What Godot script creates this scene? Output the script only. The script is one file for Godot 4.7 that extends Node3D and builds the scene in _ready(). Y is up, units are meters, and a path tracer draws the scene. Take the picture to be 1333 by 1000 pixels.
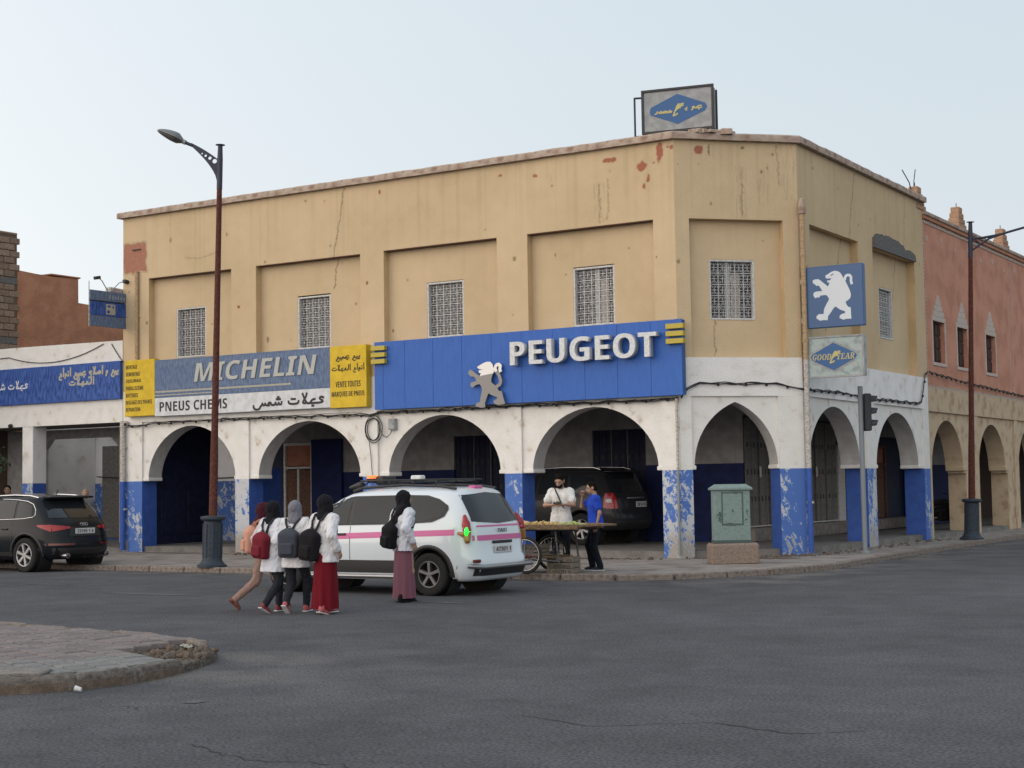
extends Node3D
# Street corner with an arcaded two-storey building, built in metres.
# The corner of the building stands at the origin: x runs along its left front, z out of it into the street.

const CAM := Vector3(14.167, 1.65, 29.216)
var M := {}
var used := {}
var rng := RandomNumberGenerator.new()

class Surf:
	var v := PackedVector3Array()
	var n := PackedVector3Array()
	var uv := PackedVector2Array()

class Mb:
	var s := {}
	func surf(m) -> Surf:
		if not s.has(m):
			s[m] = Surf.new()
		return s[m]
	# corners run counter-clockwise seen from outside
	func tri(m, a: Vector3, b: Vector3, c: Vector3, na := Vector3.ZERO, nb := Vector3.ZERO, nc := Vector3.ZERO, ua := Vector2.ZERO, ub := Vector2.ZERO, uc := Vector2.ZERO) -> void:
		var f := surf(m)
		if na == Vector3.ZERO:
			na = (b - a).cross(c - a).normalized()
			nb = na
			nc = na
		f.v.append(a); f.v.append(c); f.v.append(b)
		f.n.append(na); f.n.append(nc); f.n.append(nb)
		f.uv.append(ua); f.uv.append(uc); f.uv.append(ub)
	func quad(m, a: Vector3, b: Vector3, c: Vector3, d: Vector3, ua := Vector2(0, 1), ub := Vector2(1, 1), uc := Vector2(1, 0), ud := Vector2(0, 0)) -> void:
		var n := (c - a).cross(d - b).normalized()
		tri(m, a, b, c, n, n, n, ua, ub, uc)
		tri(m, a, c, d, n, n, n, ua, uc, ud)
	func out_poly(m, pts: Array, mid: Vector3) -> void:
		var n: Vector3 = (pts[1] - pts[0]).cross(pts[2] - pts[0])
		var c := Vector3.ZERO
		for p in pts:
			c += p
		c /= pts.size()
		if n.dot(c - mid) < 0:
			pts.reverse()
		for i in range(1, pts.size() - 1):
			tri(m, pts[0], pts[i], pts[i + 1])
	func box(m, c: Vector3, size: Vector3, bev := 0.0, basis := Basis()) -> void:
		var h := size * 0.5
		bev = minf(bev, minf(h.x, minf(h.y, h.z)) * 0.9)
		for ax in 3:
			var j := (ax + 1) % 3
			var k := (ax + 2) % 3
			for sg in [-1.0, 1.0]:
				var pts := []
				for q in [[-1, -1], [1, -1], [1, 1], [-1, 1]]:
					var p := Vector3.ZERO
					p[ax] = sg * h[ax]
					p[j] = q[0] * (h[j] - bev)
					p[k] = q[1] * (h[k] - bev)
					pts.append(c + basis * p)
				out_poly(m, pts, c)
		if bev <= 0.0:
			return
		for ax in 3:
			var j := (ax + 1) % 3
			var k := (ax + 2) % 3
			for q in [[-1, -1], [1, -1], [1, 1], [-1, 1]]:
				var pts := []
				for e in [[-1, 0], [1, 0], [1, 1], [-1, 1]]:
					var p := Vector3.ZERO
					p[ax] = e[0] * (h[ax] - bev)
					p[j] = q[0] * (h[j] - (0.0 if e[1] == 0 else bev))
					p[k] = q[1] * (h[k] - (bev if e[1] == 0 else 0.0))
					pts.append(c + basis * p)
				out_poly(m, pts, c)
		for sx in [-1, 1]:
			for sy in [-1, 1]:
				for sz in [-1, 1]:
					var g := Vector3(sx, sy, sz)
					var pts := []
					for ax in 3:
						var p := Vector3.ZERO
						for t in 3:
							p[t] = g[t] * (h[t] - (0.0 if t == ax else bev))
						pts.append(c + basis * p)
					out_poly(m, pts, c)
	func span(m, a: Vector3, b: Vector3, bev := 0.0) -> void:
		box(m, (a + b) * 0.5, (b - a).abs(), bev)
	# a flat outline with thickness: front face at o, back at o - n * depth; sm gives the sides another material
	func prism(m, poly: PackedVector2Array, o: Vector3, ux: Vector3, uy: Vector3, depth: float, sm = null, back := true) -> void:
		if sm == null:
			sm = m
		var n := ux.cross(uy).normalized()
		var area := 0.0
		for i in poly.size():
			var a := poly[i]
			var b := poly[(i + 1) % poly.size()]
			area += a.cross(b)
		if area < 0:
			poly = poly.duplicate()
			poly.reverse()
		var id := Geometry2D.triangulate_polygon(poly)
		for i in range(0, id.size(), 3):
			var p: Array[Vector2] = [poly[id[i]], poly[id[i + 1]], poly[id[i + 2]]]
			if (p[1] - p[0]).cross(p[2] - p[0]) < 0:
				var t := p[1]
				p[1] = p[2]
				p[2] = t
			var w: Array[Vector3] = []
			for q in p:
				w.append(o + ux * q.x + uy * q.y)
			tri(m, w[0], w[1], w[2], n, n, n, Vector2(p[0].x, -p[0].y), Vector2(p[1].x, -p[1].y), Vector2(p[2].x, -p[2].y))
			if back and depth > 0:
				tri(sm, w[0] - n * depth, w[2] - n * depth, w[1] - n * depth)
		if depth > 0:
			for i in poly.size():
				var a := o + ux * poly[i].x + uy * poly[i].y
				var q := poly[(i + 1) % poly.size()]
				var b := o + ux * q.x + uy * q.y
				quad(sm, a - n * depth, b - n * depth, b, a)
	# rows of points; smooth normals. flip turns it inside out
	func grid(m, rows: Array, flip := false, close := false) -> void:
		var R := rows.size()
		var C: int = rows[0].size()
		var nn: Array = []
		for r in R:
			var l := PackedVector3Array()
			l.resize(C)
			nn.append(l)
		var cc := C if close else C - 1
		for r in R - 1:
			for c in cc:
				var c2 := (c + 1) % C
				var a: Vector3 = rows[r][c]
				var b: Vector3 = rows[r][c2]
				var d: Vector3 = rows[r + 1][c2]
				var e: Vector3 = rows[r + 1][c]
				var f := (d - a).cross(e - b)
				nn[r][c] += f; nn[r][c2] += f; nn[r + 1][c] += f; nn[r + 1][c2] += f
		var sg := -1.0 if flip else 1.0
		for r in R - 1:
			for c in cc:
				var c2 := (c + 1) % C
				var a: Vector3 = rows[r][c]
				var b: Vector3 = rows[r][c2]
				var d: Vector3 = rows[r + 1][c2]
				var e: Vector3 = rows[r + 1][c]
				if (b - a).cross(d - a).length_squared() + (d - a).cross(e - a).length_squared() < 1e-16:
					continue
				var na: Vector3 = nn[r][c].normalized() * sg
				var nb: Vector3 = nn[r][c2].normalized() * sg
				var nd: Vector3 = nn[r + 1][c2].normalized() * sg
				var ne: Vector3 = nn[r + 1][c].normalized() * sg
				if na == Vector3.ZERO: na = nd
				if nd == Vector3.ZERO: nd = na
				if nb == Vector3.ZERO: nb = na
				if ne == Vector3.ZERO: ne = na
				if flip:
					tri(m, a, d, b, na, nd, nb)
					tri(m, a, e, d, na, ne, nd)
				else:
					tri(m, a, b, d, na, nb, nd)
					tri(m, a, d, e, na, nd, ne)
	func tube(m, pts: Array, r, sides := 8, caps := true) -> void:
		var rows := []
		var up := Vector3.UP
		var last := Vector3.ZERO
		for i in pts.size():
			var t: Vector3 = (pts[mini(i + 1, pts.size() - 1)] - pts[maxi(i - 1, 0)]).normalized()
			if i == 0:
				up = Vector3.RIGHT if absf(t.y) > 0.9 else Vector3.UP
			up = (up - t * up.dot(t)).normalized()
			var sd := t.cross(up)
			var row := PackedVector3Array()
			var rr: float = r[i] if r is Array else r
			for k in sides:
				var a := TAU * k / sides
				row.append(pts[i] + (up * cos(a) + sd * sin(a)) * rr)
			rows.append(row)
		grid(m, rows, false, true)
		if caps:
			for e in [0, rows.size() - 1]:
				var row: PackedVector3Array = rows[e]
				var arr := []
				for p in row:
					arr.append(p)
				out_poly(m, arr, pts[1] if e == 0 else pts[pts.size() - 2])
	# profile of (radius, height) about the local y axis of xf
	func lathe(m, prof: Array, xf := Transform3D(), segs := 24, smooth := false) -> void:
		var rows := []
		for p in prof:
			var row := PackedVector3Array()
			for k in segs:
				var a := -TAU * k / segs
				row.append(xf * Vector3(cos(a) * p[0], p[1], sin(a) * p[0]))
			rows.append(row)
		if smooth:
			grid(m, rows, false, true)
		else:
			for i in rows.size() - 1:
				grid(m, [rows[i], rows[i + 1]], false, true)
	func ball(m, c: Vector3, r: Vector3, segs := 12, rings := 7) -> void:
		var rows := []
		for i in rings + 1:
			var t := -PI / 2 + PI * i / rings
			var row := PackedVector3Array()
			for k in segs:
				var a := -TAU * k / segs
				row.append(c + Vector3(cos(t) * cos(a) * r.x, sin(t) * r.y, cos(t) * sin(a) * r.z))
			rows.append(row)
		grid(m, rows, false, true)
	func mesh() -> ArrayMesh:
		var am := ArrayMesh.new()
		for m in s:
			var f: Surf = s[m]
			if f.v.is_empty():
				continue
			var a := []
			a.resize(Mesh.ARRAY_MAX)
			a[Mesh.ARRAY_VERTEX] = f.v
			a[Mesh.ARRAY_NORMAL] = f.n
			a[Mesh.ARRAY_TEX_UV] = f.uv
			am.add_surface_from_arrays(Mesh.PRIMITIVE_TRIANGLES, a)
			am.surface_set_material(am.get_surface_count() - 1, m)
		return am

func lin(r: float, g: float, b: float) -> Color:
	return Color(r, g, b).linear_to_srgb()

func plain(c: Color, rough := 0.7, metal := 0.0, spec := 0.5) -> StandardMaterial3D:
	var m := StandardMaterial3D.new()
	m.albedo_color = c
	m.roughness = rough
	m.metallic = metal
	m.metallic_specular = spec
	return m

func noise(sd: int, freq: float, oct := 4, kind := FastNoiseLite.TYPE_SIMPLEX_SMOOTH) -> FastNoiseLite:
	var f := FastNoiseLite.new()
	f.seed = sd
	f.noise_type = kind
	f.frequency = freq
	f.fractal_octaves = oct
	return f

func ntex(sd: int, freq: float, oct: int, cols: Array, offs: Array, size := 512, bump := 0.0) -> NoiseTexture2D:
	var t := NoiseTexture2D.new()
	t.width = size
	t.height = size
	t.seamless = true
	t.seamless_blend_skirt = 0.25
	t.noise = noise(sd, freq, oct)
	if bump > 0.0:
		t.as_normal_map = true
		t.bump_strength = bump
	else:
		var g := Gradient.new()
		g.offsets = PackedFloat32Array(offs)
		g.colors = PackedColorArray(cols)
		t.color_ramp = g
	return t

# a worn surface: coarse stains times fine grain, in world metres
func worn(cols: Array, offs: Array, tile: float, sd: int, freq := 0.012, rough := 0.9, bump := 0.0, grain := 0.18, gtile := 0.9) -> StandardMaterial3D:
	var m := StandardMaterial3D.new()
	m.albedo_texture = ntex(sd, freq, 5, cols, offs)
	m.uv1_triplanar = true
	m.uv1_world_triplanar = true
	m.uv1_scale = Vector3.ONE / tile
	m.uv1_offset = Vector3(sd * 0.37, sd * 0.23, sd * 0.11)
	m.roughness = rough
	m.metallic_specular = 0.35
	if grain > 0:
		add_grain(m, grain, gtile)
	if bump > 0:
		m.normal_enabled = true
		m.normal_texture = M.bump
		m.normal_scale = bump
	return m

func add_grain(m: StandardMaterial3D, grain: float, gtile: float) -> void:
	var key := "grain%.2f" % grain
	if not M.has(key):
		M[key] = ntex(91, 0.06, 4, [Color(1 - grain, 1 - grain, 1 - grain), Color(1, 1, 1)], [0.3, 0.62], 512)
	m.detail_enabled = true
	m.detail_blend_mode = BaseMaterial3D.BLEND_MODE_MUL
	m.detail_albedo = M[key]
	m.detail_uv_layer = BaseMaterial3D.DETAIL_UV_2
	m.uv2_triplanar = true
	m.uv2_world_triplanar = true
	m.uv2_scale = Vector3.ONE / gtile

func numbered(called: String, parent: Node) -> String:
	var key := "%d/%s" % [parent.get_instance_id(), called]
	var n: int = used.get(key, 0)
	used[key] = n + 1
	return called if n == 0 else "%s_%03d" % [called, n]

func thing(called: String, label: String, category: String, at := Vector3.ZERO, turn := 0.0, group := "") -> Node3D:
	var o := Node3D.new()
	o.name = numbered(called, self)
	add_child(o)
	o.position = at
	o.rotation.y = turn
	tag(o, label, category, group)
	return o

func tag(o: Node, label: String, category: String, group := "") -> void:
	o.set_meta("label", label)
	o.set_meta("category", category)
	if group:
		o.set_meta("group", group)

func put(called: String, mb, parent: Node = self, xf := Transform3D()) -> MeshInstance3D:
	var o := MeshInstance3D.new()
	o.name = numbered(called, parent)
	o.mesh = mb.mesh() if mb is Mb else mb
	o.transform = xf
	parent.add_child(o)
	return o

func struct(called: String, mb) -> MeshInstance3D:
	var o := put(called, mb)
	o.set_meta("kind", "structure")
	return o

func stuff(o: Node) -> Node:
	o.set_meta("kind", "stuff")
	return o

# raised or printed lettering: fits the text into w x h metres, lower left corner at the origin of xf
func lettering(called: String, text: String, m: Material, parent: Node, xf: Transform3D, w: float, h: float, depth := 0.004, font = "Droid Sans", weight := 700, slant := 0.0) -> MeshInstance3D:
	var tm := TextMesh.new()
	var f := SystemFont.new()
	f.font_names = PackedStringArray([font])
	f.font_weight = weight
	tm.font = f
	tm.text = text
	tm.font_size = 64
	tm.pixel_size = 0.01
	tm.depth = 1.0
	tm.curve_step = 2.0
	tm.horizontal_alignment = HORIZONTAL_ALIGNMENT_LEFT
	tm.material = m
	var b := tm.get_aabb()
	var sx := w / maxf(b.size.x, 0.01)
	var sy := h / maxf(b.size.y, 0.01)
	var bs := Basis(Vector3(sx, 0, 0), Vector3(slant * sy, sy, 0), Vector3(0, 0, depth))
	var o := MeshInstance3D.new()
	o.name = numbered(called, parent)
	o.mesh = tm
	o.transform = xf * Transform3D(bs, -(bs * Vector3(b.position.x, b.position.y, -0.5)))
	parent.add_child(o)
	return o

func ragged(c: Vector2, r: Vector2, sd: int, n := 14, rough := 0.35) -> PackedVector2Array:
	var g := RandomNumberGenerator.new()
	g.seed = sd
	var p := PackedVector2Array()
	for i in n:
		var a := TAU * i / n
		p.append(c + Vector2(cos(a) * r.x, sin(a) * r.y) * (1.0 - rough + g.randf() * rough * 1.6))
	return p

func hanging(a: Vector3, b: Vector3, sag: float, n := 12) -> Array:
	var pts := []
	for i in n + 1:
		var t := float(i) / n
		pts.append(a.lerp(b, t) - Vector3(0, sag * 4 * t * (1 - t), 0))
	return pts

# ---- bodies and cloth: distance to tapered bones, smoothly joined, meshed as surface nets ----
func cap(a: Vector3, ra: float, b: Vector3, rb: float) -> Array:
	return [0, a, ra, b, rb]

func egg(c: Vector3, r: Vector3, bs := Basis()) -> Array:
	return [1, c, r, bs]

func brick_of(c: Vector3, h: Vector3, r: float, bs := Basis()) -> Array:
	return [2, c, h, bs, r]

func flesh(mb: Mb, m, bones: Array, cell: float, k: float, cuts := [], folds := 0.0) -> void:
	var lo := Vector3.ONE * 1e9
	var hi := -lo
	var boxes := []
	for b in bones:
		var l: Vector3
		var h: Vector3
		if b[0] == 0:
			l = (b[1] - Vector3.ONE * b[2]).min(b[3] - Vector3.ONE * b[4])
			h = (b[1] + Vector3.ONE * b[2]).max(b[3] + Vector3.ONE * b[4])
		elif b[0] == 1:
			var mx: float = maxf(b[2].x, maxf(b[2].y, b[2].z))
			l = b[1] - Vector3.ONE * mx
			h = b[1] + Vector3.ONE * mx
		else:
			var mx2: float = b[2].length() + b[4]
			l = b[1] - Vector3.ONE * mx2
			h = b[1] + Vector3.ONE * mx2
		boxes.append([l, h])
		lo = lo.min(l)
		hi = hi.max(h)
	var pad := cell * 3.0 + k * 0.5
	lo -= Vector3.ONE * pad
	hi += Vector3.ONE * pad
	var nx := int((hi.x - lo.x) / cell) + 2
	var ny := int((hi.y - lo.y) / cell) + 2
	var nz := int((hi.z - lo.z) / cell) + 2
	var sxy := nx * ny
	var d := PackedFloat32Array()
	d.resize(sxy * nz)
	d.fill(9.0)
	var mg := cell * 2.2 + k
	for bi in bones.size():
		var b: Array = bones[bi]
		var l: Vector3 = boxes[bi][0] - Vector3.ONE * mg - lo
		var h: Vector3 = boxes[bi][1] + Vector3.ONE * mg - lo
		var x0 := maxi(0, int(l.x / cell))
		var y0 := maxi(0, int(l.y / cell))
		var z0 := maxi(0, int(l.z / cell))
		var x1 := mini(nx - 1, int(h.x / cell) + 1)
		var y1 := mini(ny - 1, int(h.y / cell) + 1)
		var z1 := mini(nz - 1, int(h.z / cell) + 1)
		var kind: int = b[0]
		var pa: Vector3 = b[1]
		var ra := 0.0
		var ba := Vector3.ZERO
		var il := 0.0
		var dr := 0.0
		var inv := Basis()
		var rad := Vector3.ONE
		var rmin := 0.0
		var rr := 0.0
		if kind == 0:
			ra = b[2]
			ba = b[3] - pa
			il = 1.0 / maxf(ba.length_squared(), 1e-9)
			dr = b[4] - ra
		else:
			rad = b[2]
			inv = (b[3] as Basis).inverse()
			rmin = minf(rad.x, minf(rad.y, rad.z))
			if kind == 2:
				rr = b[4]
		for z in range(z0, z1 + 1):
			for y in range(y0, y1 + 1):
				var id := z * sxy + y * nx + x0
				var p := lo + Vector3(x0, y, z) * cell - pa
				for x in range(x0, x1 + 1):
					var e: float
					if kind == 0:
						var t := clampf(p.dot(ba) * il, 0.0, 1.0)
						e = (p - ba * t).length() - ra - dr * t
					elif kind == 1:
						var q := (inv * p) / rad
						var ql := q.length()
						e = (ql - 1.0) * rmin if ql < 0.3 else ql * (ql - 1.0) / maxf((q / rad).length(), 1e-6)
					else:
						var q := (inv * p).abs() - rad
						e = q.max(Vector3.ZERO).length() + minf(maxf(q.x, maxf(q.y, q.z)), 0.0) - rr
					var o := d[id]
					var s := k - absf(o - e)
					if s > 0.0:
						d[id] = minf(o, e) - s * s * 0.25 / k
					elif e < o:
						d[id] = e
					id += 1
					p.x += cell
	if folds > 0.0:
		var fn := noise(int(absf(lo.x * 70.0) + absf(lo.y * 130.0)) + bones.size(), 1.0, 2)
		for i in d.size():
			if absf(d[i]) < 0.06:
				var p := lo + Vector3(i % nx, (i / nx) % ny, i / sxy) * cell
				var e := fn.get_noise_3d(p.x * 9.0 + p.y * 2.5, p.y * 4.5, p.z * 9.0 - p.y * 2.5)
				d[i] -= folds * minf(absf(e) * 2.2, 1.0)
	for c in cuts:
		for z in nz:
			for y in ny:
				var id := z * sxy + y * nx
				for x in nx:
					if d[id] < 0.2:
						var p := lo + Vector3(x, y, z) * cell
						var e: float
						if c[0] == 0:
							e = p.dot(c[1]) - c[2]
						else:
							var q: Vector3 = (p - c[1]) / c[2]
							e = (1.0 - q.length()) * minf(c[2].x, minf(c[2].y, c[2].z))
						if e > d[id]:
							d[id] = e
					id += 1
	var at := PackedInt32Array()
	at.resize(d.size())
	at.fill(-1)
	var vs := PackedVector3Array()
	var ns := PackedVector3Array()
	var off := [0, 1, nx, nx + 1, sxy, sxy + 1, sxy + nx, sxy + nx + 1]
	var edges := [[0, 1], [2, 3], [4, 5], [6, 7], [0, 2], [1, 3], [4, 6], [5, 7], [0, 4], [1, 5], [2, 6], [3, 7]]
	var lim := cell * (1.8 if folds == 0.0 else 4.5)
	for z in nz - 1:
		for y in ny - 1:
			var id := z * sxy + y * nx - 1
			for x in nx - 1:
				id += 1
				if absf(d[id]) > lim:
					continue
				var inside := 0
				for o in off:
					if d[id + o] < 0.0:
						inside += 1
				if inside == 0 or inside == 8:
					continue
				var sum := Vector3.ZERO
				var cnt := 0
				for e in edges:
					var a := d[id + off[e[0]]]
					var b2 := d[id + off[e[1]]]
					if (a < 0.0) != (b2 < 0.0):
						var t := a / (a - b2)
						var ca: int = e[0]
						var cb: int = e[1]
						var va := Vector3(ca & 1, (ca >> 1) & 1, ca >> 2)
						var vb := Vector3(cb & 1, (cb >> 1) & 1, cb >> 2)
						sum += va.lerp(vb, t)
						cnt += 1
				at[id] = vs.size()
				vs.append(lo + (Vector3(x, y, z) + sum / cnt) * cell)
				var g := Vector3.ZERO
				for c in 8:
					var w := d[id + off[c]]
					g += Vector3(w if c & 1 else -w, w if c & 2 else -w, w if c & 4 else -w)
				ns.append(g.normalized())
	var f := mb.surf(m)
	var dirs := [[1, nx, sxy], [nx, sxy, 1], [sxy, 1, nx]]
	for z in range(1, nz - 1):
		for y in range(1, ny - 1):
			var id := z * sxy + y * nx
			for x in range(1, nx - 1):
				id += 1
				if at[id] < 0:
					continue
				for dd in dirs:
					var a := d[id]
					var b3 := d[id + dd[0]]
					if (a < 0.0) == (b3 < 0.0):
						continue
					var q0 := at[id]
					var q1 := at[id - dd[1]]
					var q2 := at[id - dd[1] - dd[2]]
					var q3 := at[id - dd[2]]
					if q1 < 0 or q2 < 0 or q3 < 0:
						continue
					var list := [q0, q1, q2, q0, q2, q3] if a >= 0.0 else [q0, q2, q1, q0, q3, q2]
					# list is clockwise from outside
					for i in list:
						f.v.append(vs[i])
						f.n.append(ns[i])
						f.uv.append(Vector2.ZERO)

func knee(a: Vector3, b: Vector3, l1: float, l2: float, pole: Vector3) -> Vector3:
	var dv := b - a
	var dist := clampf(dv.length(), 0.01, l1 + l2 - 0.001)
	var n := dv.normalized()
	var x := (l1 * l1 - l2 * l2 + dist * dist) / (2 * dist)
	var y := sqrt(maxf(l1 * l1 - x * x, 0.0))
	var p := (pole - n * pole.dot(n)).normalized()
	return a + n * x + p * y

func hand_bones(w: Vector3, dir: Vector3, palm: Vector3, thumb: Vector3, curl: float, s: float) -> Array:
	# w wrist, dir along the fingers, palm the way the palm faces, thumb the thumb's side
	var out := []
	var c := w + dir * 0.045 * s
	var bs := Basis(thumb, dir, palm)
	out.append(cap(w, 0.021 * s, w + dir * 0.03 * s, 0.02 * s))
	out.append(brick_of(c + dir * 0.005 * s, Vector3(0.028, 0.034, 0.006) * s, 0.007 * s, bs))
	var ln := [0.068, 0.078, 0.072, 0.056]
	for i in 4:
		var root := c + dir * 0.038 * s + thumb * (0.027 - 0.018 * i) * s
		var a1 := curl * 0.6
		var p1: Vector3 = root + (dir * cos(a1) + palm * sin(a1)) * ln[i] * 0.45 * s
		var a2 := curl * 1.5
		var p2: Vector3 = p1 + (dir * cos(a2) + palm * sin(a2)) * ln[i] * 0.32 * s
		var a3 := curl * 2.2
		var p3: Vector3 = p2 + (dir * cos(a3) + palm * sin(a3)) * ln[i] * 0.23 * s
		out.append(cap(root, 0.0088 * s, p1, 0.0082 * s))
		out.append(cap(p1, 0.0082 * s, p2, 0.0075 * s))
		out.append(cap(p2, 0.0075 * s, p3, 0.0064 * s))
	var t0 := w + dir * 0.022 * s + thumb * 0.024 * s
	var t1 := t0 + (thumb * 0.75 + dir * 0.6 + palm * 0.35).normalized() * 0.036 * s
	var t2 := t1 + (thumb * 0.2 + dir * 0.85 + palm * 0.5).normalized() * 0.03 * s
	out.append(cap(t0, 0.012 * s, t1, 0.0098 * s))
	out.append(cap(t1, 0.0098 * s, t2, 0.0078 * s))
	return out

# A figure in its own axes: faces +z, its left is +x, ground at 0. q sets the pose.
func joints(q: Dictionary) -> Dictionary:
	var s: float = q.get("h", 1.65) / 1.65
	var j := {"s": s}
	var drop: float = q.get("drop", 0.0)
	var lean: float = q.get("lean", 0.0)
	var hip := Vector3(q.get("shift", 0.0), 0.9 * s - drop, 0.0)
	j.hip = hip
	var tb := Basis(Vector3.UP, q.get("twist", 0.0)) * Basis(Vector3.RIGHT, lean)
	j.tb = tb
	j.waist = hip + tb * Vector3(0, 0.16, 0.005) * s
	j.chest = hip + tb * Vector3(0, 0.34, 0.0) * s
	j.neck = hip + tb * Vector3(0, 0.48, -0.015) * s
	var hb := Basis(Vector3.UP, q.get("look", 0.0)) * Basis(Vector3.RIGHT, q.get("nod", 0.0))
	j.hb = hb
	j.skull = j.neck + tb * Vector3(0, 0.045, 0.005) * s
	j.head = j.skull + hb * Vector3(0, 0.115, 0.025) * s
	var sw: float = q.get("shoulder", 0.16)
	j.shl = hip + tb * Vector3(sw, 0.43, -0.01) * s
	j.shr = hip + tb * Vector3(-sw, 0.43, -0.01) * s
	j.hl = hip + Vector3(0.085, -0.02, 0) * s
	j.hr = hip + Vector3(-0.085, -0.02, 0) * s
	j.fl = q.get("fl", Vector3(0.09, 0.075, 0.0)) * s
	j.fr = q.get("fr", Vector3(-0.09, 0.075, 0.0)) * s
	j.kl = knee(j.hl, j.fl, 0.42 * s, 0.41 * s, Vector3(0.1, 0, 1))
	j.kr = knee(j.hr, j.fr, 0.42 * s, 0.41 * s, Vector3(-0.1, 0, 1))
	j.wl = hip + tb * ((q.get("wl", Vector3(0.24, -0.06, 0.03)) as Vector3) * s)
	j.wr = hip + tb * ((q.get("wr", Vector3(-0.24, -0.06, 0.03)) as Vector3) * s)
	j.el = knee(j.shl, j.wl, 0.27 * s, 0.24 * s, tb * (q.get("pl", Vector3(0.35, -0.2, -1)) as Vector3))
	j.er = knee(j.shr, j.wr, 0.27 * s, 0.24 * s, tb * (q.get("pr", Vector3(-0.35, -0.2, -1)) as Vector3))
	j.tl = q.get("toel", 0.0)
	j.tr = q.get("toer", 0.0)
	return j

func torso_bones(j: Dictionary, g: float, f := 1.0) -> Array:
	var s: float = j.s
	var tb: Basis = j.tb
	var x := tb.x
	return [
		cap(j.hip + x * 0.055 * s, (0.105 + g) * s, j.waist + x * 0.045 * s, (0.088 + g) * s),
		cap(j.hip - x * 0.055 * s, (0.105 + g) * s, j.waist - x * 0.045 * s, (0.088 + g) * s),
		cap(j.waist + x * 0.045 * s, (0.088 + g) * s, j.chest + x * 0.07 * f * s, (0.095 + g) * s),
		cap(j.waist - x * 0.045 * s, (0.088 + g) * s, j.chest - x * 0.07 * f * s, (0.095 + g) * s),
		cap(j.chest + x * 0.07 * f * s, (0.092 + g) * s, j.shl - x * 0.03 * s, (0.05 + g) * s),
		cap(j.chest - x * 0.07 * f * s, (0.092 + g) * s, j.shr + x * 0.03 * s, (0.05 + g) * s),
		cap(j.shl, (0.05 + g) * s, j.shr, (0.05 + g) * s),
	]

func arm_bones(j: Dictionary, g: float, upto := 1.0) -> Array:
	var s: float = j.s
	var out := []
	for q in [[j.shl, j.el, j.wl], [j.shr, j.er, j.wr]]:
		out.append(cap(q[0], (0.047 + g) * s, q[1], (0.036 + g) * s))
		if upto > 0:
			out.append(cap(q[1], (0.037 + g) * s, q[1].lerp(q[2], upto), (lerpf(0.037, 0.024, upto) + g) * s))
	return out

func leg_bones(j: Dictionary, g: float, loose := 0.0) -> Array:
	var s: float = j.s
	var out := []
	for q in [[j.hl, j.kl, j.fl], [j.hr, j.kr, j.fr]]:
		out.append(cap(q[0], (0.083 + g) * s, q[1], (0.054 + g + loose * 0.4) * s))
		out.append(cap(q[1], (0.054 + g + loose * 0.4) * s, q[2] + Vector3(0, 0.01, 0), (0.036 + g + loose) * s))
	return out

func shoe(mb: Mb, m, sole, ankle: Vector3, pitch: float, yaw: float, s: float) -> void:
	var bs := Basis(Vector3.UP, yaw) * Basis(Vector3.RIGHT, pitch)
	var o := ankle + bs * Vector3(0, -0.035, 0) * s
	flesh(mb, m, [cap(o + bs * Vector3(0, 0.028, -0.02) * s, 0.036 * s, o + bs * Vector3(0, 0.0, 0.06) * s, 0.035 * s), cap(o + bs * Vector3(0, 0.0, 0.06) * s, 0.035 * s, o + bs * Vector3(0, -0.01, 0.13) * s, 0.028 * s), cap(o + bs * Vector3(0, 0.0, -0.03) * s, 0.034 * s, o + bs * Vector3(0, 0.05, -0.015) * s, 0.036 * s)], 0.01, 0.02)
	mb.box(sole, o + bs * Vector3(0, -0.034, 0.045) * s, Vector3(0.078, 0.016, 0.25) * s, 0.006, bs)

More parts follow.
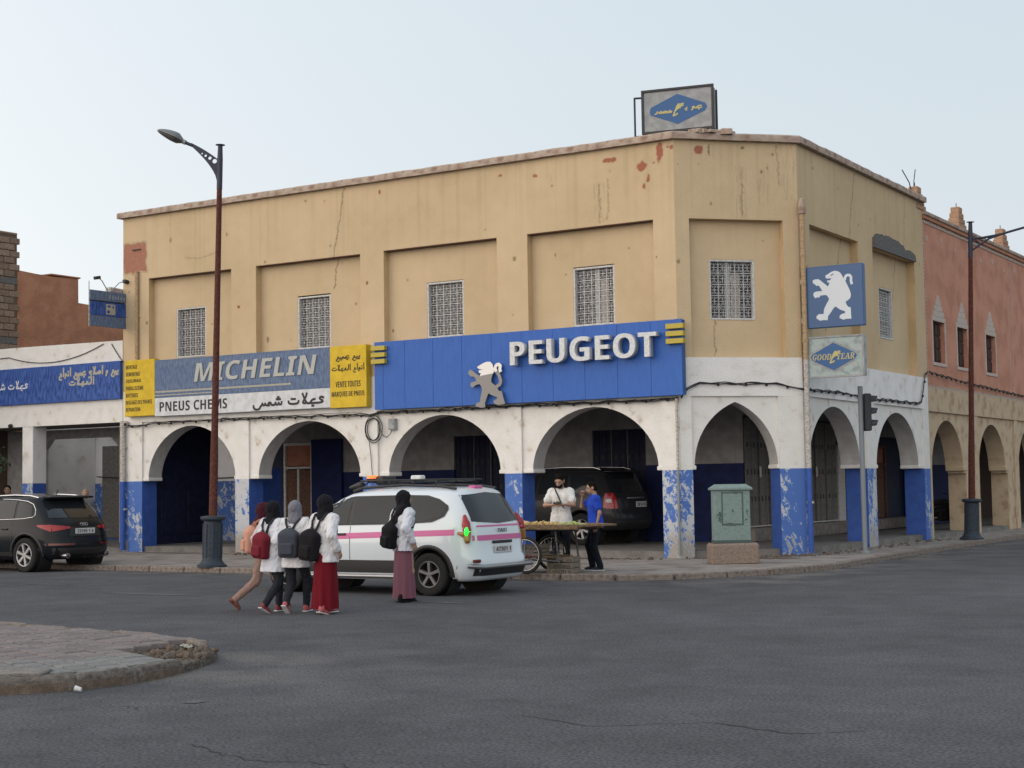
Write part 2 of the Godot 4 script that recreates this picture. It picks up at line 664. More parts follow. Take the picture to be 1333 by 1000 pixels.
func body_mesh(j: Dictionary, skin, curl := 0.5, face := true) -> Mb:
	var mb := Mb.new()
	var s: float = j.s
	var hb: Basis = j.hb
	var bones := torso_bones(j, -0.012)
	bones.append_array(arm_bones(j, -0.004))
	bones.append_array(leg_bones(j, -0.008))
	bones.append(cap(j.neck, 0.054 * s, j.skull + hb * Vector3(0, 0.05, 0.005) * s, 0.05 * s))
	bones.append(egg(j.head + hb * Vector3(0, 0.022, -0.012) * s, Vector3(0.072, 0.09, 0.09) * s, hb))
	flesh(mb, skin, bones, 0.016, 0.03)
	var hd := [
		egg(j.head + hb * Vector3(0, 0.025, -0.012) * s, Vector3(0.076, 0.092, 0.094) * s, hb),
		egg(j.head + hb * Vector3(0, -0.045, 0.03) * s, Vector3(0.055, 0.062, 0.06) * s, hb),
		cap(j.head + hb * Vector3(0, -0.085, 0.055) * s, 0.02 * s, j.head + hb * Vector3(0, -0.088, 0.058) * s, 0.02 * s),
		cap(j.head + hb * Vector3(0, 0.02, 0.085) * s, 0.008 * s, j.head + hb * Vector3(0, -0.025, 0.105) * s, 0.014 * s),
		cap(j.head + hb * Vector3(-0.02, -0.058, 0.083) * s, 0.008 * s, j.head + hb * Vector3(0.02, -0.058, 0.083) * s, 0.008 * s),
		cap(j.head + hb * Vector3(-0.035, 0.022, 0.074) * s, 0.012 * s, j.head + hb * Vector3(0.035, 0.022, 0.074) * s, 0.012 * s),
		egg(j.head + hb * Vector3(0.078, -0.005, -0.012) * s, Vector3(0.01, 0.03, 0.018) * s, hb),
		egg(j.head + hb * Vector3(-0.078, -0.005, -0.012) * s, Vector3(0.01, 0.03, 0.018) * s, hb),
		cap(j.neck, 0.05 * s, j.skull + hb * Vector3(0, 0.05, 0.005) * s, 0.05 * s),
	]
	if face:
		flesh(mb, skin, hd, 0.0065, 0.018)
		for sg in [-1, 1]:
			mb.ball(M.eye_white, j.head + hb * Vector3(sg * 0.03, 0.003, 0.078) * s, Vector3(0.011, 0.007, 0.007) * s, 8, 5)
			mb.ball(M.eye_dark, j.head + hb * Vector3(sg * 0.03, 0.003, 0.084) * s, Vector3(0.005, 0.005, 0.003) * s, 8, 5)
	for q in [[j.el, j.wl, 1.0], [j.er, j.wr, -1.0]]:
		var dir: Vector3 = (q[1] - q[0]).normalized()
		var side: float = q[2]
		var palm: Vector3 = (j.tb * Vector3(-side, 0, 0))
		palm = (palm - dir * palm.dot(dir)).normalized()
		var thumb: Vector3 = palm.cross(dir) * side
		if thumb.dot(j.tb * Vector3(0, 0.3, 1)) < 0:
			thumb = -thumb
		flesh(mb, skin, hand_bones(q[1], dir, palm, thumb, curl, s), 0.0055, 0.008)
	return mb

# soft ring loft: centre, half width, half depth per ring, with folds that grow downwards
func drape(mb: Mb, m, rings: Array, folds: int, amp: float, sd: int) -> void:
	var rows := []
	var nseg := 48
	var g := noise(sd, 0.6, 2)
	for i in rings.size():
		var r: Array = rings[i]
		var t := float(i) / (rings.size() - 1)
		var row := PackedVector3Array()
		for k in nseg:
			var a := -TAU * k / nseg
			var w := 1.0 + amp * t * (sin(a * folds + sd + t * 0.8) * 0.6 + g.get_noise_2d(cos(a) * 4 + sd, sin(a) * 4 + t * 1.5))
			row.append(r[0] + Vector3(cos(a) * r[1] * w, 0, sin(a) * r[2] * w))
		rows.append(row)
	rows.reverse()
	mb.grid(m, rows, false, true)

# ---- cars: a stack of plan outlines from sill to roof, front towards +x ----
# ring: height at rear, height at front, rear x, front x, half width, squareness rear, squareness front
const SIDE_N := 84
const CAPS := [0.0, 0.2, 0.4, 0.6, 0.74, 0.84]

func plan_z(r: Array, x: float) -> float:
	var u: float = (2.0 * x - r[2] - r[3]) / (r[3] - r[2])
	var n: float = r[5] if u < 0 else r[6]
	return r[4] * pow(maxf(0.0, 1.0 - pow(minf(absf(u), 1.0), n)), 1.0 / n)

func plan_x(r: Array, z: float, front: bool) -> float:
	var n: float = r[6] if front else r[5]
	var u := pow(maxf(0.0, 1.0 - pow(minf(absf(z) / r[4], 1.0), n)), 1.0 / n)
	return (r[2] + r[3]) * 0.5 + (u if front else -u) * (r[3] - r[2]) * 0.5

func ring_row(r: Array) -> PackedVector3Array:
	var half := []
	for t in CAPS:
		half.append(Vector2(plan_x(r, t * r[4], false), t * r[4]))
	var x0: float = half[half.size() - 1].x
	var x1 := plan_x(r, CAPS[CAPS.size() - 1] * r[4], true)
	for i in range(1, SIDE_N):
		var x := lerpf(x0, x1, float(i) / SIDE_N)
		half.append(Vector2(x, plan_z(r, x)))
	for i in range(CAPS.size() - 1, -1, -1):
		half.append(Vector2(plan_x(r, CAPS[i] * r[4], true), CAPS[i] * r[4]))
	var row := PackedVector3Array()
	for p in half:
		row.append(Vector3(p.x, ring_y(r, p.x), p.y))
	for i in range(half.size() - 2, 0, -1):
		row.append(Vector3(half[i].x, ring_y(r, half[i].x), -half[i].y))
	return row

func ring_y(r: Array, x: float) -> float:
	return lerpf(r[0], r[1], clampf((x - r[2]) / (r[3] - r[2]), 0.0, 1.0))

func car_shell(mb: Mb, paint, under, rings: Array, wheels: Array, arch: float, wy: float) -> void:
	var rows := []
	for r in rings:
		var row := ring_row(r)
		for i in row.size():
			var p := row[i]
			if absf(p.z) > r[4] * 0.6:
				for wx in wheels:
					var dx: float = absf(p.x - wx)
					if dx < arch:
						var lim := wy + sqrt(arch * arch - dx * dx)
						if p.y < lim:
							p.y = lim
			row[i] = p
		rows.append(row)
	# columns run rear -> left side (+z) -> front and rows upwards, so the shell faces out
	mb.grid(paint, rows, false, true)
	var top: PackedVector3Array = rows[rows.size() - 1]
	var c := Vector3.ZERO
	for p in top:
		c += p
	c /= top.size()
	for i in top.size():
		mb.tri(paint, c, top[i], top[(i + 1) % top.size()], Vector3.UP, Vector3.UP, Vector3.UP)
	var low: PackedVector3Array = ring_row(rings[0])
	for i in low.size():
		var a := low[i]
		var b := low[(i + 1) % low.size()]
		a.y = rings[0][0] + 0.02
		b.y = a.y
		mb.tri(under, Vector3(0, a.y, 0), a, b)

# a point on the shell: kind 0 side (a is x), 1 rear (a is z), 2 front (a is z)
func on_shell(rings: Array, kind: int, a: float, y: float, side := 1.0) -> Vector3:
	var px := 0.0
	var last := -1e9
	var lastv := 0.0
	for r in rings:
		var ry: float
		var v: float
		if kind == 0:
			if a <= r[2] or a >= r[3]:
				continue
			ry = ring_y(r, a)
			v = plan_z(r, a)
		else:
			v = plan_x(r, minf(absf(a), r[4] * 0.999), kind == 2)
			ry = ring_y(r, v)
		if ry >= y and last > -1e8:
			px = lerpf(lastv, v, clampf((y - last) / maxf(ry - last, 1e-5), 0.0, 1.0))
			return Vector3(a, y, px * side) if kind == 0 else Vector3(px, y, a)
		last = ry
		lastv = v
	return Vector3(a, y, lastv * side) if kind == 0 else Vector3(lastv, y, a)

# a panel laid on the shell between two outlines of (a, y) with equal point counts, standing off by "off"
func skin_patch(mb: Mb, m, rings: Array, kind: int, low: Array, top: Array, off := 0.004, side := 1.0, nu := 6, nv := 5) -> void:
	var rows := []
	for v in nv + 1:
		var row := PackedVector3Array()
		for i in low.size() - 1:
			for u in nu:
				var t := float(u) / nu
				var lo: Vector2 = (low[i] as Vector2).lerp(low[i + 1], t)
				var hi: Vector2 = (top[i] as Vector2).lerp(top[i + 1], t)
				var q := lo.lerp(hi, float(v) / nv)
				row.append(on_shell(rings, kind, q.x, q.y, side))
		var ql: Vector2 = (low[low.size() - 1] as Vector2).lerp(top[top.size() - 1], float(v) / nv)
		row.append(on_shell(rings, kind, ql.x, ql.y, side))
		rows.append(row)
	var push: Vector3
	if kind == 0:
		push = Vector3(0, 0.25, side).normalized() * off
	elif kind == 1:
		push = Vector3(-1, 0.15, 0).normalized() * off
	else:
		push = Vector3(1, 0.4, 0).normalized() * off
	for r in rows.size():
		for i in rows[r].size():
			rows[r][i] += push
	# does it face outwards?
	var a: Vector3 = rows[0][0]
	var b: Vector3 = rows[0][rows[0].size() - 1]
	var c: Vector3 = rows[rows.size() - 1][0]
	mb.grid(m, rows, (b - a).cross(c - a).dot(push) < 0)

func make_wheel(o: Node3D, at: Vector3, r: float, w: float, rim_r: float, spokes: int, rim_m, tyre_m, side: float, dark) -> void:
	var wh := Node3D.new()
	wh.name = numbered("wheel", o)
	o.add_child(wh)
	wh.position = at
	var xf := Transform3D(Basis(Vector3.RIGHT, PI / 2 * side), Vector3.ZERO)   # lathe axis y -> outwards
	var t := Mb.new()
	t.lathe(tyre_m, [[rim_r, -w * 0.5], [r * 0.93, -w * 0.5], [r, -w * 0.36], [r, w * 0.36], [r * 0.985, w * 0.44], [r * 0.93, w * 0.5], [r * 0.82, w * 0.52], [rim_r, w * 0.47]], xf, 36)
	put("tyre", t, wh)
	var m := Mb.new()
	m.lathe(rim_m, [[rim_r, w * 0.47], [rim_r * 0.96, w * 0.5], [rim_r * 0.9, w * 0.47], [rim_r * 0.88, w * 0.1], [rim_r * 0.88, -w * 0.3]], xf, 36)
	m.lathe(dark, [[rim_r * 0.88, w * 0.0], [0.0, w * 0.0]], xf, 24)
	m.lathe(rim_m, [[rim_r * 0.24, w * 0.3], [rim_r * 0.22, w * 0.44], [rim_r * 0.12, w * 0.47], [0.0, w * 0.47]], xf, 18)
	for i in spokes:
		var a := TAU * i / spokes + 0.3
		var d := Vector3(cos(a), 0, sin(a))
		var sd := Vector3(-sin(a), 0, cos(a))
		var p0 := d * rim_r * 0.12 + Vector3(0, w * 0.40, 0)
		var p1 := d * rim_r * 0.93 + Vector3(0, w * 0.42, 0)
		var h := Vector3(0, w * 0.12, 0)
		var w0 := sd * rim_r * 0.13
		var w1 := sd * rim_r * 0.17
		var pts := [p0 - w0 - h, p0 + w0 - h, p1 + w1 - h, p1 - w1 - h, p0 - w0 * 0.7 + h * 0.5, p0 + w0 * 0.7 + h * 0.5, p1 + w1 * 0.7 + h * 0.5, p1 - w1 * 0.7 + h * 0.5]
		for k in pts.size():
			pts[k] = xf * pts[k]
		var mid := Vector3.ZERO
		for p in pts:
			mid += p / 8.0
		for f in [[4, 5, 6, 7], [0, 1, 5, 4], [1, 2, 6, 5], [2, 3, 7, 6], [3, 0, 4, 7]]:
			m.out_poly(rim_m, [pts[f[0]], pts[f[1]], pts[f[2]], pts[f[3]]], mid)
	put("rim", m, wh)

func sky_picture() -> ImageTexture:
	var w := 512
	var h := 256
	var im := Image.create(w, h, false, Image.FORMAT_RGBF)
	var west := Vector3(-0.35, 0.0, 0.94).normalized()
	for y in h:
		var el := PI * (0.5 - (y + 0.5) / h)
		for x in w:
			var az := TAU * (x + 0.5) / w
			var d := Vector3(sin(az) * cos(el), sin(el), -cos(az) * cos(el))
			var up := maxf(d.y, 0.0)
			var c := Vector3(0.322, 0.35, 0.358).lerp(Vector3(0.225, 0.29, 0.355), pow(up, 0.62))
			var near := clampf(0.5 + 0.5 * d.dot(west), 0.0, 1.0)
			# light left by the sun that has just set
			c += Vector3(1.14, 0.97, 0.83) * pow(near, 2.0) * exp(-up * 1.2)
			c += Vector3(0.03, 0.02, 0.015) * pow(1.0 - near, 3.0) * exp(-up * 2.0)
			if d.y < 0.0:
				c = c.lerp(Vector3(0.15, 0.14, 0.13), clampf(-d.y * 12.0, 0.0, 1.0))
			im.set_pixel(x, y, Color(c.x, c.y, c.z))
	return ImageTexture.create_from_image(im)

func _ready() -> void:
	rng.seed = 7
	var cam := Camera3D.new()
	cam.name = "camera"
	cam.fov = rad_to_deg(2.0 * atan(500.0 / 2030.0))
	cam.near = 0.1
	cam.far = 3000.0
	cam.transform = Transform3D(Basis(Vector3.UP, deg_to_rad(31.98)) * Basis(Vector3.RIGHT, deg_to_rad(3.734)) * Basis(Vector3.BACK, deg_to_rad(-0.922)), CAM)
	add_child(cam)
	cam.current = true
	var we := WorldEnvironment.new()
	we.name = "surroundings"
	var env := Environment.new()
	env.background_mode = Environment.BG_SKY
	var sky := Sky.new()
	var sm := PanoramaSkyMaterial.new()
	sm.panorama = sky_picture()
	sky.sky_material = sm
	env.sky = sky
	env.tonemap_mode = Environment.TONE_MAPPER_LINEAR
	env.tonemap_exposure = 2.2
	env.sdfgi_enabled = true
	env.ssao_enabled = true
	env.ssil_enabled = true
	we.environment = env
	add_child(we)
	var sun := DirectionalLight3D.new()
	sun.name = "evening_glow"
	sun.light_energy = 0.10
	sun.light_color = Color(1.0, 0.89, 0.76)
	sun.light_angular_distance = 60.0
	sun.shadow_enabled = true
	add_child(sun)
	sun.look_at_from_position(Vector3(-0.62, 0.34, 0.74) * 100.0, Vector3.ZERO)
	materials()
	ground()
	corner_building()
	left_building()
	pink_building()
	far_houses()
	signs()
	street_things()
	vehicles()
	people()

# blue paint flaking off older white and grey render; 4 x 2 metres, top edge at 1.92 m
func peeled(sd: int, keep: float) -> StandardMaterial3D:
	var W := 640
	var H := 320
	var a := noise(sd, 0.03, 6)
	a.fractal_gain = 0.66
	var warp := noise(sd + 50, 0.03, 3)
	var big := noise(sd + 90, 0.008, 2)
	var fine := noise(sd + 70, 0.2, 2)
	var im := Image.create(W, H, false, Image.FORMAT_RGB8)
	for y in H:
		var low := float(y) / H
		for x in W:
			var wx := warp.get_noise_2d(x, y) * 18.0
			var n := a.get_noise_2d(x * 1.25 + wx, y * 0.8 + wx) + big.get_noise_2d(x, y * 0.5) * 0.5 + keep - 0.30 * pow(maxf(low - 0.62, 0.0) / 0.38, 1.5)
			var f := fine.get_noise_2d(x, y)
			var c := Vector3(.08, .165, .45) * (0.94 + 0.12 * f)
			if n < -0.12 and low + f * 0.15 > 0.66:
				c = Vector3(.37, .345, .31) * (0.9 + 0.25 * f)
			elif n < -0.05:
				c = Vector3(.50, .515, .54) * (0.93 + 0.16 * f)
			elif n < 0.0:
				c = Vector3(.36, .42, .56) * (0.95 + 0.12 * f)
			elif n < 0.12 and f > n * 6.0 - 0.3:
				c = Vector3(.17, .27, .52)
			im.set_pixel(x, y, lin(c.x, c.y, c.z))
	var m := plain(Color.WHITE, 0.85, 0.0, 0.35)
	m.albedo_texture = ImageTexture.create_from_image(im)
	m.uv1_scale = Vector3(0.25, 0.5, 1)
	m.uv1_offset = Vector3(sd * 0.31, 0.96, 0)
	return m

func materials() -> void:
	M.bump = ntex(5, 0.05, 5, [], [], 512, 2.0)
	M.yellow = worn([lin(.50, .365, .205), lin(.57, .415, .235), lin(.61, .45, .265)], [0.25, 0.5, 0.8], 6.0, 11, 0.008, 0.92, 0.35, 0.08)
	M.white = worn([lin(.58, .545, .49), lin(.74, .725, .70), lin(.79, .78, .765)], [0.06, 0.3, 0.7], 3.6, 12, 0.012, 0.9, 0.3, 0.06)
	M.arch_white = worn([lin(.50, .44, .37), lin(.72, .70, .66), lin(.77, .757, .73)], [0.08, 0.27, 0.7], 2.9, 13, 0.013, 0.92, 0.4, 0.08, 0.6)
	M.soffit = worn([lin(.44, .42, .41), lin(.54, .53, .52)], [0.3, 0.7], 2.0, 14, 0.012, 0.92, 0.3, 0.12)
	M.blue_peel = peeled(15, -0.06)
	M.blue_chip = peeled(16, 0.21)
	M.blue_chalk = peeled(18, -0.22)
	M.blue_light = peeled(21, 0.29)
	M.blue = worn([lin(.045, .10, .36), lin(.05, .12, .42)], [0.3, 0.7], 2.0, 17, 0.012, 0.75, 0.25, 0.1)
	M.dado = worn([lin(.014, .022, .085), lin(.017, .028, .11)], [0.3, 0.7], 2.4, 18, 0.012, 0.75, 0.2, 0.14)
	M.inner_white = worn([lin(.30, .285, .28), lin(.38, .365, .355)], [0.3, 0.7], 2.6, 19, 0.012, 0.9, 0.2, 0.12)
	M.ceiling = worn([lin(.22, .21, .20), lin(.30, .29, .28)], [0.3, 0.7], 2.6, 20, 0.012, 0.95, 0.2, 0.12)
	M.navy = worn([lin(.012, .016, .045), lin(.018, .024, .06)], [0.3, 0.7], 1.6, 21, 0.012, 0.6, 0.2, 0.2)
	M.cornice = worn([lin(.30, .20, .16), lin(.42, .325, .26), lin(.50, .41, .335)], [0.2, 0.45, 0.7], 1.8, 22, 0.015, 0.95, 0.4, 0.15, 0.4)
	M.terracotta = worn([lin(.36, .155, .10), lin(.42, .19, .125)], [0.3, 0.7], 3.0, 23, 0.012, 0.95, 0.4, 0.1)
	M.pink = worn([lin(.47, .225, .155), lin(.54, .265, .185), lin(.57, .285, .205)], [0.25, 0.5, 0.75], 5.0, 24, 0.01, 0.95, 0.4, 0.1)
	M.tan = worn([lin(.40, .29, .195), lin(.53, .41, .28), lin(.57, .45, .315)], [0.22, 0.42, 0.75], 3.2, 25, 0.012, 0.95, 0.5, 0.14)
	M.mud_block = worn([lin(.25, .175, .125), lin(.33, .245, .18)], [0.3, 0.7], 1.1, 26, 0.02, 0.98, 1.0, 0.25, 0.4)
	M.mud_joint = plain(lin(.12, .08, .06), 1.0)
	M.clay_wall = worn([lin(.40, .19, .115), lin(.48, .235, .145)], [0.3, 0.7], 4.0, 27, 0.012, 0.98, 0.6, 0.15)
	M.concrete = worn([lin(.20, .18, .165), lin(.27, .245, .225)], [0.3, 0.7], 2.0, 28, 0.015, 0.95, 0.7, 0.2)
	M.grey_conc = worn([lin(.13, .125, .12), lin(.19, .185, .18)], [0.3, 0.7], 0.9, 29, 0.02, 0.95, 1.0, 0.2, 0.4)
	M.pavement = worn([lin(.24, .20, .175), lin(.31, .275, .25), lin(.34, .31, .285)], [0.25, 0.5, 0.75], 4.5, 30, 0.01, 0.95, 0.6, 0.22, 0.7)
	M.kerb = worn([lin(.17, .135, .115), lin(.25, .21, .18), lin(.29, .25, .225)], [0.25, 0.5, 0.75], 1.0, 31, 0.02, 0.95, 0.9, 0.25, 0.4)
	M.rubble = worn([lin(.08, .066, .055), lin(.145, .12, .10), lin(.20, .17, .145)], [0.3, 0.5, 0.7], 0.5, 32, 0.02, 1.0, 1.0, 0.3, 0.3)
	M.earth = worn([lin(.14, .105, .08), lin(.20, .155, .125)], [0.3, 0.7], 0.8, 33, 0.02, 1.0, 1.0, 0.3, 0.3)
	M.floor = worn([lin(.17, .16, .15), lin(.23, .215, .20)], [0.3, 0.7], 3.0, 34, 0.012, 0.85, 0.3, 0.2)
	M.iron = plain(lin(.03, .03, .032), 0.55, 0.3)
	M.black = plain(lin(.012, .012, .013), 0.6)
	M.cable = plain(lin(.014, .014, .015), 0.7)
	M.grille = plain(lin(.47, .47, .47), 0.6, 0.2)
	M.curtain = plain(lin(.42, .38, .33), 0.9)
	M.leaf_litter = plain(lin(.13, .10, .05), 0.9)
	M.pane = plain(lin(.02, .021, .024), 0.15)
	M.frame_white = worn([lin(.50, .49, .47), lin(.66, .65, .63)], [0.25, 0.6], 0.9, 35, 0.02, 0.8, 0.4, 0.15, 0.4)
	M.eye_white = plain(lin(.6, .58, .55), 0.4)
	M.eye_dark = plain(lin(.02, .015, .012), 0.3)
	M.gate = worn([lin(.15, .14, .13), lin(.20, .188, .175)], [0.3, 0.7], 1.2, 36, 0.02, 0.6, 0.3, 0.2)
	M.wood = worn([lin(.13, .07, .05), lin(.19, .105, .075)], [0.3, 0.7], 1.0, 37, 0.02, 0.8, 0.3, 0.2)
	M.shutter = worn([lin(.055, .032, .026), lin(.085, .05, .04)], [0.3, 0.7], 0.8, 38, 0.02, 0.8, 0.3, 0.2)
	M.pipe_yellow = worn([lin(.34, .23, .14), lin(.50, .37, .22)], [0.35, 0.6], 0.6, 39, 0.02, 0.85, 0.3, 0.15, 0.4)
	M.pipe_white = worn([lin(.34, .28, .23), lin(.58, .56, .53)], [0.3, 0.55], 0.6, 40, 0.02, 0.85, 0.3, 0.15, 0.4)
	M.pipe_grey = plain(lin(.2, .22, .24), 0.7)
	M.trim_white = worn([lin(.46, .38, .33), lin(.58, .51, .46)], [0.3, 0.7], 0.8, 46, 0.02, 0.9, 0.2, 0.1, 0.4)
	M.merlon = worn([lin(.38, .23, .15), lin(.48, .31, .21)], [0.3, 0.7], 0.9, 47, 0.02, 0.95, 0.5, 0.2, 0.4)
	M.chrome = plain(lin(.55, .55, .56), 0.25, 1.0)
	M.rubber = plain(lin(.018, .018, .018), 0.85)

func road_picture(x0: float, z0: float, w: float, h: float, ppm: float) -> StandardMaterial3D:
	var W := int(w * ppm)
	var H := int(h * ppm)
	var big := noise(41, 0.006 * 28.0 / ppm, 4).get_image(W, H).get_data()
	var fine := noise(42, 0.16, 3).get_image(W, H).get_data()
	var mid := noise(43, 0.03 * 28.0 / ppm, 4).get_image(W, H).get_data()
	var out := PackedByteArray()
	out.resize(W * H * 3)
	for y in H:
		var z := z0 + y / ppm
		for x in W:
			var id := y * W + x
			var px := x0 + x / ppm
			var b := big[id] / 255.0
			var f := fine[id] / 255.0
			var q := mid[id] / 255.0
			var v := 0.77 + 0.32 * b + 0.24 * (f - 0.5) + 0.34 * (q - 0.5)
			# dust swept against the kerbs and round the island, paler wheel tracks along the street
			var edge: float = 5.5 - z if px < 1.0 else 0.0
			var dust := 0.0
			if px < 2.0:
				dust = exp(-absf(z - 5.5) * 1.6) * 0.6
			else:
				dust = exp(-absf(px - 3.8) * 1.3) * 0.7 if z < 5.4 else exp(-(Vector2(px - 2.4, z - 5.2)).length() * 1.1) * 0.8
			var isl := Vector2(px - 3.7, (z - 18.4)).length()
			dust = maxf(dust, exp(-maxf(isl - 0.4, 0.0) * 0.9) * 0.75)
			dust *= clampf((q - 0.30) * 2.2, 0.0, 1.0)
			var track := exp(-pow((z - 10.2) / 0.5, 2)) + exp(-pow((z - 8.4) / 0.5, 2)) + exp(-pow((z - 13.4) / 0.6, 2))
			v *= 1.0 - 0.05 * track
			var r := 0.1035 * v
			var g := 0.1035 * v
			var l := 0.113 * v
			r = lerpf(r, 0.25, dust * 0.8)
			g = lerpf(g, 0.215, dust * 0.8)
			l = lerpf(l, 0.185, dust * 0.8)
			out[id * 3] = int(255 * pow(r, 0.4545))
			out[id * 3 + 1] = int(255 * pow(g, 0.4545))
			out[id * 3 + 2] = int(255 * pow(l, 0.4545))
	var m := StandardMaterial3D.new()
	m.albedo_texture = ImageTexture.create_from_image(Image.create_from_data(W, H, false, Image.FORMAT_RGB8, out))
	m.uv1_scale = Vector3(1.0 / w, 1.0 / h, 1)
	m.uv1_offset = Vector3(-x0 / w, -z0 / h, 0)
	m.roughness = 0.93
	m.metallic_specular = 0.3
	add_grain(m, 0.24, 1.2)
	return m

# the kerb line of the corner pavement, from far left round the corner to far right
func kerb_line() -> Array:
	var p := []
	for i in 26:
		p.append(Vector2(-60.0 + 60.0 * i / 25.0 + 0.6, 5.25 + 0.3 * i / 25.0))
	for i in range(1, 11):
		var t := i / 10.0
		# round the corner
		p.append(Vector2(0.6, 5.55).lerp(Vector2(3.0, 5.5), t).lerp(Vector2(3.0, 5.5).lerp(Vector2(3.62, 1.2), t), t))
	for i in range(1, 22):
		var t := i / 21.0
		p.append(Vector2(lerpf(3.62, 3.2, minf(t * 4.0, 1.0)), lerpf(1.2, -70.0, pow(t, 1.4))))
	return p

func ground() -> void:
	var g := Mb.new()
	var far_m := worn([lin(.10, .10, .104), lin(.118, .118, .122)], [0.3, 0.7], 9.0, 44, 0.01, 0.93, 0.3, 0.2)
	g.quad(far_m, Vector3(-1200, -0.02, 1200), Vector3(1200, -0.02, 1200), Vector3(1200, -0.02, -1200), Vector3(-1200, -0.02, -1200))
	struct("ground", g)
	var rd := Mb.new()
	var rm := road_picture(-30.0, -22.0, 54.0, 56.0, 22.0)
	var poly := PackedVector2Array([Vector2(-30, 34), Vector2(24, 34), Vector2(24, -22), Vector2(-30, -22)])
	# laid flat: local x is world x, local y is minus world z
	var pp := PackedVector2Array()
	for q in poly:
		pp.append(Vector2(q.x, -q.y))
	rd.prism(rm, pp, Vector3.ZERO, Vector3.RIGHT, Vector3.FORWARD, 0.0)
	var road := struct("road", rd)
	# cracks in the asphalt: thin dark strips with ragged edges
	var crack_m := plain(lin(.022, .022, .023), 1.0)
	var cr := [[Vector2(6.9, 21.6), Vector2(7.6, 21.9), Vector2(8.2, 21.75), Vector2(8.9, 22.0)], [Vector2(8.2, 19.6), Vector2(8.9, 19.8), Vector2(9.5, 19.3), Vector2(10.2, 19.5), Vector2(10.6, 19.2)], [Vector2(4.9, 14.2), Vector2(5.5, 13.9), Vector2(6.1, 14.0)], [Vector2(4.9, 20.9), Vector2(5.2, 20.5), Vector2(5.4, 20.6)], [Vector2(9.0, 12.0), Vector2(10.0, 11.6), Vector2(11.2, 11.7)], [Vector2(6.0, 8.0), Vector2(6.8, 7.2), Vector2(7.2, 6.0)]]
	var k := 0
	for c in cr:
		k += 1
		var mb := Mb.new()
		var pts := PackedVector2Array()
		var back := PackedVector2Array()
		var n := 26
		var nz := noise(60 + k, 0.5, 3)
		for i in n + 1:
			var t: float = float(i) / n * (c.size() - 1)
			var a: int = mini(int(t), c.size() - 2)
			var q: Vector2 = (c[a] as Vector2).lerp(c[a + 1], t - a)
			q.y += nz.get_noise_1d(i * 1.7) * 0.09
			var wd := 0.004 + 0.010 * absf(nz.get_noise_1d(i * 3.1 + 40))
			pts.append(Vector2(q.x, -q.y + wd))
			back.append(Vector2(q.x, -q.y - wd))
		back.reverse()
		pts.append_array(back)
		mb.prism(crack_m, pts, Vector3(0, 0.004, 0), Vector3.RIGHT, Vector3.FORWARD, 0.0)
		put("crack", mb, road)
	# faded crossing stripes
	var paint := worn([lin(.10, .10, .10), lin(.14, .14, .138), lin(.21, .21, .205)], [0.42, 0.5, 0.75], 0.5, 45, 0.03, 0.9, 0.2, 0.3, 0.3)
	for q in [[-4.2, 10.9, 2.1, 0.1], [1.4, 10.75, 1.0, 0.09], [5.5, 20.1, 0.16, 0.1], [-8.0, 9.6, 1.6, 0.08]]:
		var mb := Mb.new()
		mb.prism(paint, ragged(Vector2(q[0], -q[1]), Vector2(q[2] * 0.5, q[3]), int(q[1] * 10), 16, 0.4), Vector3(0, 0.005, 0), Vector3.RIGHT, Vector3.FORWARD, 0.0)
		put("faded_marking", mb, road)
	# the pavement round the corner
	var line := kerb_line()
	var pv := Mb.new()
	var poly2 := PackedVector2Array()
	for q in line:
		poly2.append(Vector2(q.x, -q.y))
	poly2.append(Vector2(-4.0, 70.0))
	poly2.append(Vector2(-4.0, 9.0))
	poly2.append(Vector2(-60.0, 9.0))
	pv.prism(M.pavement, poly2, Vector3(0, 0.098, 0), Vector3.RIGHT, Vector3.FORWARD, 0.2)
	var pave := struct("pavement", pv)
	# kerb stones, each with a joint
	var d := 0.0
	var acc := []
	for i in line.size() - 1:
		acc.append(d)
		d += (line[i] as Vector2).distance_to(line[i + 1])
	acc.append(d)
	var s := 38.0
	var step := 0.99
	var g2 := RandomNumberGenerator.new()
	g2.seed = 12
	while s < d - 30.0:
		var p0 := along(line, acc, s + 0.008)
		var p1 := along(line, acc, s + step - 0.012 - g2.randf() * 0.02)
		var dir := (p1 - p0).normalized()
		var nrm := Vector2(-dir.y, dir.x)
		var mb := Mb.new()
		var mid := (p0 + p1) * 0.5 - nrm * -0.06
		var bs := Basis(Vector3.UP, -dir.angle() + (g2.randf() - 0.5) * 0.02) * Basis(Vector3.RIGHT, (g2.randf() - 0.5) * 0.07)
		mb.box(M.kerb, Vector3(mid.x, 0.006 + (g2.randf() - 0.5) * 0.014, mid.y), Vector3(p0.distance_to(p1), 0.20, 0.15), 0.018, bs)
		put("kerb_stone", mb, pave)
		s += step
	# broken concrete and earth along the foot of the arcades
	var gnd := RandomNumberGenerator.new()
	gnd.seed = 77
	var rub := Mb.new()
	for i in 520:
		var q: Vector3
		var u := gnd.randf()
		if u < 0.5:
			q = Vector3(lerpf(-11.7, -0.2, gnd.randf()), 0.105, lerpf(0.15, 0.8, gnd.randf()))
		elif u < 0.75:
			var t := gnd.randf() * 2.7
			var e := lerpf(0.1, 0.6, gnd.randf())
			q = Vector3(t * 0.707 + e * 0.707, 0.105, -t * 0.707 + e * 0.707)
		else:
			q = Vector3(lerpf(2.0, 2.5, gnd.randf()), 0.105, lerpf(-2.0, -11.0, gnd.randf()))
		var r := 0.012 + 0.05 * pow(gnd.randf(), 4.0)
